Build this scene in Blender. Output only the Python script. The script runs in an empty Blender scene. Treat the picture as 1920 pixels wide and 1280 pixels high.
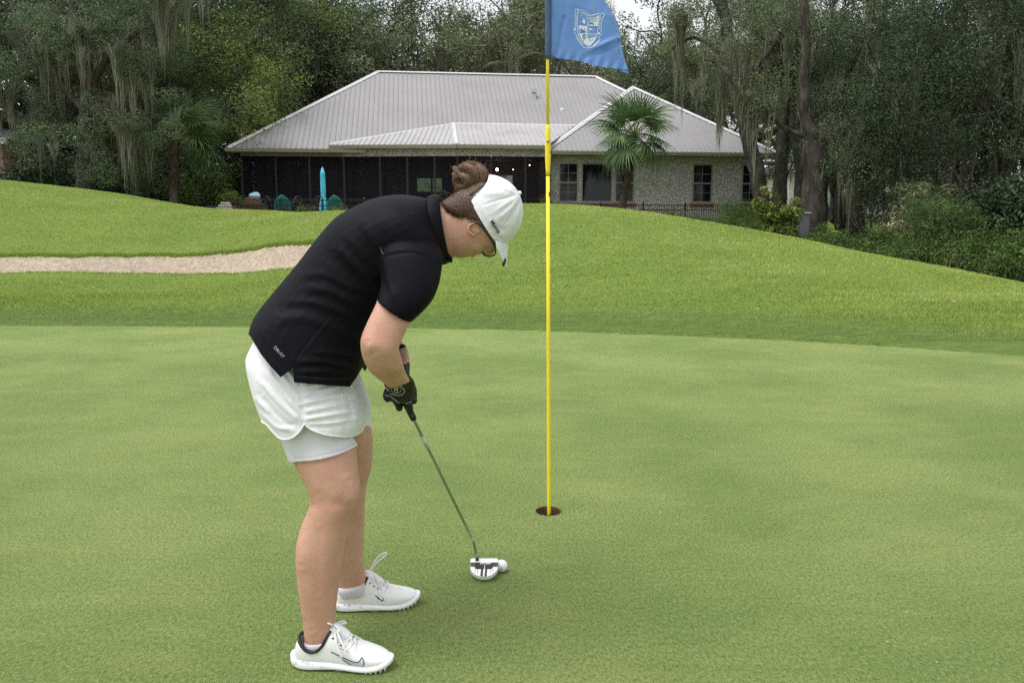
import bpy, bmesh, math, random
import numpy as np
from mathutils import Vector, Matrix, Euler
from mathutils.bvhtree import BVHTree
from mathutils.geometry import tessellate_polygon

R = math.radians
scene = bpy.context.scene
COL = scene.collection

# ------------------------------------------------------------------ camera
CAM_H, F_PX, HORIZON = 1.22, 1500.0, 420.0
PITCH = math.atan((640.0 - HORIZON) / F_PX)
cam_data = bpy.data.cameras.new('camera')
cam_data.sensor_width = 36.0
cam_data.lens = 36.0 * F_PX / 1920.0
cam_data.clip_start, cam_data.clip_end = 0.05, 900.0
camera = bpy.data.objects.new('camera', cam_data)
camera.location = (0, 0, CAM_H)
camera.rotation_euler = (math.pi / 2 - PITCH, 0, 0)
COL.objects.link(camera)
scene.camera = camera

# ------------------------------------------------------------------ sky, sun, exposure
SUN_EL, SUN_AZ = R(68), R(-115)            # azimuth measured from +Y towards +X
world = bpy.data.worlds.new('World')
scene.world = world
world.use_nodes = True
wn, wl = world.node_tree.nodes, world.node_tree.links
wn.clear()
w_out = wn.new('ShaderNodeOutputWorld')
w_bg = wn.new('ShaderNodeBackground')
w_sky = wn.new('ShaderNodeTexSky')
w_sky.sky_type = 'NISHITA'
w_sky.sun_disc = False
w_sky.sun_elevation = SUN_EL
w_sky.sun_rotation = SUN_AZ
w_sky.air_density = 1.0
w_sky.dust_density = 3.0
w_sky.ozone_density = 1.0
w_hs = wn.new('ShaderNodeHueSaturation')     # a veil of high cloud takes most of the blue out
w_hs.inputs['Saturation'].default_value = 0.16
w_bg.inputs['Strength'].default_value = 0.135
wl.new(w_sky.outputs['Color'], w_hs.inputs['Color'])
w_mix = wn.new('ShaderNodeMix'); w_mix.data_type = 'RGBA'      # even cloud cover whitens the whole sky
w_mix.inputs[0].default_value = 0.30
w_mix.inputs[7].default_value = (7.0, 7.1, 7.3, 1.0)
wl.new(w_hs.outputs['Color'], w_mix.inputs[6])
wl.new(w_mix.outputs[2], w_bg.inputs['Color'])
wl.new(w_bg.outputs['Background'], w_out.inputs['Surface'])

sun_data = bpy.data.lights.new('sun', 'SUN')
sun_data.energy = 1.5
sun_data.angle = R(36)
sun_data.color = (1.0, 0.965, 0.91)
sun = bpy.data.objects.new('sun', sun_data)
sd = Vector((math.sin(SUN_AZ) * math.cos(SUN_EL), math.cos(SUN_AZ) * math.cos(SUN_EL), math.sin(SUN_EL)))
sun.rotation_euler = sd.to_track_quat('Z', 'Y').to_euler()
COL.objects.link(sun)

vs = scene.view_settings
vs.view_transform = 'Standard'
vs.look = 'None'
vs.gamma = 1.0
vs.use_curve_mapping = False
vs.exposure = 0.62
scene.cycles.use_denoising = False
scene.cycles.max_bounces = 6
scene.cycles.transparent_max_bounces = 12
scene.cycles.sample_clamp_indirect = 4.0

# ------------------------------------------------------------------ helpers
_cp, _sp = math.cos(PITCH), math.sin(PITCH)
def ray(px, py):
    a, b = (px - 960.0) / F_PX, (640.0 - py) / F_PX
    return Vector((a, _cp + b * _sp, -_sp + b * _cp))
def at(px, py, Y):
    d = ray(px, py)
    return Vector((0, 0, CAM_H)) + d * (Y / d.y)
def gnd(px, py, z=0.0):
    d = ray(px, py)
    return Vector((0, 0, CAM_H)) + d * ((z - CAM_H) / d.z)

def tag(o, label=None, cat=None, group=None, kind=None):
    if label: o['label'] = label
    if cat: o['category'] = cat
    if group: o['group'] = group
    if kind: o['kind'] = kind
    return o
def link(name, me, mat=None, parent=None, loc=None):
    o = bpy.data.objects.new(name, me)
    COL.objects.link(o)
    if mat is not None:
        if isinstance(mat, (list, tuple)):
            if not me.materials:
                for m in mat: me.materials.append(m)
        elif not me.materials:
            me.materials.append(mat)
    if parent is not None: o.parent = parent
    if loc is not None: o.location = loc
    return o
def empty(name, loc=(0, 0, 0), rz=0.0):
    o = bpy.data.objects.new(name, None)
    o.empty_display_size = 0.1
    COL.objects.link(o)
    o.location = loc
    o.rotation_euler = (0, 0, rz)
    return o
def npmesh(name, V, Fc, smooth=False, attrs=None):
    """V (n,3) float array; Fc (m,k) int array with k = 3 or 4, or a list of index lists"""
    me = bpy.data.meshes.new(name)
    V = np.asarray(V, dtype=np.float32).reshape(-1, 3)
    if isinstance(Fc, np.ndarray):
        m, k = Fc.shape
        me.vertices.add(len(V)); me.vertices.foreach_set('co', V.ravel())
        me.loops.add(m * k); me.loops.foreach_set('vertex_index', Fc.astype(np.int32).ravel())
        me.polygons.add(m)
        me.polygons.foreach_set('loop_start', np.arange(0, m * k, k, dtype=np.int32))
        me.polygons.foreach_set('loop_total', np.full(m, k, dtype=np.int32))
    else:
        me.from_pydata([tuple(map(float, v)) for v in V], [], Fc)
    if attrs:
        for nm, dom, arr in attrs:
            at_ = me.attributes.new(nm, 'FLOAT', dom)
            at_.data.foreach_set('value', np.asarray(arr, dtype=np.float32))
    me.update(calc_edges=True)
    if smooth: me.polygons.foreach_set('use_smooth', np.ones(len(me.polygons), dtype=bool))
    me.validate()
    return me
class MB:
    """collects simple shapes into one mesh"""
    def __init__(s): s.v, s.f = [], []
    def add(s, vs_, fs_):
        n = len(s.v); s.v += [tuple(v) for v in vs_]; s.f += [[i + n for i in f] for f in fs_]; return s
    def box(s, x0, x1, y0, y1, z0, z1):
        return s.add([(x0,y0,z0),(x1,y0,z0),(x1,y1,z0),(x0,y1,z0),(x0,y0,z1),(x1,y0,z1),(x1,y1,z1),(x0,y1,z1)],
                     [(0,3,2,1),(4,5,6,7),(0,1,5,4),(1,2,6,5),(2,3,7,6),(3,0,4,7)])
    def tube(s, pts, rad, n=8, cap=True):
        pts = [Vector(p) for p in pts]
        rad = rad if isinstance(rad, (list, tuple)) else [rad] * len(pts)
        rings = []; prev = None
        for i, p in enumerate(pts):
            t = (pts[min(i+1, len(pts)-1)] - pts[max(i-1, 0)])
            t = t.normalized() if t.length > 1e-9 else Vector((0, 0, 1))
            if prev is None:
                a = t.orthogonal().normalized()
            else:
                a = (prev - t * prev.dot(t))
                a = a.normalized() if a.length > 1e-6 else t.orthogonal().normalized()
            prev = a; b = t.cross(a)
            rings.append([p + (a * math.cos(2*math.pi*k/n) + b * math.sin(2*math.pi*k/n)) * rad[i] for k in range(n)])
        base = len(s.v)
        for r in rings: s.v += [tuple(v) for v in r]
        for i in range(len(rings) - 1):
            for k in range(n):
                s.f.append([base+i*n+k, base+i*n+(k+1) % n, base+(i+1)*n+(k+1) % n, base+(i+1)*n+k])
        if cap:
            s.f.append([base + k for k in range(n)][::-1])
            s.f.append([base + (len(rings)-1)*n + k for k in range(n)])
        return s
    def lathe(s, prof, n=16, c=(0, 0, 0)):
        """prof: list of (r, z)"""
        base = len(s.v)
        for r, z in prof:
            for k in range(n):
                a = 2*math.pi*k/n
                s.v.append((c[0]+r*math.cos(a), c[1]+r*math.sin(a), c[2]+z))
        for i in range(len(prof)-1):
            for k in range(n):
                s.f.append([base+i*n+k, base+i*n+(k+1) % n, base+(i+1)*n+(k+1) % n, base+(i+1)*n+k])
        s.f.append([base+k for k in range(n)][::-1]); s.f.append([base+(len(prof)-1)*n+k for k in range(n)])
        return s
    def mesh(s, name, smooth=False):
        me = bpy.data.meshes.new(name)
        me.from_pydata(s.v, [], s.f); me.update()
        if smooth: me.polygons.foreach_set('use_smooth', np.ones(len(me.polygons), dtype=bool))
        return me
    def build(s, name, mat, parent=None, smooth=False, loc=None):
        return link(name, s.mesh(name, smooth), mat, parent, loc)
def bevel_mesh(me, w, seg=1):
    bm = bmesh.new(); bm.from_mesh(me)
    bmesh.ops.bevel(bm, geom=list(bm.edges), offset=w, segments=seg, affect='EDGES', profile=0.5)
    bm.to_mesh(me); bm.free(); return me

# ------------------------------------------------------------------ materials
class NT:
    def __init__(s, name):
        s.m = bpy.data.materials.new(name); s.m.use_nodes = True
        s.t = s.m.node_tree; s.n = s.t.nodes; s.l = s.t.links
        s.b = s.n['Principled BSDF']; s.out = s.n['Material Output']
        s._co = None
    def new(s, typ, **kw):
        nd = s.n.new(typ)
        for k, v in kw.items():
            if hasattr(nd, k) and not k[0].isupper(): setattr(nd, k, v)
            else: s.put(nd.inputs[k.replace('_', ' ')], v)
        return nd
    def put(s, sock, v):
        if isinstance(v, bpy.types.NodeSocket): s.l.new(v, sock)
        elif isinstance(v, (tuple, list)) and len(v) == 3 and sock.type == 'RGBA': sock.default_value = (*v, 1)
        else: sock.default_value = v
    def set(s, **kw):
        for k, v in kw.items(): s.put(s.b.inputs[k.replace('_', ' ')], v)
        return s
    def co(s):
        if s._co is None: s._co = s.n.new('ShaderNodeTexCoord').outputs['Object']
        return s._co
    def noise(s, scale, detail=3, rough=0.55, vec=None, stretch=None):
        v = vec if vec is not None else s.co()
        if stretch:
            mp = s.n.new('ShaderNodeMapping'); s.l.new(v, mp.inputs['Vector']); mp.inputs['Scale'].default_value = stretch; v = mp.outputs['Vector']
        nd = s.n.new('ShaderNodeTexNoise'); s.l.new(v, nd.inputs['Vector'])
        nd.inputs['Scale'].default_value = scale; nd.inputs['Detail'].default_value = detail; nd.inputs['Roughness'].default_value = rough
        return nd.outputs['Fac']
    def voro(s, scale, out='Distance', feature='F1', rnd=1.0):
        nd = s.n.new('ShaderNodeTexVoronoi'); s.l.new(s.co(), nd.inputs['Vector']); nd.feature = feature
        nd.inputs['Scale'].default_value = scale; nd.inputs['Randomness'].default_value = rnd
        return nd.outputs[out]
    def ramp(s, fac, stops, interp='LINEAR'):
        nd = s.n.new('ShaderNodeValToRGB'); s.l.new(fac, nd.inputs['Fac']); cr = nd.color_ramp; cr.interpolation = interp
        while len(cr.elements) < len(stops): cr.elements.new(0.5)
        for e, (p, c) in zip(cr.elements, stops):
            e.position = p; e.color = (*c, 1) if len(c) == 3 else c
        return nd.outputs['Color']
    def mix(s, fac, a, b, mode='MIX'):
        nd = s.n.new('ShaderNodeMix'); nd.data_type = 'RGBA'; nd.blend_type = mode
        s.put(nd.inputs['Factor'], fac); s.put(nd.inputs[6], a); s.put(nd.inputs[7], b)
        return nd.outputs[2]
    def math(s, op, a, b=0.5):
        nd = s.n.new('ShaderNodeMath'); nd.operation = op; s.put(nd.inputs[0], a); s.put(nd.inputs[1], b); return nd.outputs[0]
    def mapr(s, v, a, b, c=0.0, d=1.0):
        nd = s.n.new('ShaderNodeMapRange'); s.put(nd.inputs['Value'], v)
        for k, q in zip(('From Min', 'From Max', 'To Min', 'To Max'), (a, b, c, d)): nd.inputs[k].default_value = q
        return nd.outputs['Result']
    def attr(s, name):
        nd = s.n.new('ShaderNodeAttribute'); nd.attribute_name = name; return nd.outputs['Fac']
    def bump(s, h, strength=0.4, dist=0.01, normal=None):
        nd = s.n.new('ShaderNodeBump'); s.put(nd.inputs['Height'], h); nd.inputs['Strength'].default_value = strength; nd.inputs['Distance'].default_value = dist
        if normal is not None: s.l.new(normal, nd.inputs['Normal'])
        s.l.new(nd.outputs['Normal'], s.b.inputs['Normal']); return nd.outputs['Normal']
def plain(name, col, rough=0.6, metal=0.0, var=0.12, scale=30, spec=0.5, bump=0.0):
    t = NT(name)
    c2 = tuple(min(1, c * (1 + var)) for c in col); c1 = tuple(c * (1 - var) for c in col)
    nz = t.noise(scale, 3)
    t.set(Base_Color=t.ramp(nz, [(0.3, c1), (0.7, c2)]), Roughness=rough, Metallic=metal)
    t.b.inputs['Specular IOR Level'].default_value = spec
    if bump: t.bump(nz, bump, 0.01)
    return t.m
def leafmat(name, stops, rough=0.5, trans=0.25, attr='tint', spec=0.14):
    rough = max(rough, 0.55)
    t = NT(name)
    col = t.ramp(t.attr(attr), stops)
    t.set(Base_Color=col, Roughness=rough)
    t.b.inputs['Specular IOR Level'].default_value = spec
    if trans > 0:
        tr = t.n.new('ShaderNodeBsdfTranslucent'); t.l.new(col, tr.inputs['Color'])
        mx = t.n.new('ShaderNodeMixShader'); mx.inputs[0].default_value = trans
        t.l.new(t.b.outputs[0], mx.inputs[1]); t.l.new(tr.outputs[0], mx.inputs[2]); t.l.new(mx.outputs[0], t.out.inputs['Surface'])
    return t.m
# ================================================================== shape tools
def unit(a): return a / np.maximum(np.linalg.norm(a, axis=-1, keepdims=True), 1e-9)
def smooth_path(pts, k=4):
    pts = [np.array(p, float) for p in pts]
    if len(pts) < 3: return pts
    out = []
    for i in range(len(pts)-1):
        p0, p1, p2, p3 = pts[max(i-1, 0)], pts[i], pts[i+1], pts[min(i+2, len(pts)-1)]
        for s in range(k):
            t = s/k
            out.append(0.5*((2*p1)+(-p0+p2)*t+(2*p0-5*p1+4*p2-p3)*t*t+(-p0+3*p1-3*p2+p3)*t**3))
    out.append(pts[-1]); return out
def proj(Vv):
    Vv = np.asarray(Vv, float); y, z = Vv[:, 1], Vv[:, 2]-CAM_H
    zc = y*_cp - z*_sp; up = y*_sp + z*_cp
    return 960 + F_PX*Vv[:, 0]/zc, 640 - F_PX*up/zc
def A(px, py, Y): return np.array(at(px, py, Y))
def ringpx(p1, p2, Y, depth, Y2=None, p=2.15, n=36, near=1.0, far=1.0, sag=(0, 0)):
    """ellipse ring through two points of the outline; depth is the half thickness across the view.
    near/far scale the two sides, sag moves the near/far extreme (in metres, along x and z)"""
    a, b = A(*p1, Y), A(*p2, Y if Y2 is None else Y2); c, h = (a+b)/2, (b-a)/2
    out = []
    for k in range(n):
        th = 2*math.pi*k/n; co, si = math.cos(th), math.sin(th)
        x_ = math.copysign(abs(co)**(2/p), co); y_ = math.copysign(abs(si)**(2/p), si)
        q = c + h*x_ + np.array([0, depth*y_*(near if y_ < 0 else far), 0])
        q = q + np.array([sag[0], 0, sag[1]])*abs(y_)**2
        out.append(q)
    return np.array(out)
def loft(rings):
    n = len(rings[0]); Vs = np.concatenate(rings + [[r.mean(0)] for r in (rings[0], rings[-1])]); m = len(rings)
    Fs = []
    for i in range(m-1):
        for k in range(n):
            Fs.append((i*n+k, i*n+(k+1) % n, (i+1)*n+(k+1) % n, (i+1)*n+k))
    a, b = m*n, m*n+1
    Fs += [(a, (k+1) % n, k) for k in range(n)] + [(b, (m-1)*n+k, (m-1)*n+(k+1) % n) for k in range(n)]
    return Vs, [list(f) for f in Fs]
def densify(rings, k=3):
    """Catmull-Rom between rings"""
    Rr = [np.asarray(r) for r in rings]; out = []
    for i in range(len(Rr)-1):
        p0, p1, p2, p3 = Rr[max(i-1, 0)], Rr[i], Rr[i+1], Rr[min(i+2, len(Rr)-1)]
        for s in range(k):
            t = s/k
            out.append(0.5*((2*p1)+(-p0+p2)*t+(2*p0-5*p1+4*p2-p3)*t*t+(-p0+3*p1-3*p2+p3)*t**3))
    out.append(Rr[-1]); return out
def capsule(pts, rad, n=12, k=4):
    """rounded tube as a closed solid"""
    P = smooth_path(pts, k) if len(pts) > 2 else [np.array(p, float) for p in pts]
    rr = np.interp(np.linspace(0, 1, len(P)), np.linspace(0, 1, len(rad)), rad) if isinstance(rad, (list, tuple)) else np.full(len(P), rad)
    P = [np.array(p) for p in P]
    d0, d1 = unit(P[0]-P[1]), unit(P[-1]-P[-2])
    PP, RR = [], []
    for q in (0.95, 0.7, 0.35): PP.append(P[0]+d0*rr[0]*q); RR.append(rr[0]*math.sqrt(max(0, 1-q*q)))
    PP += P; RR += list(rr)
    for q in (0.35, 0.7, 0.95): PP.append(P[-1]+d1*rr[-1]*q); RR.append(rr[-1]*math.sqrt(max(0, 1-q*q)))
    mb = MB().tube(PP, RR, n); return np.array(mb.v), mb.f
def ellipsoid(c, ax, n=16, m=10):
    """ax: 3 axis vectors"""
    ax = np.array(ax); c = np.array(c, float); rings = []
    for i in range(1, m):
        ph = math.pi*i/m
        rings.append(np.array([c + ax[0]*math.sin(ph)*math.cos(2*math.pi*k/n) + ax[1]*math.sin(ph)*math.sin(2*math.pi*k/n) + ax[2]*math.cos(ph) for k in range(n)]))
    return loft(rings)
def solid(parts, voxel, smooth=5, lam=0.5):
    """union of closed shapes as one continuous skin"""
    mb = MB()
    for v, f in parts: mb.add(v, f)
    me = mb.mesh('tmp')
    b_ = bmesh.new(); b_.from_mesh(me); bmesh.ops.recalc_face_normals(b_, faces=b_.faces); b_.to_mesh(me); b_.free()
    ob = bpy.data.objects.new('tmp', me); COL.objects.link(ob)
    md = ob.modifiers.new('r', 'REMESH'); md.mode = 'VOXEL'; md.voxel_size = voxel; md.adaptivity = 0
    dg = bpy.context.evaluated_depsgraph_get(); ev = ob.evaluated_get(dg); m2 = bpy.data.meshes.new_from_object(ev)
    Vv = np.empty(len(m2.vertices)*3); m2.vertices.foreach_get('co', Vv); Vv = Vv.reshape(-1, 3)
    Ff = np.empty(len(m2.loops), dtype=np.int64); m2.loops.foreach_get('vertex_index', Ff)
    lt = np.empty(len(m2.polygons), dtype=np.int64); m2.polygons.foreach_get('loop_total', lt)
    ls = np.empty(len(m2.polygons), dtype=np.int64); m2.polygons.foreach_get('loop_start', ls)
    q = ls[lt == 4]; tq = ls[lt == 3]
    Q4 = np.stack([Ff[q+i] for i in range(4)], 1)
    if len(tq): Q4 = np.concatenate([Q4, np.stack([Ff[tq], Ff[tq+1], Ff[tq+2], Ff[tq+2]], 1)])
    bpy.data.objects.remove(ob); bpy.data.meshes.remove(me); bpy.data.meshes.remove(m2)
    return lap(Vv, Q4, smooth, lam), Q4
def lap(Vv, Q4, it, lam=0.5, mask=None):
    E = np.concatenate([Q4[:, [0, 1]], Q4[:, [1, 2]], Q4[:, [2, 3]], Q4[:, [3, 0]]]); E = E[E[:, 0] != E[:, 1]]
    n = len(Vv); deg = np.bincount(E.ravel(), minlength=n).astype(float)
    for i in range(it):
        for lm in (lam, -lam*1.03):
            S_ = np.stack([np.bincount(E[:, 0], Vv[E[:, 1], k], n) + np.bincount(E[:, 1], Vv[E[:, 0], k], n) for k in range(3)], 1)
            d = S_/np.maximum(deg, 1)[:, None] - Vv
            Vv = Vv + d*lm*(1 if mask is None else mask[:, None])
    return Vv
def vnormals(Vv, Q4):
    fn = np.cross(Vv[Q4[:, 2]]-Vv[Q4[:, 0]], Vv[Q4[:, 3]]-Vv[Q4[:, 1]])
    N_ = np.zeros_like(Vv)
    for i in range(4): np.add.at(N_, Q4[:, i], fn)
    return unit(N_)
def seg_dist(px, py, pl):
    d = np.full(len(px), 1e9)
    for (x0, y0), (x1, y1) in zip(pl[:-1], pl[1:]):
        dx, dy = x1-x0, y1-y0; t = np.clip(((px-x0)*dx+(py-y0)*dy)/(dx*dx+dy*dy+1e-9), 0, 1)
        d = np.minimum(d, np.hypot(px-x0-t*dx, py-y0-t*dy))
    return d
def in_poly(px, py, pl):
    ins = np.zeros(len(px), bool); n = len(pl)
    for i in range(n):
        (x0, y0), (x1, y1) = pl[i], pl[(i+1) % n]
        c_ = ((y0 > py) != (y1 > py)) & (px < (x1-x0)*(py-y0)/((y1-y0) or 1e-9)+x0); ins ^= c_
    return ins
def curve_px(pl, k=5): return [tuple(p) for p in smooth_path([np.array(p, float) for p in pl], k)]
def fold(Vv, Q4, lines, near_sign=None, YC=None):
    N_ = vnormals(Vv, Q4); px, py = proj(Vv); facing = np.clip(-(N_[:, 1])*1.6+0.25, 0, 1)
    D = np.zeros(len(Vv))
    for pl, amp, wd in lines:
        pl = curve_px(pl); d = seg_dist(px, py, pl)
        L_ = np.hypot(px-pl[0][0], py-pl[0][1]); L2 = np.hypot(px-pl[-1][0], py-pl[-1][1])
        ends = np.clip(np.minimum(L_, L2)/12.0+0.25, 0, 1)
        D += amp*np.exp(-(d/wd)**2)*ends
    return Vv + N_*(D*facing)[:, None]
def sdf_keep(Vv, pl, YC=None):
    """signed pixel distance to an outline (positive inside); the far half is mirrored in the plane YC"""
    W_ = np.array(Vv)
    if YC is not None: W_[:, 1] = np.where(W_[:, 1] > YC, 2*YC-W_[:, 1], W_[:, 1])
    px, py = proj(W_); d = seg_dist(px, py, list(pl)+[pl[0]]); return np.where(in_poly(px, py, pl), d, -d)
def trim(Vv, Q4, f):
    """cut a mesh along the zero line of f and keep f > 0; returns verts, triangles and the cut segments"""
    T = np.concatenate([Q4[:, [0, 1, 2]], Q4[:, [0, 2, 3]]]); T = T[(T[:, 0] != T[:, 1]) & (T[:, 1] != T[:, 2]) & (T[:, 0] != T[:, 2])]
    pos = f > 0; cnt = pos[T].sum(1)
    keep = T[cnt == 3]; mixed = T[(cnt == 1) | (cnt == 2)]
    VV = [Vv]; nv = len(Vv); cache = {}; new = []; out = []; cuts = []
    def cut(i, j):
        nonlocal nv
        k_ = (min(i, j), max(i, j))
        if k_ not in cache:
            t = f[i]/(f[i]-f[j]); new.append(Vv[i]+(Vv[j]-Vv[i])*t); cache[k_] = nv; nv += 1
        return cache[k_]
    for a, b, c_ in mixed:
        s = [pos[a], pos[b], pos[c_]]
        if sum(s) == 1:
            while not s[0]: a, b, c_ = b, c_, a; s = s[1:]+s[:1]
            p, q = cut(a, b), cut(a, c_); out.append((a, p, q)); cuts.append((p, q))
        else:
            while s[0]: a, b, c_ = b, c_, a; s = s[1:]+s[:1]
            p, q = cut(a, b), cut(a, c_); out += [(p, b, c_), (p, c_, q)]; cuts.append((p, q))
    VV = np.concatenate([Vv, np.array(new)]) if new else Vv
    TT = np.concatenate([keep, np.array(out, dtype=np.int64).reshape(-1, 3)])
    used, inv = np.unique(TT.ravel(), return_inverse=True)
    mp = -np.ones(len(VV), dtype=np.int64); mp[used] = np.arange(len(used))
    cs = [(mp[a], mp[b]) for a, b in cuts]
    return VV[used], inv.reshape(-1, 3), cs
def chains(cs):
    """join cut segments into polylines"""
    nb = {}
    for a, b in cs: nb.setdefault(a, []).append(b); nb.setdefault(b, []).append(a)
    seen, out = set(), []
    for s in sorted(nb, key=lambda k: len(nb[k])):
        if s in seen: continue
        ch = [s]; seen.add(s); cur = s
        while True:
            nx_ = [q for q in nb[cur] if q not in seen]
            if not nx_: break
            cur = nx_[0]; ch.append(cur); seen.add(cur)
        if cur in nb and s in nb[cur] and len(ch) > 2: ch.append(s)
        out.append(ch)
    return [c_ for c_ in out if len(c_) > 6]
def rim(Vv, cs, rad, name, mat, parent, keep=None, n=6, step=3):
    mb = MB()
    for ch in chains(cs):
        P = Vv[ch]
        for _ in range(3): P[1:-1] = 0.25*P[:-2]+0.5*P[1:-1]+0.25*P[2:]
        P = P[::step] if len(P) > 3*step else P
        if keep is not None:
            m = keep(P); idx = np.where(m)[0]
            if len(idx) < 3: continue
            for run in np.split(idx, np.where(np.diff(idx) > 1)[0]+1):
                if len(run) > 2: mb.tube([P[i] for i in run], rad, n)
        else: mb.tube(list(P), rad, n)
    return mb.build(name, mat, parent, True)
def cloth(name, Vv, T, mat, parent, th=0.0022):
    o = link(name, npmesh(name, Vv, np.asarray(T), True), mat, parent)
    md = o.modifiers.new('thickness', 'SOLIDIFY'); md.thickness = th; md.offset = -1
    return o
def bvh_of(Vv, T): return BVHTree.FromPolygons([tuple(v) for v in Vv], [list(dict.fromkeys(t_)) for t_ in np.asarray(T).tolist()])
CAMP = Vector((0, 0, CAM_H))
def drop(px, py, bvh, off=0.0012, guess=None):
    d = ray(px, py).normalized(); h_ = bvh.ray_cast(CAMP, d)
    if h_[0] is None:
        if guess is None: return None
        return CAMP + d*guess
    return h_[0] - d*off
def decal_strip(lines, bvh, name, mat, parent, off=0.0012, step=2.0):
    """lines: (polyline px, width px, closed). A thin raised strip laid on the surface"""
    mb = MB(); lastg = None
    for pl, wd in lines:
        pts = []
        for (x0, y0), (x1, y1) in zip(pl[:-1], pl[1:]):
            m = max(1, int(math.hypot(x1-x0, y1-y0)/step))
            pts += [(x0+(x1-x0)*i/m, y0+(y1-y0)*i/m) for i in range(m)]
        pts.append(pl[-1]); L_, R_ = [], []
        for i, (x, y) in enumerate(pts):
            a, b = pts[max(i-1, 0)], pts[min(i+1, len(pts)-1)]; dx, dy = b[0]-a[0], b[1]-a[1]; l = math.hypot(dx, dy) or 1
            w_ = wd(i/(len(pts)-1)) if callable(wd) else wd
            nx_, ny_ = -dy/l*w_/2, dx/l*w_/2
            p, q = drop(x+nx_, y+ny_, bvh, off), drop(x-nx_, y-ny_, bvh, off)
            if p is None or q is None: L_.append(None); R_.append(None)
            else: L_.append(p); R_.append(q)
        for i in range(len(pts)-1):
            if L_[i] is not None and L_[i+1] is not None and (L_[i]-L_[i+1]).length < 0.05:
                mb.add([L_[i], L_[i+1], R_[i+1], R_[i]], [(0, 1, 2, 3)])
    return mb.build(name, mat, parent)
def decal_poly(polys, bvh, name, mat, parent, off=0.001, grid=2.0):
    """filled shapes in pixel coordinates laid on the surface, diced so that they follow it"""
    mb = MB()
    for pl in polys:
        xs, ys = [p[0] for p in pl], [p[1] for p in pl]
        tri = tessellate_polygon([[Vector((x, y, 0)) for x, y in pl]])
        b_ = bmesh.new(); vs_ = [b_.verts.new((x, y, 0)) for x, y in pl]
        for t_ in tri:
            try: b_.faces.new([vs_[i] for i in t_])
            except ValueError: pass
        for k in np.arange(math.floor(min(xs)), max(xs), grid): bmesh.ops.bisect_plane(b_, geom=b_.verts[:]+b_.edges[:]+b_.faces[:], plane_co=(k, 0, 0), plane_no=(1, 0, 0))
        for k in np.arange(math.floor(min(ys)), max(ys), grid): bmesh.ops.bisect_plane(b_, geom=b_.verts[:]+b_.edges[:]+b_.faces[:], plane_co=(0, k, 0), plane_no=(0, 1, 0))
        b_.verts.index_update()
        pos = [drop(v.co.x, v.co.y, bvh, off) for v in b_.verts]
        for f in b_.faces:
            ii_ = [v.index for v in f.verts]
            if all(pos[i] is not None for i in ii_) and max((pos[i]-pos[ii_[0]]).length for i in ii_) < 0.03:
                mb.add([pos[i] for i in ii_], [list(range(len(ii_)))])
        b_.free()
    return mb.build(name, mat, parent)
def text_polys(txt, origin, right, up, size, bold=0.0):
    """flat triangles of a text in pixel coordinates"""
    cu = bpy.data.curves.new('txt', 'FONT'); cu.body = txt; cu.size = 1.0; cu.align_x = 'CENTER'; cu.align_y = 'CENTER'; cu.offset = bold; cu.resolution_u = 3
    ob = bpy.data.objects.new('txt', cu); COL.objects.link(ob)
    dg = bpy.context.evaluated_depsgraph_get(); me = bpy.data.meshes.new_from_object(ob.evaluated_get(dg))
    pl = [[(origin[0]+(me.vertices[i].co.x*right[0]+me.vertices[i].co.y*up[0])*size, origin[1]+(me.vertices[i].co.x*right[1]+me.vertices[i].co.y*up[1])*size) for i in p.vertices] for p in me.polygons]
    bpy.data.objects.remove(ob); bpy.data.meshes.remove(me); return pl
def decal_text(pl, bvh, name, mat, parent, off=0.0013):
    mb = MB()
    for t_ in pl:
        q = [drop(x, y, bvh, off) for x, y in t_]
        if all(p is not None for p in q): mb.add(q, [list(range(len(q)))])
    return mb.build(name, mat, parent)

# ================================================================== ground
rng = np.random.default_rng(7)
GE_X = np.array([-16, -12, -9, -6.3, -3, 0, 0.5, 3, 4.75, 6.5, 8.2, 9.2, 9.6])
GE_Y = np.array([7.2, 8.8, 9.4, 9.56, 9.5, 9.2, 9.08, 8.32, 7.36, 6.1, 4.2, 2.2, -1.0])
def pchip(xs, ys):
    """smooth monotone-ish cubic through points"""
    xs, ys = np.asarray(xs, float), np.asarray(ys, float)
    d = np.diff(ys) / np.diff(xs)
    m = np.zeros_like(ys); m[0], m[-1] = d[0], d[-1]
    for i in range(1, len(xs) - 1):
        m[i] = 0 if d[i-1] * d[i] <= 0 else 2 / (1 / d[i-1] + 1 / d[i])
    def f(x):
        x = np.clip(np.asarray(x, float), xs[0], xs[-1])
        i = np.clip(np.searchsorted(xs, x) - 1, 0, len(xs) - 2)
        h = xs[i+1] - xs[i]; t = (x - xs[i]) / h
        return ((2*t**3-3*t**2+1)*ys[i] + (t**3-2*t**2+t)*h*m[i] + (-2*t**3+3*t**2)*ys[i+1] + (t**3-t**2)*h*m[i+1])
    return f
green_edge = pchip(GE_X, GE_Y)
CREST = [(-40, 27, 3.0), (-24, 26, 2.92), (-15.4, 24, 2.49), (-13.8, 24, 2.40), (-11.7, 24, 2.12), (-9.7, 23, 1.77), (-7.2, 21.5, 1.57), (-5.3, 20, 1.475),
         (-3.84, 18, 1.52), (-2, 16.6, 1.585), (0.75, 16, 1.56), (2.03, 16, 1.50), (3.63, 16, 1.285), (5.2, 16, 0.975), (6.8, 16, 0.645),
         (8.4, 16, 0.26), (10.2, 16, -0.16), (13, 15.5, -0.85), (18, 15, -1.3), (40, 15, -1.4)]
cr = np.array(CREST)
f_cy, f_cz = pchip(cr[:, 0], cr[:, 1]), pchip(cr[:, 0], cr[:, 2])
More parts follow.
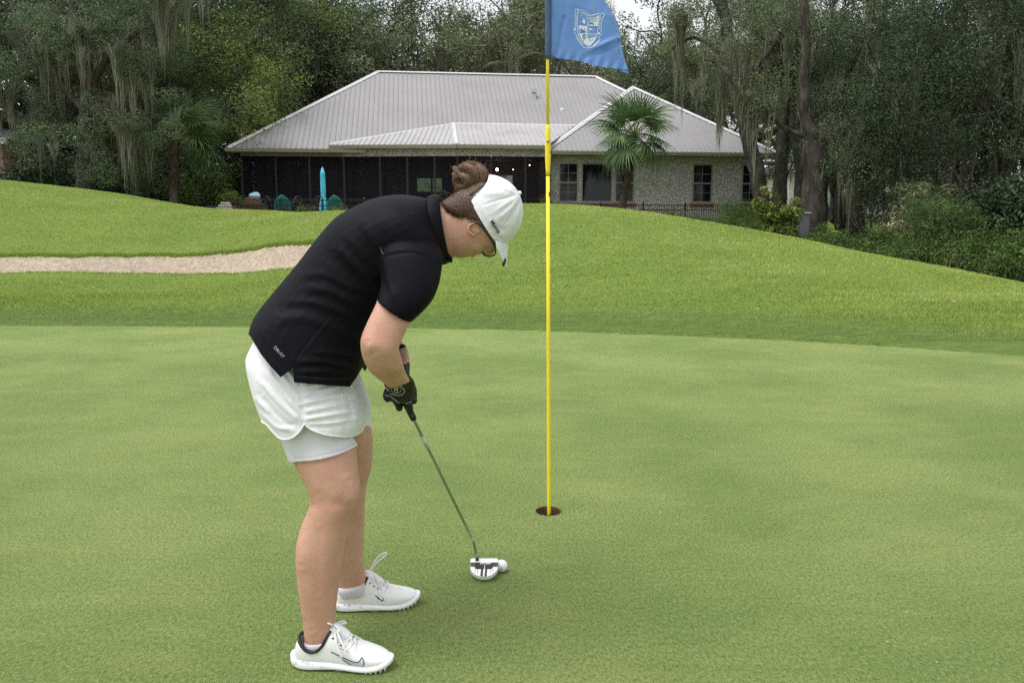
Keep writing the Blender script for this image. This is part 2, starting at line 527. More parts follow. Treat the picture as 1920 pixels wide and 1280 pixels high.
f_exp = pchip([-40, -8, -4, -1, 1, 4, 40], [2.5, 2.6, 2.7, 2.2, 1.7, 1.5, 1.4])
f_valley = pchip([-40, -10, 2, 5, 9, 14, 40], [1.5, 1.15, 1.1, 0.8, -0.2, -0.6, -0.4])
f_plat = pchip([-40, -10, 2, 6, 9, 14, 40], [1.6, 1.2, 1.0, 0.9, 0.7, 0.3, 0.2])
# bunker outline measured on the slope: front lip and back lip
f_bf = pchip([-22, -12, -9.5, -7.4, -5.4, -4.3, -3.3, -2.5], [14.3, 14.6, 14.85, 14.7, 14.45, 14.05, 13.75, 13.8])
f_bb = pchip([-22, -12, -10.5, -8.3, -6, -4.8, -3.5, -2.5], [16.0, 16.1, 16.5, 16.45, 16.35, 15.9, 15.0, 13.95])
def ground(x, y):
    x = np.asarray(x, float); y = np.asarray(y, float)
    ye, yc, zc = green_edge(x), f_cy(x), f_cz(x)
    t = np.clip((y - ye) / (yc - ye), 0, 1)
    p = f_exp(x)
    rise = zc * ((t ** p) * (1 - t**3) + (t ** 3) * (1 - (1 - t) ** 2)) + 0.035 * np.clip((y - ye) / 0.3, 0, 1)
    ramp = -0.32 + np.clip((y - (ye - 0.5)) / 0.55, 0, 1) * 0.355
    front = np.where(y < ye + 0.05, ramp, rise)
    u = np.clip((y - yc) / 7.0, 0, 1); u = u * u * (3 - 2 * u)
    back = zc + 0.035 + (f_valley(x) - zc - 0.035) * u
    w = np.clip((y - yc - 7) / 9.0, 0, 1); w = w * w * (3 - 2 * w)
    back = back + (f_plat(x) - back) * w
    w2 = np.clip((y - 40) / 16, 0, 1)
    back = back + (1.85 - back) * w2
    z = np.where(y < yc, front, back)
    return z
def bunker_mask(x, y):
    return np.where((x < -2.5) & (x > -22), np.minimum(y - f_bf(x), f_bb(x) - y), -1.0)
def axis(parts):
    out = []
    for a, b, s in parts: out.append(np.arange(a, b, s))
    return np.concatenate(out + [[parts[-1][1]]])
gx = axis([(-160, -40, 8), (-40, -19, 0.7), (-19, 13, 0.11), (13, 40, 0.7), (40, 160, 8)])
gy = axis([(-30, 2, 2), (2, 7, 0.4), (7, 26, 0.11), (26, 60, 0.6), (60, 240, 8)])
X, Y = np.meshgrid(gx, gy)
Z = ground(X, Y)
def blur(A, k):
    for _ in range(k):
        B = A.copy(); B[1:-1] = 0.25*A[:-2] + 0.5*A[1:-1] + 0.25*A[2:]
        C = B.copy(); C[:, 1:-1] = 0.25*B[:, :-2] + 0.5*B[:, 1:-1] + 0.25*B[:, 2:]
        A = C
    return A
Zs = blur(Z, 60)
near = np.clip((Y - green_edge(X) - 0.4) / 1.2, 0, 1)
Z = Z * (1 - near) + Zs * near
Z += near * (0.02*np.sin(X*1.3+0.4*Y) + 0.015*np.sin(Y*1.9-0.7*X) + 0.03*np.sin(0.5*X+1.0)*np.sin(0.45*Y))
# bunker hollow with a crisp back lip
bm_ = bunker_mask(X, Y)
edge_n = 0.10*np.sin(X*2.3) + 0.07*np.sin(X*5.1+1) + 0.04*np.sin(X*11.7+2)
bmm = bm_ + edge_n*0.35
inside = np.clip(bmm / 0.34, 0, 1)
frac = np.clip((Y - f_bf(X)) / np.maximum(f_bb(X) - f_bf(X), 0.1), 0, 1)
hollow = -(0.12 + 0.26*np.sin(np.pi * np.clip(frac*0.80, 0, 1))**0.8)
rn = rng.normal(0, 1, Z.shape)
Z = Z + inside * hollow + inside * (0.010*blur(rn, 2) * 3.0)
Z = Z + np.clip(1 - np.abs(bmm + 0.12) / 0.14, 0, 1) * 0.05 * (bmm < 0)
from_z = Z
def terrain_z(x, y):
    x = np.asarray(x, float); y = np.asarray(y, float)
    i = np.clip(np.searchsorted(gx, x) - 1, 0, len(gx)-2); j = np.clip(np.searchsorted(gy, y) - 1, 0, len(gy)-2)
    tx = (x - gx[i]) / (gx[i+1]-gx[i]); ty = (y - gy[j]) / (gy[j+1]-gy[j])
    return (Z[j, i]*(1-tx)*(1-ty) + Z[j, i+1]*tx*(1-ty) + Z[j+1, i]*(1-tx)*ty + Z[j+1, i+1]*tx*ty)
nx, ny = len(gx), len(gy)
V = np.stack([X.ravel(), Y.ravel(), Z.ravel()], 1)
jj, ii = np.meshgrid(np.arange(ny-1), np.arange(nx-1), indexing='ij')
Q = np.stack([jj*nx+ii, jj*nx+ii+1, (jj+1)*nx+ii+1, (jj+1)*nx+ii], -1).reshape(-1, 4)
GV, GT3, _c1 = trim(V, Q, -bmm.ravel())
SV_, ST3, _c2 = trim(V, Q, bmm.ravel())

t = NT('rough_turf')
n1, n2, n3 = t.noise(0.55, 4), t.noise(4.5, 4, 0.65, stretch=(1, 2.2, 1)), t.noise(60, 2, 0.7)
colA = t.ramp(n1, [(0.30, (0.135, 0.210, 0.045)), (0.50, (0.180, 0.262, 0.055)), (0.72, (0.225, 0.298, 0.070))])
colB = t.ramp(n2, [(0.32, (0.100, 0.165, 0.040)), (0.55, (0.180, 0.260, 0.058)), (0.75, (0.26, 0.290, 0.10))])
c = t.mix(0.5, colA, colB)
c = t.mix(t.mapr(n3, 0.3, 0.7, 0.0, 0.55), c, (0.09, 0.145, 0.022))
ed = t.math('ADD', t.attr('edge'), t.math('MULTIPLY', t.noise(0.8, 3), 0.7))
c = t.mix(t.mapr(ed, 1.3, 2.6, 0.75, 0.0), c, t.ramp(n2, [(0.35, (0.075, 0.125, 0.030)), (0.65, (0.125, 0.190, 0.046))]))
t.set(Base_Color=c, Roughness=0.9); t.b.inputs['Specular IOR Level'].default_value = 0.15
t.bump(n3, 0.8, 0.03)
MAT_ROUGH = t.m
terrain = link('grass_ground', npmesh('grass_ground', GV, GT3, True, [('edge', 'POINT', GV[:, 1]-green_edge(GV[:, 0]))]), MAT_ROUGH)
tag(terrain, 'mown green rough rising in two low mounds behind the putting green', 'grass', kind='structure')

t = NT('bunker_sand')
n1, n2, n3 = t.noise(1.6, 4), t.noise(14, 5, 0.7, stretch=(1, 1.6, 1)), t.noise(70, 2, 0.6)
c = t.ramp(n2, [(0.30, (0.30, 0.245, 0.185)), (0.48, (0.46, 0.385, 0.30)), (0.70, (0.60, 0.52, 0.42))])
c = t.mix(t.mapr(n1, 0.35, 0.7, 0.0, 0.35), c, (0.33, 0.265, 0.20))
t.set(Base_Color=c, Roughness=0.95); t.b.inputs['Specular IOR Level'].default_value = 0.1
t.bump(n2, 0.9, 0.05)
bunker = link('sand_bunker', npmesh('sand_bunker', SV_, ST3, True), t.m)
tag(bunker, 'long sand bunker with a ragged grass lip below the mound', 'bunker', kind='structure')

# ------------------------------------------------------------------ putting green with a real hole
HOLE = gnd(1028, 958)
HX, HY, HR = HOLE.x, HOLE.y, 0.054
t = NT('putting_green')
co = t.co()
m1, m2 = t.noise(0.8, 4, 0.55), t.noise(2.6, 5, 0.65, stretch=(0.55, 1.5, 1))
k1, k2, k3 = t.noise(95, 4, 0.8, stretch=(1, 0.62, 1)), t.noise(300, 2, 0.7), t.noise(28, 4, 0.7)
base = t.ramp(m1, [(0.40, (0.165, 0.225, 0.062)), (0.52, (0.205, 0.262, 0.076)), (0.62, (0.240, 0.290, 0.092))])
base = t.mix(t.mapr(m2, 0.52, 0.70, 0.0, 0.42), base, (0.300, 0.305, 0.095))
base = t.mix(t.mapr(m2, 0.26, 0.42, 0.4, 0.0), base, (0.155, 0.225, 0.060))
base = t.mix(t.mapr(k3, 0.55, 0.78, 0.0, 0.35), base, (0.105, 0.175, 0.042))
m4 = t.noise(7, 5, 0.75, stretch=(0.55, 1.3, 1))
base = t.mix(t.mapr(m4, 0.52, 0.70, 0.0, 0.30), base, (0.285, 0.320, 0.115))
base = t.mix(t.mapr(m4, 0.33, 0.48, 0.22, 0.0), base, (0.120, 0.195, 0.055))
base = t.mix(t.mapr(k1, 0.30, 0.52, 0.85, 0.0), base, (0.060, 0.105, 0.022))
base = t.mix(t.mapr(k1, 0.54, 0.74, 0.0, 0.9), base, (0.330, 0.385, 0.165))
base = t.mix(t.mapr(k2, 0.66, 0.80, 0.0, 0.6), base, (0.430, 0.450, 0.240))
base = t.mix(1.0, base, (1.27, 1.31, 1.34), 'MULTIPLY')
t.set(Base_Color=base, Roughness=0.85); t.b.inputs['Specular IOR Level'].default_value = 0.2
hh = t.math('ADD', k1, t.math('MULTIPLY', k2, 0.5))
t.bump(hh, 1.0, 0.016)
MAT_GREEN = t.m
bmg = bmesh.new()
S, NSEG = 0.22, 48
ringv = [bmg.verts.new((HX + HR*math.cos(2*math.pi*k/NSEG)*(1+0.012*math.sin(k*2.7)), HY + HR*math.sin(2*math.pi*k/NSEG)*(1+0.012*math.sin(k*1.9+1)), 0)) for k in range(NSEG)]
sqv = []
for k in range(NSEG):
    a = 2*math.pi*k/NSEG; m = max(abs(math.cos(a)), abs(math.sin(a)))
    sqv.append(bmg.verts.new((HX + S*math.cos(a)/m, HY + S*math.sin(a)/m, 0)))
for k in range(NSEG):
    bmg.faces.new((ringv[k], sqv[k], sqv[(k+1) % NSEG], ringv[(k+1) % NSEG]))
xs_e = np.linspace(-15.5, 9.59, 90)
outer = [(x, green_edge(x) + 0.25) for x in xs_e]
outer = [(-15.5, -6)] + outer + [(9.59, -6)]
# strips left / right / behind / in front of the square patch
def poly(pts): bmg.faces.new([bmg.verts.new((p[0], p[1], 0)) for p in pts])
xl, xr, yb, yt = HX - S, HX + S, HY - S, HY + S
poly([(-15.5, -6), (xl, -6)] + [(xl, yb), (xl, yt), (xl, green_edge(xl)+.25)] + [(x, green_edge(x)+.25) for x in xs_e[::-1] if x < xl - 1e-3])
poly([(xr, -6), (9.59, -6)] + [(x, green_edge(x)+.25) for x in xs_e[::-1] if x > xr + 1e-3] + [(xr, green_edge(xr)+.25), (xr, yt), (xr, yb)])
poly([(xl, -6), (xr, -6), (xr, yb), (xl, yb)])
poly([(xl, yt), (xr, yt), (xr, green_edge(xr)+.25), (xl, green_edge(xl)+.25)])
me = bpy.data.meshes.new('putting_green'); bmesh.ops.recalc_face_normals(bmg, faces=bmg.faces)
bmesh.ops.triangulate(bmg, faces=[f for f in bmg.faces if len(f.verts) > 4])
bmg.to_mesh(me); bmg.free()
for p in me.polygons:
    if p.normal.z < 0: p.flip()
green = link('putting_green', me, MAT_GREEN)
tag(green, 'closely mown pale putting green around the flagstick', 'putting green', kind='structure')

# cup: earth collar, white-ish liner lower down
t = NT('hole_earth')
n1 = t.noise(160, 4, 0.7)
t.set(Base_Color=t.ramp(n1, [(0.3, (0.045, 0.026, 0.015)), (0.52, (0.13, 0.078, 0.044)), (0.72, (0.34, 0.24, 0.14))]), Roughness=1.0)
t.bump(n1, 1.0, 0.01)
hole = empty('golf_hole', (HX, HY, 0)); tag(hole, 'round golf hole with dark earth sides holding the flagstick', 'golf hole')
mb = MB(); n = 40
for i, zz in enumerate(np.linspace(0.003, -0.045, 8)):
    for k in range(n):
        a = 2*math.pi*k/n; r = HR * (1.0 + 0.03*math.sin(k*3.1+i*2.0) * (i > 0))
        mb.v.append((r*math.cos(a), r*math.sin(a), float(zz)))
for i in range(7):
    for k in range(n): mb.f.append([i*n+k, (i+1)*n+k, (i+1)*n+(k+1) % n, i*n+(k+1) % n])
mb.build('earth_wall', t.m, hole, True)
mb = MB()
for i, zz in enumerate((-0.045, -0.15)):
    for k in range(n):
        a = 2*math.pi*k/n; mb.v.append((0.053*math.cos(a), 0.053*math.sin(a), zz))
for k in range(n): mb.f.append([k, n+k, n+(k+1) % n, (k+1) % n])
mb.f.append([n+k for k in range(n)])
mb.build('cup_liner', plain('cup_plastic', (0.25, 0.24, 0.22), 0.6), hole, False)

# ------------------------------------------------------------------ grass blades
def blades(name, x, y, z, h, w, tint, lean=0.5, seed=1, mat=None, parent=None):
    g = np.random.default_rng(seed); n = len(x)
    a = g.uniform(0, 2*np.pi, n); ln = g.uniform(0, lean, n) * h; b = g.uniform(0, 2*np.pi, n)
    P = np.stack([x, y, z], 1)
    dx = np.stack([np.cos(a)*w/2, np.sin(a)*w/2, np.zeros(n)], 1)
    tip = P + np.stack([np.cos(b)*ln, np.sin(b)*ln, h], 1)
    VV = np.stack([P - dx, P + dx, tip], 1).reshape(-1, 3)
    FF = np.arange(3*n).reshape(n, 3)
    o = link(name, npmesh(name, VV, FF, False, [('tint', 'FACE', tint)]), mat, parent)
    o['kind'] = 'stuff'
    return o
MAT_BLADE = leafmat('rough_blade', [(0.0, (0.12, 0.175, 0.042)), (0.35, (0.265, 0.355, 0.068)), (0.7, (0.405, 0.500, 0.115)), (0.9, (0.52, 0.56, 0.21)), (1.0, (0.60, 0.55, 0.32))], 0.6, 0.35, spec=0.2)
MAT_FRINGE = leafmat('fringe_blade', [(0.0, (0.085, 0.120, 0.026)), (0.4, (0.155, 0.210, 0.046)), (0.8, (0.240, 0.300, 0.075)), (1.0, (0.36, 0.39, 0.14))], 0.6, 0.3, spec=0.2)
N = 520000
yy = 8.0 + (26.0 - 8.0) * rng.uniform(0, 1, N) ** 1.25
xx = rng.uniform(-0.70, 0.70, N) * yy
ok = (yy > green_edge(xx) + 0.02) & (yy < f_cy(xx) + 0.8) & (bunker_mask(xx, yy) + 0.1*np.sin(xx*2.3)*.35 < 0.04)
xx, yy = xx[ok], yy[ok]
dist_e = yy - green_edge(xx)
def vnoise(x, y, s, seed):
    g = np.random.default_rng(seed); out = 0
    for k in range(5):
        a, b, c_ = g.uniform(-1, 1, 2) * s * (1 + k*0.6), g.uniform(0, 6.28), 0
        out = out + np.sin(x*a[0]*3 + y*a[1]*3 + b) / (1 + 0.5*k)
    return out / 2.4
patch = vnoise(xx, yy, 0.55, 3) * 0.5 + vnoise(xx, yy, 1.7, 4) * 0.35
dry = np.clip(1 - np.abs(dist_e - 3.3 - 0.6*np.sin(xx*0.7)) / 1.6, 0, 1) * (xx > -1)
streak = vnoise(xx*0.35, yy*2.2, 1.1, 9)
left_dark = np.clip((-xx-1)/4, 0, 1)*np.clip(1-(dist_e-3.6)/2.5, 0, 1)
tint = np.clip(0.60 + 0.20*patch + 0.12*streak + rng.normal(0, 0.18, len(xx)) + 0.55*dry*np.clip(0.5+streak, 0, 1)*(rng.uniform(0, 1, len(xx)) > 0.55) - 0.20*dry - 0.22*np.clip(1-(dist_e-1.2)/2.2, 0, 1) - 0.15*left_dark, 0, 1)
zz = terrain_z(xx, yy) - 0.004
fr = dist_e < 1.45 + 0.15*np.sin(xx*1.1) + rng.normal(0, 0.30, len(xx))
h = np.where(fr, 0.013, 0.030) * rng.uniform(0.5, 1.35, len(xx)) * (1 + 0.25*patch)
w = (0.0011 * yy) * rng.uniform(0.6, 1.4, len(xx)) * np.where(fr, 0.75, 1.0)
lipx = rng.uniform(-15, -2.6, 26000); lipy = np.where(rng.uniform(0, 1, 26000) < 0.7, f_bb(lipx), f_bf(lipx)); back_l = np.abs(lipy-f_bb(lipx)) < 1e-6
en = (0.10*np.sin(lipx*2.3) + 0.07*np.sin(lipx*5.1+1) + 0.04*np.sin(lipx*11.7+2))*0.35
lipy = lipy + np.where(back_l, en + np.abs(rng.normal(0, 0.05, 26000)), -en - np.abs(rng.normal(0, 0.05, 26000)))
ro = lambda a: a[~fr]
BX, BY = np.concatenate([ro(xx), lipx]), np.concatenate([ro(yy), lipy])
BZ = np.concatenate([ro(zz), terrain_z(lipx, lipy)-0.02]); BH = np.concatenate([ro(h), rng.uniform(0.03, 0.085, 26000)]); BW = np.concatenate([ro(w), rng.uniform(0.010, 0.018, 26000)])
BT = np.concatenate([ro(tint), np.clip(rng.normal(0.38, 0.16, 26000), 0, 1)])
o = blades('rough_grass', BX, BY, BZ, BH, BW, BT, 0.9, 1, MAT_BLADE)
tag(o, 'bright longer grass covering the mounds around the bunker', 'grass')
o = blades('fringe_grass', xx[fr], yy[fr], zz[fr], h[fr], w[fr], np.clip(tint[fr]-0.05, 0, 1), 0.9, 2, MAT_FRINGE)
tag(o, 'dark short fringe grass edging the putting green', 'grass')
# ================================================================== house
TH = R(7)
HO = at(1030, 400, 37.0)
house = empty('house', (HO.x, HO.y, 0.0), TH)
tag(house, 'single storey house with grey ribbed metal roof and screened porch behind the mound', 'house')
HU = Vector((math.cos(TH), math.sin(TH), 0)); HV = Vector((-math.sin(TH), math.cos(TH), 0))
def house_w(x, y, z): return Vector((HO.x, HO.y, 0)) + HU * x + HV * y + Vector((0, 0, z))

t = NT('roof_metal')
n1, n2 = t.noise(0.7, 4), t.noise(5, 4, 0.6, stretch=(3, 0.5, 0.5))
c = t.ramp(n1, [(0.3, (0.262, 0.254, 0.262)), (0.7, (0.298, 0.290, 0.297))])
c = t.mix(t.mapr(n2, 0.5, 0.8, 0, 0.3), c, (0.22, 0.205, 0.222))
t.set(Base_Color=c, Roughness=t.mapr(n2, 0.3, 0.7, 0.5, 0.65), Metallic=0.0); t.b.inputs['Specular IOR Level'].default_value = 0.35
MAT_ROOF = t.m
t = NT('porch_roof_metal')
n1, n2 = t.noise(0.9, 4), t.noise(3, 5, 0.65, stretch=(3, 0.6, 0.6))
c = t.ramp(n1, [(0.3, (0.34, 0.33, 0.345)), (0.7, (0.42, 0.41, 0.42))])
c = t.mix(t.mapr(n2, 0.58, 0.75, 0, 0.6), c, (0.25, 0.24, 0.245))
t.set(Base_Color=c, Roughness=0.4); t.b.inputs['Specular IOR Level'].default_value = 0.7
MAT_PROOF = t.m
MAT_CAP = plain('ridge_cap_metal', (0.56, 0.55, 0.56), 0.45, 0.0, 0.06, 3)
MAT_GUTTER = plain('gutter_beige', (0.32, 0.30, 0.23), 0.5, 0.0, 0.08, 2)
MAT_SOFFIT = plain('soffit', (0.22, 0.205, 0.16), 0.7, 0.0, 0.08, 2)
t = NT('tabby_stucco')     # oyster-shell stucco
v1 = t.voro(9, 'Distance'); v2 = t.voro(9, 'Color'); v3 = t.voro(17, 'Distance'); n1 = t.noise(3, 3); n2 = t.noise(22, 4, 0.75)
sep = t.n.new('ShaderNodeSeparateColor'); t.l.new(v2, sep.inputs[0])
c = t.ramp(n2, [(0.32, (0.26, 0.25, 0.235)), (0.5, (0.60, 0.585, 0.555)), (0.68, (0.86, 0.84, 0.80))])
shell = t.ramp(v1, [(0.12, (1, 1, 1)), (0.42, (0, 0, 0))])
pick = t.math('MULTIPLY', shell, t.mapr(sep.outputs[0], 0.35, 0.6, 0, 1))
c = t.mix(pick, c, t.ramp(sep.outputs[1], [(0.1, (0.55, 0.53, 0.50)), (0.9, (0.88, 0.86, 0.82))]))
c = t.mix(t.mapr(v3, 0.30, 0.55, 0, 0.5), c, (0.085, 0.078, 0.07))
t.set(Base_Color=c, Roughness=0.95); t.b.inputs['Specular IOR Level'].default_value = 0.2
t.bump(t.math('ADD', shell, n2), 1.0, 0.03)
MAT_TABBY = t.m
MAT_TRIM = plain('window_trim', (0.25, 0.225, 0.20), 0.55, 0.0, 0.06, 8)
t = NT('window_glass'); n1 = t.noise(1.3, 3)
t.set(Base_Color=t.ramp(n1, [(0.35, (0.004, 0.006, 0.010)), (0.7, (0.010, 0.016, 0.016))]), Roughness=0.06)
MAT_GLASS = t.m
MAT_BRICK = plain('sill_brick', (0.23, 0.105, 0.075), 0.9, 0.0, 0.3, 18)
MAT_DARK = plain('porch_frame_dark', (0.010, 0.009, 0.010), 0.6, 0.0, 0.15, 6)

def clip(poly, a, b, c_):
    """keep a*x+b*y >= c_ of a convex 2D polygon"""
    out = []
    for i, p in enumerate(poly):
        q = poly[(i+1) % len(poly)]
        dp, dq = a*p[0]+b*p[1]-c_, a*q[0]+b*q[1]-c_
        if dp >= 0: out.append(p)
        if dp * dq < 0:
            k = dp / (dp - dq); out.append((p[0]+(q[0]-p[0])*k, p[1]+(q[1]-p[1])*k))
    return out
def roof_plane(pts, mat, parent, sheet=0.92, rib=0.23, rib_h=0.03, rib_w=0.05, name='roof_sheet'):
    """pts: eave start, eave end, then round the upper edge; sheets with ribs running up the slope"""
    P = [Vector(p) for p in pts]
    e = (P[1] - P[0]).normalized()
    nrm = Vector((0, 0, 0))
    for i in range(1, len(P)-1): nrm += (P[i]-P[0]).cross(P[i+1]-P[0])
    nrm.normalize()
    if nrm.z < 0: nrm = -nrm
    s_ = nrm.cross(e).normalized()
    if s_.z < 0: s_ = -s_
    poly2 = [((p-P[0]).dot(e), (p-P[0]).dot(s_)) for p in P]
    x0, x1 = min(p[0] for p in poly2), max(p[0] for p in poly2)
    def w3(x, y, h): return P[0] + e*x + s_*y + nrm*h
    k = x0; j = 0
    while k < x1 - 1e-4:
        kk = min(k + sheet, x1)
        pl = clip(clip(poly2, 1, 0, k), -1, 0, -kk)
        if len(pl) >= 3 and kk - k > 0.02:
            mb = MB()
            lift = 0.002 * (j % 2)
            top = [w3(a, b, lift) for a, b in pl]; bot = [w3(a, b, lift-0.012) for a, b in pl]
            n = len(pl)
            mb.add(top + bot, [list(range(n)), list(range(2*n-1, n-1, -1))] + [[i, (i+1) % n, n+(i+1) % n, n+i] for i in range(n)])
            r = k + rib*0.5
            while r < kk:
                ln = clip(clip(poly2, 1, 0, r-1e-3), -1, 0, -(r+1e-3))
                if len(ln) >= 3:
                    a, b = min(q[1] for q in ln), max(q[1] for q in ln)
                    if b - a > 0.05:
                        hw = rib_w/2
                        pv = [w3(r-hw, a, lift-0.001), w3(r-hw*0.45, a, lift+rib_h), w3(r+hw*0.45, a, lift+rib_h), w3(r+hw, a, lift-0.001),
                              w3(r-hw, b, lift-0.001), w3(r-hw*0.45, b, lift+rib_h), w3(r+hw*0.45, b, lift+rib_h), w3(r+hw, b, lift-0.001)]
                        mb.add(pv, [(0,4,5,1), (1,5,6,2), (2,6,7,3), (0,1,2,3), (7,6,5,4)])
                r += rib
            me = mb.mesh(name)
            bmx = bmesh.new(); bmx.from_mesh(me); bmesh.ops.recalc_face_normals(bmx, faces=bmx.faces); bmx.to_mesh(me); bmx.free()
            link(name, me, mat, parent)
        k = kk; j += 1
def cap(a, b, parent, w=0.16, h=0.05, name='ridge_cap'):
    a, b = Vector(a), Vector(b); d = (b-a).normalized(); sd_ = d.cross(Vector((0, 0, 1))).normalized(); up = sd_.cross(d)
    mb = MB(); vs_ = []
    for p in (a, b):
        vs_ += [p - sd_*w - up*0.03, p - sd_*w*0.35 + up*h, p + sd_*w*0.35 + up*h, p + sd_*w - up*0.03]
    mb.add(vs_, [(0,1,5,4), (1,2,6,5), (2,3,7,6), (0,4,7,3), (0,3,2,1), (4,5,6,7)])
    return mb.build(name, MAT_CAP, parent)
EZ = 4.47
TZ = 8.92
mroof = empty('main_roof'); mroof.parent = house
E1, E2, E3, E4 = (-14.05, -0.05, EZ), (9.6, -0.05, EZ), (9.6, 13.05, EZ), (-14.05, 13.05, EZ)
R1, R2 = (-7.85, 6.5, TZ), (3.55, 6.5, TZ)
roof_plane([E1, E2, R2, R1], MAT_ROOF, mroof)
roof_plane([E4, E1, R1], MAT_ROOF, mroof)
roof_plane([E2, E3, R2], MAT_ROOF, mroof)
roof_plane([E3, E4, R1, R2], MAT_ROOF, mroof)
cap(R1, R2, mroof); cap(E1, R1, mroof); cap(E2, R2, mroof)
cap(E4, R1, mroof); cap(E3, R2, mroof)
mb = MB().tube([(-0.55, 2.1+0.9, 6.55), (-0.55, 3.0, 6.95)], 0.07, 10); mb.box(-0.68, -0.42, 2.85, 3.15, 6.92, 7.06)
# roof vents: hooded vent and a slim pipe with a flashing skirt
def on_main(px, py):
    d = ray(px, py); lo = Vector((0, 0, CAM_H)); best = None
    tn = (TZ-EZ)/6.55
    o_ = lo - Vector((HO.x, HO.y, 0)); A = Vector((o_.dot(HU), o_.dot(HV), o_.z)); D = Vector((d.dot(HU), d.dot(HV), d.z))
    k = (EZ + (A.y+0.05)*tn - A.z) / (D.z - D.y*tn)
    return A + D*k
p = on_main(1001, 184)
mb = MB().box(-0.10, 0.10, -0.10, 0.10, -0.1, 0.22).box(-0.14, 0.14, -0.15, 0.13, 0.26, 0.44).box(-0.07, 0.07, -0.07, 0.07, 0.2, 0.3)
mb.build('vent_hood', MAT_CAP, mroof, loc=p)
p = on_main(1054, 206)
mb = MB().tube([(0, 0, -0.1), (0, 0, 0.34)], 0.035, 10).lathe([(0.16, -0.1), (0.15, 0.0), (0.04, 0.08)], 12)
mb.build('vent_pipe', MAT_CAP, mroof, loc=p)

proof = empty('porch_roof'); proof.parent = house
PA, PB, PC, PT, PCT = (-9.75, 0.0, 4.64), (-4.25, -0.95, 4.64), (-0.25, -0.95, 4.64), (-4.22, 2.02, 5.88), (1.6, 2.02, 5.88)
roof_plane([PA, PB, PT], MAT_PROOF, proof, rib_h=0.035, rib_w=0.055)
roof_plane([PB, PC, PCT, PT], MAT_PROOF, proof, rib_h=0.035, rib_w=0.055)
cap(PB, PT, proof, 0.14, 0.045)
cap((PA[0], PA[1]+0.1, PA[2]+0.05), PT, proof, 0.07, 0.03, 'wall_flashing'); cap(PT, PCT, proof, 0.07, 0.03, 'wall_flashing')

wroof = empty('wing_roof'); wroof.parent = house
W1, W2, W3, W4, WP = (-0.35, -0.6, 4.45), (10.55, -0.6, 4.45), (10.55, 10.3, 4.45), (-0.35, 10.3, 4.45), (5.1, 4.75, 8.13)
roof_plane([W1, W2, WP], MAT_ROOF, wroof)
roof_plane([W2, W3, WP], MAT_ROOF, wroof)
roof_plane([W4, W1, WP], MAT_ROOF, wroof)
roof_plane([W3, W4, WP], MAT_ROOF, wroof)
for q in (W1, W2, W3, W4): cap(q, WP, wroof, 0.17, 0.055)

# gutters (K profile) and fascia along visible eaves
def gutter(a, b, parent):
    a, b = Vector(a), Vector(b); d = (b-a).normalized(); out = d.cross(Vector((0, 0, 1))).normalized()
    prof = [(0.0, -0.02), (0.13, -0.02), (0.13, -0.06), (0.10, -0.11), (0.09, -0.165), (0.0, -0.165)]
    mb = MB(); n = len(prof); vs_ = [a + out*x + Vector((0, 0, z)) for x, z in prof] + [b + out*x + Vector((0, 0, z)) for x, z in prof]
    mb.add(vs_, [list(range(n))[::-1], list(range(n, 2*n))] + [[i, (i+1) % n, n+(i+1) % n, n+i] for i in range(n)])
    return mb.build('gutter', MAT_GUTTER, parent)
def shift(p, dx=0, dy=0, dz=0): return (p[0]+dx, p[1]+dy, p[2]+dz)
gutter(E1, (-8.2, -0.05, EZ), mroof); gutter(E4, E1, mroof)
gutter(PA, PB, proof); gutter(PB, PC, proof)
gutter(shift(W1, -0.0), W2, wroof); gutter(W2, W3, wroof)
# soffits close the eaves
def slab(pts, th, name, mat, parent):
    n = len(pts); mb = MB()
    vs_ = [Vector(p) for p in pts] + [Vector(p) - Vector((0, 0, th)) for p in pts]
    mb.add(vs_, [list(range(n)), list(range(2*n-1, n-1, -1))] + [[i, n+i, n+(i+1) % n, (i+1) % n] for i in range(n)])
    return mb.build(name, mat, parent)
slab([(-14.0, 0.0, 4.30), (-9.0, 0.0, 4.30), (-9.0, 0.55, 4.30), (-14.0, 0.55, 4.30)], 0.02, 'soffit', MAT_SOFFIT, mroof)
slab([(-0.3, -0.55, 4.285), (10.5, -0.55, 4.285), (10.5, 0.0, 4.285), (-0.3, 0.0, 4.285)], 0.02, 'soffit', MAT_SOFFIT, wroof)

# ---- walls with openings
def wall_with_openings(x0, x1, z0, z1, y0, y1, holes, name, mat, parent):
    xs = sorted({x0, x1} | {h_[0] for h_ in holes} | {h_[1] for h_ in holes})
    zs = sorted({z0, z1} | {h_[2] for h_ in holes} | {h_[3] for h_ in holes})
    mb = MB()
    for i in range(len(xs)-1):
        for j in range(len(zs)-1):
            cx, cz = (xs[i]+xs[i+1])/2, (zs[j]+zs[j+1])/2
            if any(h_[0] < cx < h_[1] and h_[2] < cz < h_[3] for h_ in holes): continue
            mb.box(xs[i], xs[i+1], y0, y1, zs[j], zs[j+1])
    me = mb.mesh(name)
    b_ = bmesh.new(); b_.from_mesh(me); bmesh.ops.remove_doubles(b_, verts=b_.verts, dist=1e-4)
    seen = {}
    for f in b_.faces: seen.setdefault(tuple(sorted(v.index for v in f.verts)), []).append(f)
    bmesh.ops.delete(b_, geom=[f for fs in seen.values() if len(fs) > 1 for f in fs], context='FACES_ONLY')
    b_.to_mesh(me); b_.free()
    return link(name, me, mat, parent)
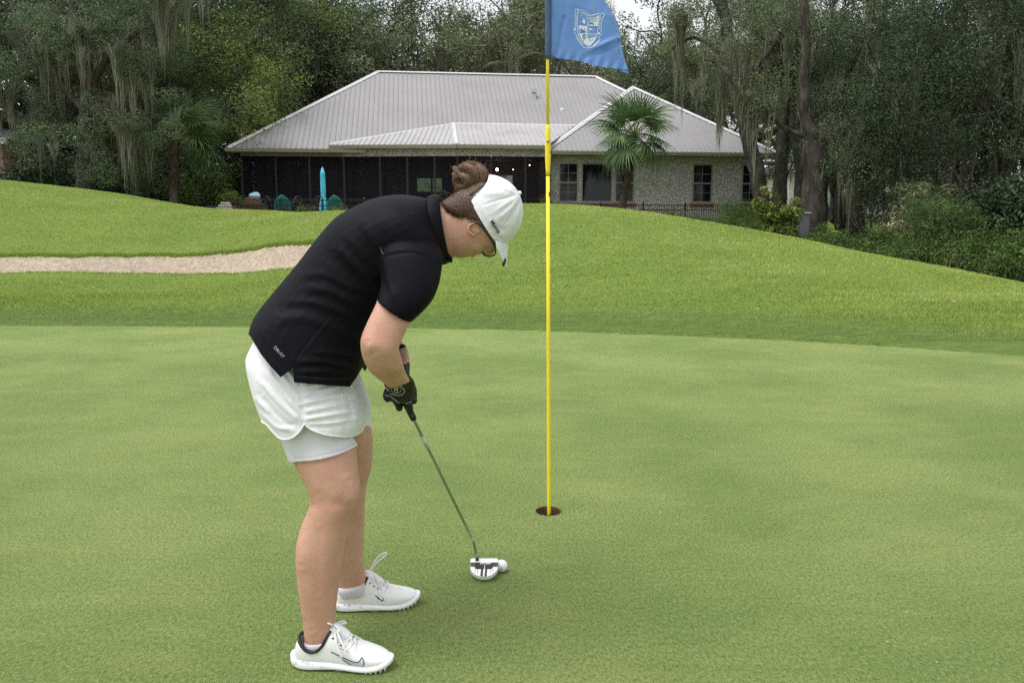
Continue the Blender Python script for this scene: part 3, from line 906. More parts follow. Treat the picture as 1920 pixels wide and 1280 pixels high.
def double_hung(x0, x1, z0, z1, y, parent, picture=False, mat_glass=None, cols=2):
    mg = mat_glass or MAT_GLASS
    fw = 0.065; mb = MB()
    a, b = y-0.03, y+0.10
    mb.box(x0, x0+fw, a, b, z0, z1); mb.box(x1-fw, x1, a, b, z0, z1)
    mb.box(x0+fw, x1-fw, a, b, z1-fw, z1); mb.box(x0+fw, x1-fw, a, b, z0, z0+fw)
    zm = (z0+z1)/2
    if not picture: mb.box(x0+fw, x1-fw, a+0.012, b, zm-0.035, zm+0.035)
    w = mb.build('window', MAT_TRIM, parent)
    ix0, ix1 = x0+fw, x1-fw
    if picture:
        MB().box(ix0, ix1, y+0.05, y+0.06, z0+fw, z1-fw).build('pane', mg, w)
        return w
    for (za, zb, yo) in ((zm+0.035, z1-fw, 0.04), (z0+fw, zm-0.035, 0.065)):
        xm, zc_ = (ix0+ix1)/2, (za+zb)/2; m_ = 0.010
        MB().box(xm-m_, xm+m_, y+yo-0.01, y+yo+0.012, za, zb).build('muntin', MAT_TRIM, w)
        for (p0, p1) in ((ix0, xm-m_), (xm+m_, ix1)):
            MB().box(p0, p1, y+yo-0.008, y+yo+0.010, zc_-m_, zc_+m_).build('muntin', MAT_TRIM, w)
            for (q0, q1) in ((za, zc_-m_), (zc_+m_, zb)):
                MB().box(p0, p1, y+yo, y+yo+0.006, q0, q1).build('pane', mg, w)
    return w
wins = [(0.42, 1.33, False), (1.47, 2.93, True), (3.03, 3.96, False), (6.72, 7.70, False), (9.10, 9.98, False)]
WZ0, WZ1 = 2.20, 3.97
walls = wall_with_openings(0.0, 10.12, 0.6, 4.30, 0.0, 0.3, [(a, b, WZ0, WZ1) for a, b, _ in wins], 'wing_wall', MAT_TABBY, house)
for a, b, pic in wins:
    double_hung(a, b, WZ0, WZ1, 0.02, house, pic)
    nb = max(6, int((b-a+0.16)/0.105)); wb = (b-a+0.16)/nb
    sill = MB().box(a-0.10, b+0.10, -0.045, 0.10, WZ0-0.055, WZ0-0.002).build('sill_ledge', MAT_TRIM, house)
    bme = None
    for k in range(nb):
        if bme is None:
            bme = bevel_mesh(MB().box(0.008, wb-0.008, -0.04, 0.06, -0.20, -0.057).mesh('brick'), 0.006)
        link('brick', bme, MAT_BRICK, sill, (a-0.08+k*wb, random.Random(k).uniform(-.006, .006), WZ0))
MB().box(9.82, 10.12, 0.302, 10.0, 0.6, 4.30).build('side_wall', MAT_TABBY, house)
MB().box(0.0, 0.3, 0.302, 10.0, 0.6, 4.30).build('side_wall', MAT_TABBY, house)
MB().box(-13.6, 9.8, 12.2, 12.5, 0.6, 4.30).build('back_wall', MAT_TABBY, house)

# ---- screened porch
PFZ, PCZ = 1.46, 4.20
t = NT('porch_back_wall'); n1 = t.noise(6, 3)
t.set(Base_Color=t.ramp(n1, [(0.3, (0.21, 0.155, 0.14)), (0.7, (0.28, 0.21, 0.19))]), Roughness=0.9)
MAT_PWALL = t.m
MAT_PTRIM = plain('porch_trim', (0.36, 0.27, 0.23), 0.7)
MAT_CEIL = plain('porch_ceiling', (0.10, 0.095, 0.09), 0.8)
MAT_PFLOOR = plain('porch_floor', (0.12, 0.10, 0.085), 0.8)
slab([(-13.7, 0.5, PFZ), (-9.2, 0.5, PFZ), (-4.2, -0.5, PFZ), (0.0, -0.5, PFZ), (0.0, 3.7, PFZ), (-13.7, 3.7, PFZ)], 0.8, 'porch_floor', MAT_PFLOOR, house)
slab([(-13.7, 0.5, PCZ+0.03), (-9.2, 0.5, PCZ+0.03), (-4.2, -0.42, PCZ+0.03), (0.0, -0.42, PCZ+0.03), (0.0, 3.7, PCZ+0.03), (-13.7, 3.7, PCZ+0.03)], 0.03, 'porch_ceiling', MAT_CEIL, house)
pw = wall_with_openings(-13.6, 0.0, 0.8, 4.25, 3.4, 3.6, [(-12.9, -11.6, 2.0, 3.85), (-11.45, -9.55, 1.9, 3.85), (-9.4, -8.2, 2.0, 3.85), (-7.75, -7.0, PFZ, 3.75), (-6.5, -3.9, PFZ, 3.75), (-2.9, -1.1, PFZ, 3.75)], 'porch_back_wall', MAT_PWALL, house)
MB().box(-13.6, -13.4, 3.602, 12.19, 0.8, 4.25).build('side_wall', MAT_TABBY, house)
double_hung(-12.9, -11.6, 2.0, 3.85, 3.42, house); double_hung(-11.45, -9.55, 1.9, 3.85, 3.42, house, True); double_hung(-9.4, -8.2, 2.0, 3.85, 3.42, house)
def door(x0, x1, leaves, mat_glass, cols, rows, name='glazed_door'):
    fw = 0.07; mb = MB(); z0, z1 = PFZ, 3.75
    mb.box(x0, x0+fw, 3.40, 3.50, z0, z1).box(x1-fw, x1, 3.40, 3.50, z0, z1).box(x0+fw, x1-fw, 3.40, 3.50, z1-fw, z1)
    d = mb.build(name, MAT_PTRIM, house)
    lw = (x1-x0-2*fw)/leaves
    for k in range(leaves):
        a = x0+fw+k*lw; b = a+lw; st = 0.09
        MB().box(a, a+st, 3.42+0.02*(k % 2), 3.46+0.02*(k % 2), z0, z1-fw).box(b-st, b, 3.42+0.02*(k % 2), 3.46+0.02*(k % 2), z0, z1-fw).box(a+st, b-st, 3.42+0.02*(k % 2), 3.46+0.02*(k % 2), z1-fw-st, z1-fw).box(a+st, b-st, 3.42+0.02*(k % 2), 3.46+0.02*(k % 2), z0, z0+0.2).build('door_leaf', MAT_PTRIM, d)
        px_, pz_ = (b-a-2*st)/cols, (z1-fw-st-z0-0.2)/rows
        for i in range(cols):
            for j in range(rows):
                mg = mat_glass(k, i, j) if callable(mat_glass) else mat_glass
                g = 0.012 if cols*rows > 1 else 0
                MB().box(a+st+i*px_+g, a+st+(i+1)*px_-g, 3.44+0.02*(k % 2), 3.45+0.02*(k % 2), z0+0.2+j*pz_+g, z0+0.2+(j+1)*pz_-g).build('pane', mg, d)
    return d
door(-7.75, -7.0, 1, MAT_GLASS, 1, 1)
def lit(name, col, s):  # glass that glows by itself, imitating brightness seen beyond it
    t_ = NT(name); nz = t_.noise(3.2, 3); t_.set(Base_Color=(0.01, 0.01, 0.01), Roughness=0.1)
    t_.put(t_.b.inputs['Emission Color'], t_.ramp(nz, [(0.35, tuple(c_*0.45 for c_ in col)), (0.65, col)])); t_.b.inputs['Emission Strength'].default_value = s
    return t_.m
MAT_VIEW_GLOW = lit('garden_view_glow', (0.14, 0.20, 0.11), 0.9)  # green glow stands in for the garden beyond the house
MAT_DAY_GLOW = lit('daylight_pane_glow', (0.55, 0.58, 0.55), 0.75)  # whitish glow stands in for daylight behind the door panes
sl = door(-6.5, -3.9, 2, MAT_GLASS, 1, 1, 'sliding_door')
MB().box(-5.95, -4.75, 3.425, 3.432, 2.78, 3.42).build('pane', MAT_VIEW_GLOW, sl)  # glowing panel added over the door glass to imitate the garden view
door(-2.9, -1.1, 2, lambda k, i, j: MAT_DAY_GLOW if (j < 2 or i == 1) else MAT_VIEW_GLOW, 2, 4, 'french_door')
# beams over the screens, posts, rails and the screens themselves
def seg_box(a, b, z0, z1, th, name, mat, parent):
    a, b = Vector((a[0], a[1], 0)), Vector((b[0], b[1], 0)); d = (b-a).normalized(); o_ = Vector((-d.y, d.x, 0))*th/2
    mb = MB(); vs_ = [a-o_, b-o_, b+o_, a+o_]
    mb.add([v+Vector((0, 0, z0)) for v in vs_]+[v+Vector((0, 0, z1)) for v in vs_], [(0,3,2,1),(4,5,6,7),(0,1,5,4),(1,2,6,5),(2,3,7,6),(3,0,4,7)])
    return mb.build(name, mat, parent)
SP = [(-13.6, 0.5), (-9.2, 0.46), (-4.2, -0.5), (-0.01, -0.5)]
seg_box(SP[0], (-9.22, 0.46), 4.17, 4.31, 0.18, 'porch_beam', MAT_SOFFIT, house)
seg_box((-9.2, 0.42), SP[2], 4.17, 4.60, 0.22, 'porch_beam', MAT_TABBY, house)
seg_box((-4.198, -0.5), SP[3], 4.175, 4.60, 0.22, 'porch_beam', MAT_TABBY, house)
t = NT('insect_screen'); nz = t.noise(2, 2)
t.set(Base_Color=(0.010, 0.011, 0.016), Roughness=0.7); t.b.inputs['Specular IOR Level'].default_value = 0.1
tr = t.n.new('ShaderNodeBsdfTransparent'); mx = t.n.new('ShaderNodeMixShader'); mx.inputs[0].default_value = 0.55
t.l.new(t.b.outputs[0], mx.inputs[1]); t.l.new(tr.outputs[0], mx.inputs[2]); t.l.new(mx.outputs[0], t.out.inputs['Surface'])
MAT_SCREEN = t.m
posts = []
def lerp2(a, b, k): return (a[0]+(b[0]-a[0])*k, a[1]+(b[1]-a[1])*k)
segs = [(SP[0], SP[1], [0, 0.33, 0.66]), (SP[1], SP[2], [0, 0.32, 0.56, 0.8]), (SP[2], SP[3], [0, 0.35, 0.72, 0.985])]
allp = [lerp2(a, b, k) for a, b, ks in segs for k in ks]
for i, p in enumerate(allp):
    MB().box(p[0]-0.045, p[0]+0.045, p[1]-0.045, p[1]+0.045, PFZ, 4.17).build('porch_post', MAT_DARK, house)
    if i < len(allp)-1:
        q = allp[i+1]; d = Vector((q[0]-p[0], q[1]-p[1])).normalized()*0.047
        a, b = (p[0]+d.x, p[1]+d.y), (q[0]-d.x, q[1]-d.y)
        sc_ = seg_box(a, b, PFZ+0.05, 4.168, 0.004, 'screen_panel', MAT_SCREEN, house)
        seg_box(a, b, 2.30, 2.34, 0.03, 'screen_rail', MAT_DARK, house)
seg_box((-13.6, 0.56), (-13.6, 3.38), PFZ+0.05, 4.168, 0.004, 'screen_panel', MAT_SCREEN, house)
seg_box((-13.62, 0.56), (-13.62, 3.38), PFZ, 2.0, 0.03, 'knee_wall', MAT_PWALL, house)
# porch lamps that are lit, ceiling fan
t = NT('lamp_glow'); nz = t.noise(5); t.set(Base_Color=(0.9, 0.8, 0.6)); t.put(t.b.inputs['Emission Color'], t.ramp(nz, [(0.3, (1.0, 0.72, 0.38)), (0.7, (1.0, 0.80, 0.50))])); t.b.inputs['Emission Strength'].default_value = 14
MAT_LAMP = t.m
def hhit(px, py, c_):
    d = ray(px, py); o_ = Vector((0, 0, CAM_H)) - Vector((HO.x, HO.y, 0)); k = (c_ - o_.dot(HV)) / d.dot(HV); p = o_ + d*k
    return Vector((p.dot(HU), c_, p.z))
for (px, py, r) in ((932, 318, 0.075), (962, 318, 0.022), (993, 310, 0.03)):
    c = hhit(px, py, 2.2)
    lp = empty('porch_lamp'); lp.parent = house; lp.location = c
    MB().lathe([(0.01, -r), (r*0.7, -r*0.7), (r, 0), (r*0.7, r*0.6), (0.02, r)], 12).build('bulb', MAT_LAMP, lp, True)
    MB().tube([(0, 0, r), (0, 0, PCZ-c.z)], 0.008, 6).build('stem', MAT_DARK, lp)
c = hhit(560, 296, 1.9)
fan = empty('ceiling_fan'); fan.parent = house; fan.location = (c.x, 1.9, 3.95)
MB().lathe([(0.02, -0.1), (0.10, -0.08), (0.11, 0.02), (0.03, 0.06)], 12).tube([(0, 0, 0.05), (0, 0, 0.25)], 0.015, 6).build('fan_motor', MAT_CAP, fan)
for k in range(5):
    a = k*2*math.pi/5+0.5; d = Vector((math.cos(a), math.sin(a), 0)); s2 = Vector((-d.y, d.x, 0))*0.06
    MB().add([d*0.1-s2, d*0.62-s2*1.2+Vector((0,0,-.03)), d*0.62+s2*1.2, d*0.1+s2, d*0.1-s2+Vector((0,0,.012)), d*0.62-s2*1.2+Vector((0,0,-.018)), d*0.62+s2*1.2+Vector((0,0,.012)), d*0.1+s2+Vector((0,0,.012))],
             [(0,3,2,1),(4,5,6,7),(0,1,5,4),(1,2,6,5),(2,3,7,6),(3,0,4,7)]).build('fan_blade', MAT_CAP, fan)
# thin white pipe end hanging off the porch gutter
c = hhit(921, 287, -0.75)
MB().tube([(c.x, -0.75, 4.48), (c.x, -0.75, 4.12)], 0.02, 8).build('drain_pipe', MAT_CAP, proof)
# ================================================================== vegetation
def barkmat(name, a, b, c_, scale=7):
    t = NT(name)
    n1, n2 = t.noise(scale, 5, 0.7, stretch=(1, 1, 0.25)), t.noise(1.4, 3)
    col = t.ramp(n1, [(0.3, a), (0.52, b), (0.75, c_)])
    col = t.mix(t.mapr(n2, 0.52, 0.72, 0, 0.6), col, tuple(x*1.5+0.02 for x in b))
    t.set(Base_Color=col, Roughness=0.95); t.b.inputs['Specular IOR Level'].default_value = 0.15
    t.bump(n1, 1.0, 0.08)
    return t.m
MAT_BARK = barkmat('oak_bark', (0.026, 0.022, 0.019), (0.070, 0.061, 0.052), (0.16, 0.145, 0.125))
MAT_PALE = barkmat('lichen_bark', (0.10, 0.10, 0.075), (0.22, 0.215, 0.165), (0.36, 0.35, 0.28), 9)
MAT_PALMBARK = barkmat('palm_bark', (0.040, 0.030, 0.024), (0.095, 0.073, 0.058), (0.19, 0.16, 0.13), 14)
L_OAK = leafmat('oak_leaf', [(0, (0.044, 0.066, 0.036)), (0.45, (0.096, 0.138, 0.072)), (0.8, (0.165, 0.220, 0.118)), (1, (0.28, 0.34, 0.19))], 0.42, 0.18)
L_GREY = leafmat('grey_oak_leaf', [(0, (0.074, 0.092, 0.048)), (0.45, (0.155, 0.185, 0.096)), (0.8, (0.25, 0.285, 0.150)), (1, (0.38, 0.40, 0.24))], 0.5, 0.2)
L_DARK = leafmat('evergreen_leaf', [(0, (0.018, 0.031, 0.017)), (0.5, (0.046, 0.072, 0.038)), (0.85, (0.092, 0.132, 0.068)), (1, (0.19, 0.235, 0.13))], 0.35, 0.15)
L_PINE = leafmat('pine_needle', [(0, (0.036, 0.066, 0.024)), (0.5, (0.085, 0.140, 0.046)), (0.85, (0.15, 0.215, 0.068)), (1, (0.25, 0.30, 0.11))], 0.5, 0.2)
L_MID = leafmat('sapling_leaf', [(0, (0.079, 0.114, 0.035)), (0.5, (0.184, 0.245, 0.070)), (0.85, (0.315, 0.376, 0.108)), (1, (0.473, 0.507, 0.175))], 0.45, 0.3)
L_LIME = leafmat('lime_leaf', [(0, (0.055, 0.085, 0.020)), (0.5, (0.145, 0.190, 0.042)), (0.85, (0.27, 0.31, 0.078)), (1, (0.43, 0.45, 0.16))], 0.45, 0.3)
L_HEDGE = leafmat('hedge_leaf', [(0, (0.026, 0.050, 0.016)), (0.5, (0.072, 0.122, 0.032)), (0.85, (0.145, 0.215, 0.055)), (1, (0.26, 0.33, 0.10))], 0.4, 0.25)
L_SILVER = leafmat('silver_leaf', [(0, (0.05, 0.060, 0.028)), (0.5, (0.130, 0.145, 0.070)), (0.85, (0.30, 0.305, 0.175)), (1, (0.55, 0.53, 0.38))], 0.45, 0.25)
L_PALM = leafmat('palm_leaf', [(0, (0.035, 0.070, 0.028)), (0.5, (0.096, 0.161, 0.060)), (0.85, (0.184, 0.263, 0.102)), (1, (0.350, 0.367, 0.123))], 0.35, 0.2)
L_MOSS = leafmat('moss_strand', [(0, (0.11, 0.110, 0.078)), (0.5, (0.225, 0.225, 0.165)), (0.85, (0.34, 0.34, 0.26)), (1, (0.46, 0.45, 0.36))], 0.9, 0.2, spec=0.05)

def leaves(C, Rd, n, L, W, g, flat=0.35, tint_c=None, droop=0.0, shell=0.55):
    """n leaf diamonds spread through the clumps C (k,3) of radius Rd (k,)"""
    k = len(C); w = Rd**2; idx = g.choice(k, n, p=w/w.sum())
    d = unit(g.normal(0, 1, (n, 3)))
    r = Rd[idx] * (shell + (1.12-shell) * g.uniform(0, 1, n) ** 0.6)
    off = d * r[:, None]; off[:, 2] *= 0.72
    P = C[idx] + off
    nrm = unit(d*1.1 + g.normal(0, 0.55, (n, 3)) + np.array([0, 0, flat*1.4]))
    dirv = g.normal(0, 1, (n, 3)) + d*0.5 + np.array([0, 0, -droop])
    dirv = unit(dirv - nrm*np.sum(dirv*nrm, 1, keepdims=True)*0.85)
    side = unit(np.cross(dirv, nrm))
    l = L * g.uniform(0.6, 1.35, n)[:, None]; ww = W * g.uniform(0.7, 1.3, n)[:, None]
    VV = np.stack([P - dirv*l*.5, P + side*ww*.5 - dirv*l*0.05, P + dirv*l*.5, P - side*ww*.5 - dirv*l*0.05], 1).reshape(-1, 3)
    FF = np.arange(4*n).reshape(n, 4)
    tc = g.normal(0, 0.16, k) if tint_c is None else tint_c
    tint = np.clip(0.48 + tc[idx] + g.normal(0, 0.12, n), 0, 1)
    return VV, FF, tint
def moss(A, g, per=14, length=1.2, spread=0.15, width=0.017, seg=3):
    """bearded hanging strands from attach points A (k,3)"""
    k = len(A); n = k*per; idx = np.repeat(np.arange(k), per)
    Lk = length * (0.18 + 1.25 * g.uniform(0, 1, k) ** 2.2)
    P0 = A[idx] + g.normal(0, 1, (n, 3)) * np.array([spread, spread, 0.08])
    rr_ = np.linalg.norm((P0-A[idx])[:, :2], axis=1)/(spread*1.5)
    Ln = Lk[idx] * g.uniform(0.25, 1.15, n) * np.clip(1.15-0.6*rr_, 0.2, 1.2)
    a = g.uniform(0, np.pi, n); sd_ = np.stack([np.cos(a), np.sin(a), 0*a], 1)
    wd = width * g.uniform(0.5, 1.5, n)
    cen = A[idx]
    rows = []
    for s in range(seg+1):
        t = s/seg
        P = P0.copy(); P[:, :2] += (cen[:, :2]-P0[:, :2])*0.75*t
        P[:, 2] -= Ln*t; P[:, :2] += g.normal(0, 0.03, (n, 2))*(1 if s else 0)
        wt = wd * (1.0 if s < seg else 0.15) * (0.7 + 0.5*math.sin(math.pi*min(1, t*1.1)))
        rows.append((P - sd_*wt[:, None]*.5, P + sd_*wt[:, None]*.5))
    VV = np.stack([q for r in rows for q in r], 1).reshape(-1, 3)
    m = 2*(seg+1); base = np.arange(n)[:, None]*m
    FF = np.concatenate([base + np.array([[2*s, 2*s+1, 2*s+3, 2*s+2]]) for s in range(seg)], 0)
    tint = np.tile(np.clip(0.5 + g.normal(0, 0.15, k)[idx] + g.normal(0, 0.15, n), 0, 1), seg)
    return VV, FF, tint
class Wood:
    def __init__(s, seed): s.mb = MB(); s.g = np.random.default_rng(seed); s.tips = []; s.along = []
    def limb(s, pts, r0, r1, n=8, wob=0.0, smooth=True):
        P = smooth_path(pts) if smooth else [np.array(p, float) for p in pts]
        m = len(P)
        if wob: P = [p + (s.g.normal(0, wob, 3) if 0 < i else 0) for i, p in enumerate(P)]
        rad = [r0 + (r1-r0)*(i/(m-1))**0.85 for i in range(m)]
        s.mb.tube(P, rad, n); return P
    def grow(s, p, d, length, r, level, maxlev, up=0.15, split=(2, 4), gn=0.35):
        g = s.g; pts = [np.array(p, float)]; d = unit(np.array(d, float)); k = 4
        for i in range(k):
            d = unit(d + g.normal(0, 0.22, 3) + np.array([0, 0, up*0.3]))
            pts.append(pts[-1] + d*length/k)
        P = s.limb(pts, r, r*0.45, max(4, 8-2*level))
        for q in P[len(P)//3:]: s.along.append(q)
        if level >= maxlev:
            s.tips += [P[-1], P[len(P)*2//3]]; return
        for c in range(g.integers(*split)+1):
            q = P[int(len(P)*g.uniform(0.4, 0.95))] if c else P[-1]
            dd = unit(d + g.normal(0, gn*1.6, 3) + np.array([0, 0, up]))
            s.grow(q, dd, length*g.uniform(0.55, 0.8), r*0.5, level+1, maxlev, up, split, gn)
def finish_tree(name, w, base, leafmat_, n_leaf, L, W, clump, mossn=0, moss_len=1.2, seed=1, bark=None, droop=0.2, extra=None, only_crown=False, per=14, flat=0.35):
    g = np.random.default_rng(seed+77)
    root = empty(name, base)
    link('trunk', w.mb.mesh('trunk', True), bark or MAT_BARK, root)
    C = np.array(w.tips if not extra else list(w.tips) + list(extra)); 
    Rd = clump * g.uniform(0.6, 1.3, len(C))
    C = C + g.normal(0, clump*0.35, C.shape)
    VV, FF, tt = leaves(C, Rd, n_leaf, L, W, g, droop=droop, flat=flat)
    o = link('crown', npmesh('crown', VV, FF, False, [('tint', 'FACE', tt)]), leafmat_, root); o['kind'] = 'stuff'
    if mossn:
        A = np.array(w.along); A = A[A[:, 2] > 2.2]; A = A[g.choice(len(A), int(min(mossn, len(A)*3)*0.6))]
        VV, FF, tt = moss(A, g, int(per*2.6), moss_len)
        o = link('hanging_moss', npmesh('hanging_moss', VV, FF, False, [('tint', 'FACE', tt)]), L_MOSS, root); o['kind'] = 'stuff'
    return root
def copy_tree(o, loc, rz=0.0, sc=1.0):
    c = o.copy(); COL.objects.link(c); c.location = loc; c.rotation_euler = (0, 0, rz); c.scale = (sc, sc, sc)
    for ch in o.children:
        d = ch.copy(); COL.objects.link(d); d.parent = c
    return c
def gz(x, y): return float(terrain_z(x, y))
def base_at(px, Y):
    x = (px-960)/F_PX*Y*1.005
    return (x, Y, gz(x, Y))

def oak(name, seed, h=13.0, spread=6.0, r=0.45, n_leaf=26000, L=0.17, W=0.08, clump=0.95, mossn=120, moss_len=1.3, mat=None, lean=(0, 0), fork=0.3, limbs=7, low=0.25, per=14, bark=None):
    w = Wood(seed); g = w.g
    tp = [(0, 0, -0.3), (lean[0]*0.3, lean[1]*0.3, h*fork*0.5), (lean[0], lean[1], h*fork)]
    P = w.limb(tp, r*1.25, r*0.85, 12)
    top = P[-1]
    for k in range(limbs):
        a = 2*math.pi*k/limbs + g.uniform(-.3, .3)
        el = g.uniform(low, 1.25)
        d = np.array([math.cos(a)*math.cos(el), math.sin(a)*math.cos(el), math.sin(el)])
        ln = spread*math.cos(el)*0.62 + (h-h*fork)*math.sin(el)*0.55
        w.grow(top - np.array([0, 0, g.uniform(0, h*0.06)]), d, ln, r*g.uniform(0.38, 0.6), 0, 2, 0.12)
    return finish_tree(name, w, (0, 0, 0), mat or L_OAK, n_leaf, L, W, clump, mossn, moss_len, seed, bark, per=per)
def pine(name, seed, h=16.0, r=0.25, n_leaf=22000, L=0.24, W=0.028, mat=None, start=0.3, width=2.8, clump=0.6):
    w = Wood(seed); g = w.g
    P = w.limb([(0, 0, -0.3), (g.normal(0, .1), g.normal(0, .1), h*0.35), (g.normal(0, .2), g.normal(0, .2), h*0.7), (0, 0, h)], r, 0.04, 9)
    z = h*start
    while z < h*0.98:
        q = P[min(len(P)-1, int(len(P)*z/h))]
        ln = width*(1-((z/h-start)/(1-start))**1.6)*g.uniform(0.6, 1.1)+0.4
        a = g.uniform(0, 6.28); d = np.array([math.cos(a), math.sin(a), g.uniform(-0.1, 0.45)])
        w.grow((q[0], q[1], z), d, ln, 0.05, 1, 2, 0.1, (1, 3))
        z += h*0.012
    return finish_tree(name, w, (0, 0, 0), mat or L_PINE, n_leaf, L, W, clump, 0, seed=seed, flat=0.0)
def shrub(name, seed, h, wd, mat, n_leaf, L=0.10, W=0.05, clump=0.3, stems=7, droop=0.0, flat=0.35):
    w = Wood(seed); g = w.g; extra = []
    for k in range(stems):
        a = g.uniform(0, 6.28); e = g.uniform(0.1, 1.0)
        top = np.array([math.cos(a)*wd*0.5*e, math.sin(a)*wd*0.5*e, h*(1-0.35*e*e)*g.uniform(0.75, 1.0)])
        P = w.limb([(top[0]*.15, top[1]*.15, -0.1), (top[0]*0.5, top[1]*0.5, top[2]*0.55), top], 0.025*max(1, h*.5), 0.008, 5)
        for q in P[2:]:
            for _ in range(2): w.tips.append(q + g.normal(0, 0.16, 3)*np.array([wd*.5, wd*.5, 0.5]))
    w.tips = [np.array([p[0], p[1], max(p[2], 0.15)]) for p in w.tips]
    return finish_tree(name, w, (0, 0, 0), mat, n_leaf, L, W, clump, 0, seed=seed, droop=droop, flat=flat)

# ---------------- trees behind the roof
o1 = oak('live_oak', 11, 15, 7.5, 0.5, 30000, 0.21, 0.10, 1.15, 160, 1.6, L_OAK)
o2 = oak('live_oak', 12, 14, 7.0, 0.45, 26000, 0.20, 0.10, 1.05, 330, 1.8, L_GREY, bark=MAT_PALE)
o3 = oak('live_oak', 13, 17, 7.0, 0.5, 30000, 0.21, 0.10, 1.2, 120, 1.5, L_OAK)
o4 = pine('pine_tree', 14, 19, 0.28, 24000, 0.32, 0.035)
o5 = oak('leafy_tree', 15, 12, 5.0, 0.25, 24000, 0.19, 0.09, 0.9, 0, 1.0, L_MID, low=0.5)
first = {}
def put(src, px, Y, rz, sc, label, group='trees behind the house'):
    b = base_at(px, Y)
    if src not in first:
        first[src] = 1; src.location = b; src.rotation_euler = (0, 0, rz); src.scale = (sc,)*3; o = src
    else: o = copy_tree(src, b, rz, sc)
    tag(o, label, 'tree', group); return o
put(o5, 560, 52, 0.3, 1.0, 'bushy light green tree rising behind the left slope of the metal roof')
put(o3, 620, 60, 1.0, 0.95, 'dark oak standing behind the left hip of the roof')
put(o1, 680, 57, 2.0, 0.84, 'dark rounded oak just left of the white sky gap above the ridge')
put(o2, 815, 56, 0.5, 0.90, 'grey green oak just right of the white sky gap above the ridge')
put(o3, 885, 64, 3.1, 1.0, 'tall dark oak behind the middle of the roof ridge')
put(o4, 985, 66, 0.0, 1.0, 'tall pine behind the ridge beside the blue flag')
put(o2, 1085, 54, 4.2, 1.0, 'moss draped oak directly behind the blue flag')
put(o4, 1100, 64, 2.0, 0.9, 'pine behind the middle of the flag')
put(o1, 1225, 58, 4.0, 0.60, 'low dark oak below the bright sky gap right of the flag')
put(o1, 1300, 52, 0.7, 0.66, 'dense dark oak behind the peak of the right wing')
put(o3, 1370, 58, 5.0, 0.95, 'dark oak filling the background behind the leaning trunk')
put(o2, 1450, 60, 5.5, 1.0, 'grey oak far behind the two dark trunks')
put(o4, 520, 62, 1.0, 1.0, 'pine far behind the dead pale tree')
put(o3, 470, 50, 2.4, 0.9, 'dark oak beside the left end of the roof')
put(o1, 1560, 92, 3.3, 1.2, 'dark oak behind the white house across the road')
put(o3, 1690, 88, 1.2, 1.2, 'dark oak behind the right hand wood')

# ---------------- left wood
def traced(name, seed, base, limbs, leafm, tips, n_leaf, L, W, clump, mossn, moss_len, label, bark=None, per=14, group='oaks of the right wood'):
    w = Wood(seed); root_b = np.array(base)
    for pts, r0, r1 in limbs:
        Y0 = base[1]
        P = w.limb([np.array(at(a, b, Y0 + (c_[0] if c_ else 0))) - root_b for a, b, *c_ in pts], r0, r1, 10, 0.02)
        if r0 < 0.3:
            for q in P[len(P)//3:]: w.along.append(q)
        if r1 < 0.12:
            w.tips.append(P[-1])
            for _ in range(3): w.grow(P[int(len(P)*w.g.uniform(.5, .99))], w.g.normal(0, 1, 3)+np.array([0, 0, .3]), w.g.uniform(0.8, 1.6), r1*0.7, 1, 2, 0.1, (1, 3))
    for (a, b, dy, s) in tips:
        c0 = np.array(at(a, b, base[1]+dy)) - root_b
        for _ in range(int(7*s)): w.tips.append(c0 + w.g.normal(0, 0.75*s, 3)*np.array([1, 1, 0.6])); 
        for _ in range(int(5*s)): w.along.append(c0 + w.g.normal(0, 0.7*s, 3)*np.array([1, 1, 0.5]))
    o = finish_tree(name, w, tuple(base), leafm, n_leaf, L, W, clump, mossn, moss_len, seed, bark, per=per)
    tag(o, label, 'tree', group); return o
lo1 = traced('live_oak', 21, base_at(163, 29.5), [([(163, 400), (160, 330), (162, 240), (166, 160), (150, 90), (140, 0), (130, -60)], 0.36, 0.20), ([(163, 230), (190, 178), (215, 182), (240, 180), (262, 200), (275, 225)], 0.12, 0.04), ([(160, 210), (120, 165), (105, 120), (60, 90), (20, 60)], 0.15, 0.05),
       ([(164, 170), (195, 120), (240, 70), (300, 40), (330, 10)], 0.16, 0.05), ([(162, 260), (120, 240), (70, 230), (30, 215)], 0.12, 0.04), ([(130, 145), (125, 110), (118, 70)], 0.05, 0.02), ([(163, 300), (200, 262), (240, 250), (280, 262)], 0.08, 0.03)],
       L_OAK, [(40, 40, 0, 1.5), (120, 30, -.5, 1.6), (210, 40, 0, 1.5), (280, 60, .5, 1.2), (90, 120, -.5, 1.2), (240, 120, -.3, 1.1), (290, 150, .3, 0.9), (300, 195, 0, .6), (60, 195, -.5, 1.0), (60, 255, -.8, 1.1), (110, 262, -.8, 0.9), (185, 245, -.6, .7), (230, 285, -.6, 1.0), (255, 250, -.4, .7), (200, 320, -.4, .6), (320, 60, 1, 1.0), (30, 120, 0, 1.2)],
       80000, 0.068, 0.036, 0.50, 560, 2.0, 'large mossy live oak spreading over the left mound', per=18, group='oaks of the left wood')
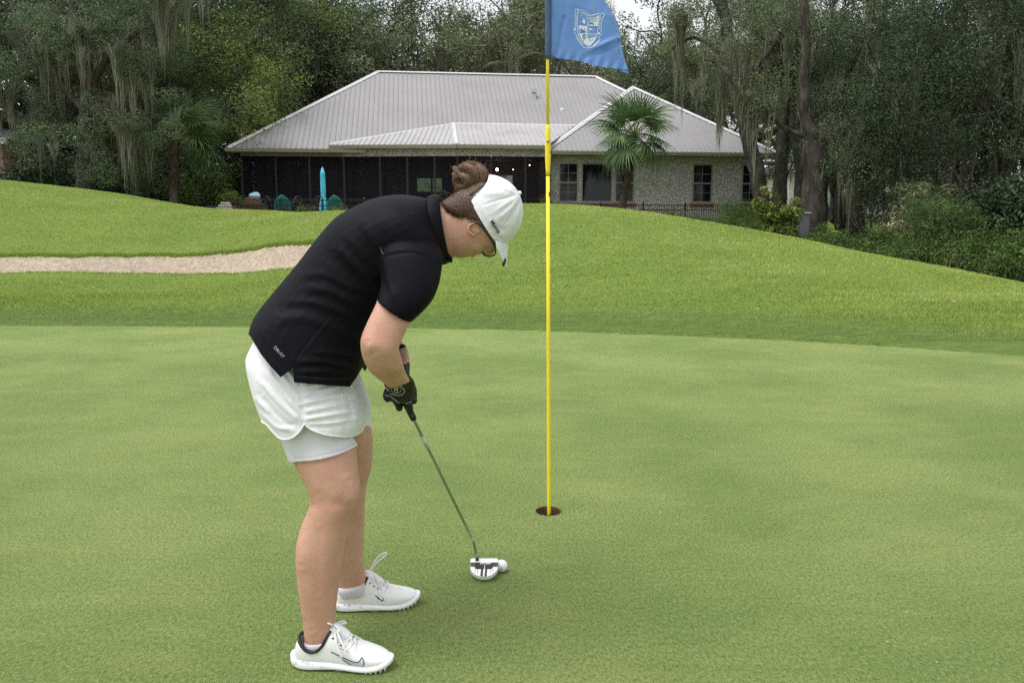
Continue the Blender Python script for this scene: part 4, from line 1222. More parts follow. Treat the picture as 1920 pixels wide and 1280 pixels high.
traced('live_oak', 25, base_at(962, 50), [([(985, 420), (978, 220), (969, 139), (955, 120), (946, 99), (942, 85), (930, 64), (922, 51)], 0.26, 0.05), ([(955, 122), (950, 121), (934, 118), (912, 124), (897, 138), (885, 160)], 0.16, 0.08), ([(941, 83), (930, 72), (923, 71), (911, 85), (900, 96), (884, 99)], 0.09, 0.03), ([(911, 86), (897, 87), (875, 84), (865, 83), (857, 74)], 0.06, 0.025), ([(946, 99), (962, 75), (985, 60), (1010, 40)], 0.10, 0.03), ([(955, 120), (985, 105), (1010, 100), (1040, 110)], 0.10, 0.03)],
       L_GREY, [(880, 62, 1.5, 1.0), (905, 35, 1.5, 1.1), (855, 105, 2, 1.1), (965, 50, 2, 1.2), (990, 80, 2, 1.2), (1010, 115, 2, 1.0), (830, 115, 2, 1.0), (900, 115, 2.5, 0.8), (860, 55, 2, 0.9)], 22000, 0.13, 0.065, 0.75, 260, 1.9, 'pale limbed mossy oak arching over the middle of the ridge', MAT_PALE, 16, 'trees behind the house')
lo2 = oak('live_oak', 22, 12, 6.5, 0.42, 34000, 0.105, 0.055, 0.85, 160, 1.3, L_DARK, low=-0.05, limbs=8)
tag(lo2, 'dark live oak just right of the pink house', 'tree', 'oaks of the left wood'); lo2.location = base_at(75, 38)
lo3 = copy_tree(lo2, base_at(255, 38), 2.2, 0.85); tag(lo3, 'live oak behind the fan palm by the left mound', 'tree', 'oaks of the left wood')
lo4 = copy_tree(lo2, base_at(110, 40), 1.2, 1.15); tag(lo4, 'shaded oak deep behind the largest left oak', 'tree', 'oaks of the left wood')
lo5 = copy_tree(lo2, base_at(215, 43), 3.9, 1.2); tag(lo5, 'shaded oak deep in the wood left of the fan palm', 'tree', 'oaks of the left wood')
p1 = pine('pine_tree', 23, 15, 0.2, 26000, 0.20, 0.022, None, 0.1, 2.6, 0.55); p1.location = base_at(385, 38)
tag(p1, 'green pine between the fan palm and the house', 'tree', 'pines left of the house')
p2 = copy_tree(p1, base_at(455, 42), 2.0, 1.1); tag(p2, 'green pine just off the left roof corner', 'tree', 'pines left of the house')
p3 = copy_tree(p1, base_at(330, 44), 4.0, 1.1); tag(p3, 'pine behind the crown of the fan palm', 'tree', 'pines left of the house')
y1 = oak('leafy_tree', 24, 8.5, 3.2, 0.14, 20000, 0.13, 0.065, 0.6, 0, 1, L_MID, low=0.3, fork=0.2)
y1.location = base_at(440, 39); tag(y1, 'yellowish leafy tree beside the left roof corner', 'tree')
y2 = copy_tree(y1, base_at(370, 41), 2.5, 1.05); tag(y2, 'leafy tree over the bushes left of the patio', 'tree')
# pale dead tree behind the left end of the roof
w = Wood(31); dead = empty('dead_tree', base_at(520, 47)); b0 = np.array(dead.location)
def rel(px, py, Y): return np.array(at(px, py, Y)) - b0
w.limb([rel(518, 420, 47), rel(517, 260, 47), rel(515, 215, 47), rel(512, 180, 47), rel(528, 130, 47), rel(527, 60, 47.3)], 0.20, 0.03, 8)
for pth, r in (([(517, 235), (507, 190), (503, 155), (506, 130)], 0.10), ([(513, 190), (545, 165), (575, 150), (600, 135)], 0.07), ([(526, 140), (545, 125), (560, 122), (583, 128)], 0.05),
               ([(514, 205), (490, 215), (472, 226), (492, 240)], 0.05), ([(514, 180), (530, 165), (555, 145), (548, 125)], 0.04), ([(528, 120), (540, 95), (565, 70)], 0.05), ([(527, 100), (515, 80), (505, 40)], 0.05), ([(545, 165), (560, 168), (580, 168), (592, 175)], 0.035)):
    w.limb([rel(a, b, 47 + 0.2*i) for i, (a, b) in enumerate(pth)], r, 0.012, 6, 0.04)
link('trunk', w.mb.mesh('trunk', True), MAT_PALE, dead); tag(dead, 'bare pale dead tree with crooked branches behind the left roof slope', 'tree')
# low bushes under the left wood and beside the patio
shr = []
sb1 = shrub('bush', 41, 2.0, 2.6, L_DARK, 7000, 0.13, 0.06, 0.42, 9)
sb2 = shrub('bush', 42, 1.7, 2.4, L_HEDGE, 6000, 0.11, 0.05, 0.38, 9)
sb3 = shrub('feathery_bush', 43, 1.6, 1.8, L_PINE, 7000, 0.17, 0.018, 0.35, 9, flat=0)
def puts(src, px, Y, rz, sc, label, group=None, cat='bush'):
    b = base_at(px, Y)
    if src not in first:
        first[src] = 1; src.location = b; src.rotation_euler = (0, 0, rz); src.scale = (sc,)*3; o = src
    else: o = copy_tree(src, b, rz, sc)
    tag(o, label, cat, group); return o
gl = 'bushes under the left wood'
puts(sb1, 98, 32, 0, 1.2, 'dark bush right beside the pink wall', gl)
puts(sb1, 130, 33, 1, 1.2, 'dark bush under the left oak trunk', gl)
puts(sb1, 205, 33, 2, 1.25, 'dark bush in the shade between oak and fan palm', gl)
puts(sb1, 265, 34, 3, 1.3, 'dark bush just left of the fan palm trunk', gl)
puts(sb2, 355, 35, 0, 1.15, 'green bush just right of the fan palm trunk', gl)
puts(sb3, 392, 36, 0, 1.5, 'feathery light green bush left of the patio', gl)
puts(sb2, 425, 37, 2, 1.3, 'green bush against the porch corner', gl)
puts(sb1, 330, 39, 4, 1.7, 'dark bush behind the fan palm trunk', gl)
puts(sb1, 420, 42, 5, 2.0, 'tall dark bush behind the porch corner', gl)

# ---------------- right wood: trunks traced with their real distances
traced('live_oak', 51, base_at(1436, 33), [([(1440, 470), (1430, 385), (1418, 320), (1404, 265), (1388, 190), (1372, 110), (1360, 40), (1342, -60)], 0.37, 0.21),
       ([(1385, 185), (1405, 140), (1440, 100), (1475, 55), (1490, 10)], 0.14, 0.05), ([(1375, 130), (1345, 95), (1300, 70), (1262, 90)], 0.12, 0.04), ([(1355, 30), (1335, -5), (1300, -30)], 0.13, 0.05)],
       L_GREY, [(1335, 60, 2, 0.9), (1410, 10, 2, 1.1), (1450, 60, 2, 1.2), (1370, -30, 2, 1.3), (1430, 130, 2.5, 0.9), (1335, 115, 2.5, 0.7), (1470, 170, 2.5, 0.8)], 16000, 0.10, 0.05, 0.6, 150, 2.0,
       'oak with a thick leaning trunk crossing the right end of the house', per=16)
traced('live_oak', 52, base_at(1462, 37), [([(1458, 460), (1460, 390), (1466, 300), (1476, 200), (1482, 110), (1485, 0), (1480, -60)], 0.36, 0.2), ([(1478, 190), (1455, 140), (1440, 90), (1430, 40)], 0.13, 0.05)],
       L_GREY, [(1470, 60, 0, 1.3), (1440, 150, 0, 1.0), (1500, 130, 0, 1.1)], 12000, 0.11, 0.05, 0.6, 260, 2.6, 'dark straight trunked oak just right of the house eave', per=16)
traced('live_oak', 53, base_at(1500, 36), [([(1506, 450), (1500, 390), (1502, 320), (1492, 240), (1490, 170), (1500, 60), (1510, -40)], 0.34, 0.15), ([(1500, 300), (1515, 250), (1535, 200), (1545, 140)], 0.14, 0.05)],
       L_OAK, [(1520, 60, 0, 1.5), (1560, 110, 0, 1.2)], 12000, 0.11, 0.05, 0.6, 260, 2.6, 'gnarled oak between the straight trunk and the forked one', per=16)
traced('live_oak', 54, base_at(1524, 28), [([(1522, 520), (1524, 430), (1528, 360), (1530, 300), (1524, 262)], 0.52, 0.38), ([(1526, 270), (1512, 220), (1508, 150), (1512, 70), (1505, -40)], 0.24, 0.12),
       ([(1532, 275), (1552, 235), (1566, 195), (1590, 130), (1622, 60), (1640, -20)], 0.24, 0.10), ([(1525, 268), (1498, 252), (1470, 240), (1442, 214), (1408, 182), (1388, 178), (1372, 150), (1345, 122), (1322, 112)], 0.11, 0.03),
       ([(1526, 310), (1552, 300), (1578, 280), (1612, 255), (1640, 232), (1660, 215)], 0.13, 0.04), ([(1556, 320), (1566, 300), (1580, 285)], 0.10, 0.05), ([(1575, 430), (1568, 370), (1556, 320), (1548, 290)], 0.16, 0.1)],
       L_OAK, [(1560, 30, 0, 1.6), (1640, 60, 0, 1.6), (1500, 10, 1, 1.4), (1690, 110, 0, 1.3), (1600, 170, 1, 0.8), (1440, 20, 1, 1.1), (1345, 145, 0, 0.5)], 48000, 0.068, 0.034, 0.60, 400, 2.2,
       'forked mossy oak with a long thin limb reaching left to the roof', per=18)
traced('live_oak', 55, base_at(1608, 32), [([(1602, 480), (1606, 420), (1614, 370), (1622, 310), (1630, 220), (1650, 120), (1660, -20)], 0.33, 0.15), ([(1618, 330), (1600, 300), (1580, 270)], 0.09, 0.04), ([(1622, 300), (1660, 285), (1690, 250), (1700, 180)], 0.12, 0.05)],
       L_DARK, [(1660, 60, 0, 1.7), (1720, 120, 0, 1.5), (1620, 210, 0, 0.8), (1690, 220, 0, 1.0)], 34000, 0.072, 0.036, 0.62, 420, 2.4, 'oak with a straight grey trunk in front of the road', per=16)
traced('live_oak', 56, base_at(1798, 27), [([(1792, 560), (1792, 480), (1796, 380), (1800, 300), (1790, 200), (1800, 80), (1790, -60)], 0.32, 0.16), ([(1796, 290), (1830, 220), (1870, 170), (1910, 150)], 0.14, 0.06), ([(1798, 240), (1760, 200), (1722, 190), (1690, 150)], 0.13, 0.05)],
       L_DARK, [(1740, 40, 0, 1.7), (1850, 60, 0, 1.8), (1900, 180, 0, 1.4), (1760, 180, 0, 1.2), (1830, 250, 1, 1.2), (1720, 130, -.5, 1.2)], 62000, 0.066, 0.034, 0.62, 400, 2.2, 'dark mossy oak at the right edge above the thicket', per=18)
b = oak('evergreen_tree', 57, 8.0, 4.0, 0.16, 56000, 0.085, 0.036, 0.72, 20, 1.0, L_DARK, low=-0.2, fork=0.22, limbs=9)
b.location = base_at(1870, 24); tag(b, 'dense dark evergreen filling the right edge', 'tree', 'evergreens of the right wood')
b2 = copy_tree(b, base_at(1770, 31), 2.0, 1.1); tag(b2, 'dense dark evergreen behind the silvery shrub', 'tree', 'evergreens of the right wood')
b3 = copy_tree(b, base_at(1960, 27), 4.0, 1.2); tag(b3, 'dense dark evergreen cut off by the right frame edge', 'tree', 'evergreens of the right wood')
b4 = copy_tree(b, base_at(1705, 41), 1.0, 0.7); tag(b4, 'round dark evergreen beside the far road', 'tree', 'evergreens of the right wood')
b5 = copy_tree(b, base_at(1860, 38), 5.0, 1.35); tag(b5, 'tall dark evergreen at the back of the right wood', 'tree', 'evergreens of the right wood')
# shrubs in front of the right wood
s1 = shrub('lime_shrub', 61, 1.75, 0.62, L_LIME, 2600, 0.075, 0.04, 0.13, 4)
puts(s1, 1438, 25.0, 0.4, 1.42, 'tall yellow green shrub right of the leaning trunk', 'yellow green shrubs by the fence')
puts(s1, 1474, 25.0, 2.6, 1.28, 'yellow green shrub beside the grey utility box', 'yellow green shrubs by the fence')
s2 = shrub('feathery_shrub', 62, 1.7, 1.9, L_HEDGE, 7000, 0.16, 0.016, 0.34, 10, flat=0)
gs = 'feathery shrubs below the house'
puts(s2, 1345, 26, 0.2, 0.50, 'feathery green shrub below the single window', gs)
puts(s2, 1388, 28.5, 1.4, 0.95, 'feathery green shrub below the rightmost window', gs)
puts(s2, 1305, 29.5, 2.2, 0.5, 'small feathery shrub by the iron fence', gs)
puts(s2, 1405, 25.5, 3.0, 0.62, 'feathery green shrub at the foot of the leaning trunk', gs)
s3 = shrub('silver_shrub', 63, 2.7, 2.0, L_SILVER, 6500, 0.13, 0.045, 0.26, 9)
puts(s3, 1715, 24, 0.2, 1.15, 'tall shrub with silvery leaf tips in front of the thicket', 'silvery shrubs')
puts(s3, 1690, 25.5, 2.0, 0.85, 'shorter silvery shrub beside the road grass', 'silvery shrubs')
s4 = shrub('feathery_cedar', 64, 2.6, 1.5, L_PINE, 12000, 0.17, 0.016, 0.34, 10, flat=0)
puts(s4, 1752, 21.5, 0.0, 1.05, 'feathery young cedar in front of the silvery shrub')
s5 = shrub('low_bush', 65, 1.1, 1.9, L_HEDGE, 13000, 0.065, 0.028, 0.24, 12)
gb = 'low bushes along the foot of the mound'
names5 = ['left end below the utility box', 'in front of the forked oak trunk', 'below the cut log by the road', 'in front of the straight grey trunk', 'below the silvery shrub', 'left of the young cedar', 'right of the young cedar', 'below the dark evergreen thicket', 'at the right frame edge', 'in the gap behind the young cedar', 'behind the reeds']
spots5 = [(1500, 24.5, 0.75), (1545, 24, 1.05), (1590, 23.5, 1.0), (1635, 22.5, 1.1), (1680, 22, 1.1), (1715, 20.8, 1.0), (1790, 20.5, 1.15), (1840, 20.0, 1.2), (1905, 19.5, 1.3), (1765, 24, 1.5), (1870, 21.5, 1.5)]
for k, ((px, Y, sc), nm) in enumerate(zip(spots5, names5)):
    puts(s5, px, Y, k*1.3, sc, 'low green bush ' + nm, gb)
s6 = shrub('lime_bush', 66, 0.8, 1.1, L_LIME, 2600, 0.06, 0.03, 0.18, 7)
puts(s6, 1560, 25.2, 0.5, 1.0, 'yellow green bush in front of the cut log', 'yellow green bushes by the log'); puts(s6, 1450, 24.8, 1.5, 0.9, 'low yellow green bush at the mound edge below the box', 'yellow green bushes by the log')
puts(s6, 1905, 20.8, 2.5, 1.5, 'yellow green bush by the right frame edge', 'yellow green bushes by the log')
s7 = shrub('dark_shrub', 67, 2.6, 2.4, L_DARK, 12000, 0.11, 0.05, 0.42, 10)
for k, (px, Y_, sc, nm) in enumerate(((1800, 23.5, 1.0, 'behind the reeds'), (1850, 22.8, 1.15, 'in the middle of the thicket'), (1912, 22.0, 1.2, 'at the right edge of the thicket'), (1735, 28, 0.9, 'behind the silvery shrub'))):
    puts(s7, px, Y_, k*1.9, sc, 'tall dark shrub ' + nm, 'dark shrubs of the right thicket')
# dry reeds
g = np.random.default_rng(5); c = np.array(base_at(1805, 19)); n = 60
ro = empty('dry_reed_clump', tuple(c)); tag(ro, 'clump of thin dry reeds in front of the thicket', 'reeds')
mb = MB()
for k in range(26):
    p = np.array([g.normal(0, .45), g.normal(0, .15), -0.1]); l = g.uniform(.5, 1.15)
    mb.tube([p, p+np.array([g.normal(0, .05), 0, l*.6]), p+np.array([g.normal(0, .18), 0, l])], [0.006, 0.005, 0.003], 4)
o = mb.build('stem', plain('reed_straw', (0.20, 0.155, 0.085), 0.8), ro); o['kind'] = 'stuff'

# ---------------- far woods: one continuous mass that closes the view
def woods(name, x0, x1, y0, y1, h0, h1, n, k, seed, label, gap=None):
    g = np.random.default_rng(seed)
    C = np.stack([g.uniform(x0, x1, k), g.uniform(y0, y1, k), g.uniform(h0, h1, k)], 1)
    if gap is not None: C = C[~gap(C)]
    VV, FF, tt = leaves(C, g.uniform(0.9, 2.0, len(C)), n, 0.42, 0.22, g, shell=0.3)
    o = link(name, npmesh(name, VV, FF, False, [('tint', 'FACE', tt)]), L_DARK); tag(o, label, 'trees', kind='stuff'); return o
def sky_gap(C):
    px = 960 + C[:, 0]/C[:, 1]*F_PX; py = HORIZON - (C[:, 2]-CAM_H)/C[:, 1]*F_PX
    return (((px > 650) & (px < 850) & (py < 60)) | ((px > 1140) & (px < 1330) & (py < 110)))
woods('distant_woods', -48, 50, 76, 92, 2, 21, 40000, 420, 71, 'distant dark woods closing the view behind the house', sky_gap)
woods('side_woods', -36, -17, 44, 60, 1.5, 17, 15000, 130, 72, 'shaded woods behind the left oaks')
woods('thicket', 24, 44, 40, 54, 1.0, 17, 15000, 130, 73, 'shaded thicket behind the right oaks')
# ================================================================== patio, fence, far houses, road
def hw(x, y, z): return house_w(x, y, z)
pz0 = 1.42
patio = slab([(-16.5, -3.9, pz0), (-0.6, -3.9, pz0), (-0.6, -0.45, pz0), (-4.2, -0.45, pz0), (-9.2, 0.5, pz0), (-16.5, 0.5, pz0)], 0.6, 'patio', plain('patio_paver', (0.30, 0.20, 0.16), 0.9, 0, 0.3, 6), None)
patio.location = (HO.x, HO.y, 0); patio.rotation_euler = (0, 0, TH); tag(patio, 'paved patio in front of the screened porch', 'patio', kind='structure')
MAT_IRON = plain('black_iron', (0.008, 0.008, 0.009), 0.4, 0.3, 0.2)
def iron_fence(a, b, z0f, top, label):
    """a,b in house coordinates; z0f(x) ground, top absolute height of the rail"""
    root = empty('iron_fence', tuple(hw(a[0], a[1], 0))); root.rotation_euler = (0, 0, TH + math.atan2(b[1]-a[1], b[0]-a[0]))
    L_ = math.hypot(b[0]-a[0], b[1]-a[1]); tag(root, label, 'fence')
    n = max(2, round(L_/1.85)); zb = z0f-0.25
    pm = MB().box(-.03, .03, -.03, .03, zb, top+0.05).add([(-.04, -.04, top+.05), (.04, -.04, top+.05), (.04, .04, top+.05), (-.04, .04, top+.05), (0, 0, top+.10)], [(0,1,4),(1,2,4),(2,3,4),(3,0,4),(3,2,1,0)]).mesh('post')
    for k in range(n+1): link('post', pm, MAT_IRON, root, (L_*k/n, 0, 0))
    for zr in (top-0.03, top-0.24, zb+0.32): MB().box(0, L_, -.014, .014, zr-.018, zr+.018).build('rail', MAT_IRON, root)
    mb = MB(); m = int(L_/0.105)
    for k in range(m): mb.box(L_*k/m-.008, L_*k/m+.008, -.008, .008, zb+.2, top-.02)
    o = mb.build('picket', MAT_IRON, root); o['kind'] = 'stuff'
def hx(px, c_): return hhit(px, 385, c_).x
top1 = hhit(560, 374, -3.8).z
iron_fence((hx(445, -3.8), -3.8), (hx(760, -3.8), -3.8), pz0, top1, 'black iron picket fence in front of the patio furniture')
top2 = hhit(1240, 383.5, -2.2).z
iron_fence((hx(1045, -2.2), -2.2), (hx(1440, -2.2), -2.2), 1.0, top2, 'black iron picket fence below the windows of the right wing')

# closed turquoise parasol
MAT_TURQ = plain('turquoise_canvas', (0.085, 0.56, 0.70), 0.7, 0, 0.15, 14)
par = empty('parasol', tuple(hw(*hhit(607, 388, -2.6).xy, pz0))); tag(par, 'closed turquoise parasol standing on the patio', 'parasol')
mb = MB(); n = 32; prof = [(2.06, .015), (2.02, .05), (1.90, .075), (1.88, .095), (1.80, .085), (1.4, .10), (1.05, .095), (0.92, .075), (0.80, .11), (0.62, .15), (0.42, .17), (0.32, .15)]
for z, r in prof:
    for k in range(n):
        a = 2*math.pi*k/n; rr = r*(1+0.16*math.cos(8*a+z*1.5)*(1 if z < 1.85 else 0.2)); mb.v.append((rr*math.cos(a), rr*math.sin(a), z))
for i in range(len(prof)-1):
    for k in range(n): mb.f.append([i*n+k, (i+1)*n+k, (i+1)*n+(k+1) % n, i*n+(k+1) % n])
mb.f.append(list(range(n))); mb.build('folded_canopy', MAT_TURQ, par, True)
MB().tube([(0, 0, 0), (0, 0, 2.1)], 0.02, 8).build('pole', MAT_CAP, par); MB().lathe([(0.25, 0), (0.25, .04), (0.05, .10)], 16).build('base', MAT_IRON, par)
MB().tube([(0.10*math.cos(a), 0.10*math.sin(a), 0.95+.02*math.sin(a)) for a in np.linspace(0, 2*math.pi, 20)], 0.012, 6).build('tie_band', MAT_TURQ, par)

MAT_TEAL = plain('teal_plastic', (0.012, 0.16, 0.155), 0.4, 0, 0.1)
def shell_chair(px, c_, label, rz):
    p = hhit(px, 385, c_); r = empty('plastic_chair', tuple(hw(p.x, c_, pz0)), rz); tag(r, label, 'chair', 'teal plastic chairs on the patio')
    mb = MB(); n, m = 12, 8      # curved back with slats is one rounded shell
    for j in range(m+1):
        for i in range(n+1):
            u = -1+2*i/n; v = j/m; wd = 0.30*math.sqrt(max(0.05, 1-max(0, v-.35)**2*2.0)); z = 0.42+0.52*v*(1-0.12*u*u)
            mb.v.append((wd*u, -0.24-0.12*v+0.10*u*u, z))
    for j in range(m):
        for i in range(n): mb.f.append([j*(n+1)+i, j*(n+1)+i+1, (j+1)*(n+1)+i+1, (j+1)*(n+1)+i])
    o = mb.build('backrest', MAT_TEAL, r, True); md = o.modifiers.new('t', 'SOLIDIFY'); md.thickness = 0.03
    MB().box(-.27, .27, -.25, .28, .40, .44).build('seat', MAT_TEAL, r)
    for s in (-1, 1):
        MB().box(s*.30-.03, s*.30+.03, -.24, .26, .60, .64).build('armrest', MAT_TEAL, r)
        MB().box(s*.28-.025, s*.28+.025, -.26, -.20, 0, .60).build('leg', MAT_TEAL, r); MB().box(s*.28-.025, s*.28+.025, .20, .26, 0, .60).build('leg', MAT_TEAL, r)
shell_chair(531, -3.2, 'teal plastic chair seen from behind left of the parasol', TH)
shell_chair(629, -3.2, 'teal plastic chair seen from behind right of the parasol', TH)
MAT_WIRE = plain('wire_iron', (0.05, 0.055, 0.055), 0.4, 0.4)
def wire_chair(px, c_, label, rz):
    p = hhit(px, 380, c_); r = empty('wire_chair', tuple(hw(p.x, c_, pz0)), rz); tag(r, label, 'chair', 'round backed wire chairs on the patio')
    arc = [(0.27*math.cos(a), 0.22+0.05*math.sin(a), 0.46+0.50*math.sin(a)) for a in np.linspace(0, math.pi, 14)]
    b_ = MB().tube(arc, 0.016, 6).build('back_frame', MAT_WIRE, r)
    for k in range(5):
        q = (k-2)*0.045; e = arc[3+2*k-(0 if k < 3 else 0)] if 3+2*k < 13 else arc[11]
        MB().tube([(q, 0.22, 0.46), e], 0.007, 5).build('back_wire', MAT_WIRE, r)
    MB().lathe([(0.26, 0.44), (0.27, 0.455), (0.26, 0.47)], 16).build('seat', MAT_WIRE, r)
    for a in (0.78, 2.36, 3.93, 5.5): MB().tube([(0.22*math.cos(a), 0.22*math.sin(a), 0.45), (0.28*math.cos(a), 0.28*math.sin(a), 0)], 0.013, 6).build('leg', MAT_WIRE, r)
wire_chair(459, -1.9, 'wire chair beside the potted plant', TH+.4); wire_chair(492, -1.5, 'wire chair behind the wicker chair', TH-.5)
wire_chair(529, -1.7, 'wire chair behind the left teal chair', TH+.2); wire_chair(567, -1.8, 'wire chair midway between teal chair and parasol', TH+.8); wire_chair(592, -1.6, 'wire chair just left of the parasol', TH-.3)
tb = hhit(540, 385, -1.0); r = empty('patio_table', tuple(hw(tb.x, -1.0, pz0)), TH); tag(r, 'round patio table among the wire chairs', 'table')
MB().lathe([(0.55, .70), (0.57, .715), (0.55, .73)], 24).build('tabletop', MAT_WIRE, r); MB().tube([(0, 0, 0), (0, 0, .7)], .04, 8).build('pedestal', MAT_WIRE, r)
p = hhit(475, 385, -3.2); r = empty('wicker_chair', tuple(hw(p.x, -3.2, pz0)), TH); tag(r, 'brown wicker armchair behind the patio fence', 'chair')
MAT_WICK = plain('wicker', (0.13, 0.085, 0.045), 0.9, 0, 0.4, 40)
mb = MB(); m = 12
for z, dy in ((0.25, 0), (0.86, -.06)):
    for k in range(m+1):
        u = -1+2*k/m; mb.v.append((0.36*u, -0.25+0.16*u*u+dy, z-(0.10*abs(u)**2 if z > .5 else 0)))
for k in range(m): mb.f.append([k, k+1, m+2+k, m+1+k])
o = mb.build('backrest', MAT_WICK, r, True); md = o.modifiers.new('t', 'SOLIDIFY'); md.thickness = 0.05
MB().box(-.33, .33, -.22, .35, .12, .44).build('seat', MAT_WICK, r)
for s in (-1, 1): MB().box(s*.34-.05, s*.34+.05, -.12, .33, 0, .62).build('armrest', MAT_WICK, r)
p = hhit(477, 372, -2.9); o = empty('towel', tuple(hw(p.x, -2.85, pz0+.9))); tag(o, 'pale blue towel heaped on the wicker chair', 'towel')
v_, f_ = ellipsoid((0, 0, 0.02), [np.array([.22, 0, 0]), np.array([0, .14, 0]), np.array([0, 0, .13])], 14, 8); v_ = np.array(v_); v_ += np.random.default_rng(4).normal(0, .02, v_.shape); MB().add(v_, f_).build('towel_fold', plain('towel_blue', (0.35, 0.58, 0.70), 0.9), o, True)
# potted plants
MAT_TERRA = plain('terracotta', (0.36, 0.13, 0.065), 0.85, 0, 0.2, 20)
def potted(px, c_, sc, label, mat, h, wd, n_leaf, L_=0.12, W_=0.03):
    p = hhit(px, 380, c_); b = hw(p.x, c_, pz0); r = shrub('potted_plant', int(px), h, wd, mat, n_leaf, L_, W_, 0.16, 6); r.location = (b.x, b.y, b.z+0.42*sc); tag(r, label, 'plant', 'potted plants on the patio')
    MB().lathe([(0.14*sc, -0.42*sc), (0.20*sc, -.06*sc), (0.23*sc, -.05*sc), (0.23*sc, 0), (0.19*sc, 0.0), (0.18*sc, -.06*sc)], 18).build('pot', MAT_TERRA, r)
potted(437, -2.4, 1.25, 'terracotta pot with a leafy plant by the porch corner', L_LIME, 0.7, 0.8, 900)
potted(1024, -1.2, 0.9, 'dark leafed plant in a pot at the porch corner beside the flagstick', L_HEDGE, 0.6, 0.6, 700)
p = hhit(408, 383, -2.8); r = empty('planter_box', tuple(hw(p.x, -2.8, pz0-.1)), TH); tag(r, 'dark green planter box at the left end of the patio', 'planter')
MB().box(-.36, .36, -.2, .2, 0, .55).build('box', plain('planter_green', (0.012, 0.035, 0.032), 0.4), r); MB().box(-.40, .40, -.24, .24, .552, .62).build('rim', plain('planter_rim', (0.02, 0.05, 0.045), 0.4), r)
p = hhit(421, 380, -2.9); r = empty('folded_cushion', tuple(hw(p.x, -2.95, pz0)), TH); tag(r, 'white cushions piled beside the planter box', 'cushion')
for k, (a, w_) in enumerate(((0.45, .30), (0.56, .27), (0.66, .22))): link('cushion_pad', bevel_mesh(MB().box(-w_+.05*k, w_, -.16, .16, a-.10+.002, a).mesh('cushion_pad'), 0.03, 2), plain('cushion_white', (0.62, 0.60, 0.58), 0.9), r)
MB().box(-.28, .28, -.15, .15, 0.0, .348).build('crate', MAT_TERRA, r)
# small weeds poking over the mound crest along the fences
wd_ = shrub('weed_clump', 81, 0.8, 0.9, L_MID, 900, 0.11, 0.02, 0.18, 7, flat=0)
for k, (px, Y_, sc, nm) in enumerate(((575, 32.0, 1.0, 'left of the parasol foot'), (640, 32.0, 1.1, 'below the right teal chair'), (505, 32.2, 0.8, 'between wicker and teal chair'), (690, 32.4, 1.0, 'at the right end of the patio fence'), (1120, 33.4, 1.15, 'below the picture window'), (1060, 33.6, 1.1, 'below the left window of the wing'), (1255, 33.6, 1.3, 'by the fence left of the single window'))):
    puts(wd_, px, Y_, k*1.1, sc, 'small weed clump ' + nm, 'weeds along the iron fences', 'weed')

# ---- palms
def frond(L_, spread, g, droop=0.5):
    """costapalmate fan: stalk and a fan of split leaflets"""
    V_, F_, T_ = [], [], []
    n = 30
    for k in range(n):
        a = -spread+2*spread*k/(n-1)+g.normal(0, .02); l = L_*(1-0.28*(abs(a)/spread)**2)*g.uniform(.9, 1.08); w_ = 0.050*L_
        d = np.array([math.sin(a), math.cos(a), 0.0]); s = np.array([d[1], -d[0], 0])
        base = np.array([0, 0.06*math.cos(a), 0]); tint = float(np.clip(.5+g.normal(0, .15), 0, 1))
        i0 = len(V_); dr = droop*g.uniform(.7, 1.4)
        for t_, ws in ((0.03, .25), (0.30, .9), (0.55, 1.0), (0.8, .6), (1.0, .06)):
            c = base+d*l*t_+np.array([0, 0, -dr*l*max(0, t_-.35)**2*1.1-0.10*abs(math.sin(a))*t_*l])
            V_ += [c-s*w_*ws*.5+np.array([0, 0, .008*(k % 2)]), c+s*w_*ws*.5]
        for q in range(4): F_.append([i0+2*q, i0+2*q+1, i0+2*q+3, i0+2*q+2]); T_.append(tint)
    return np.array(V_), np.array(F_), T_
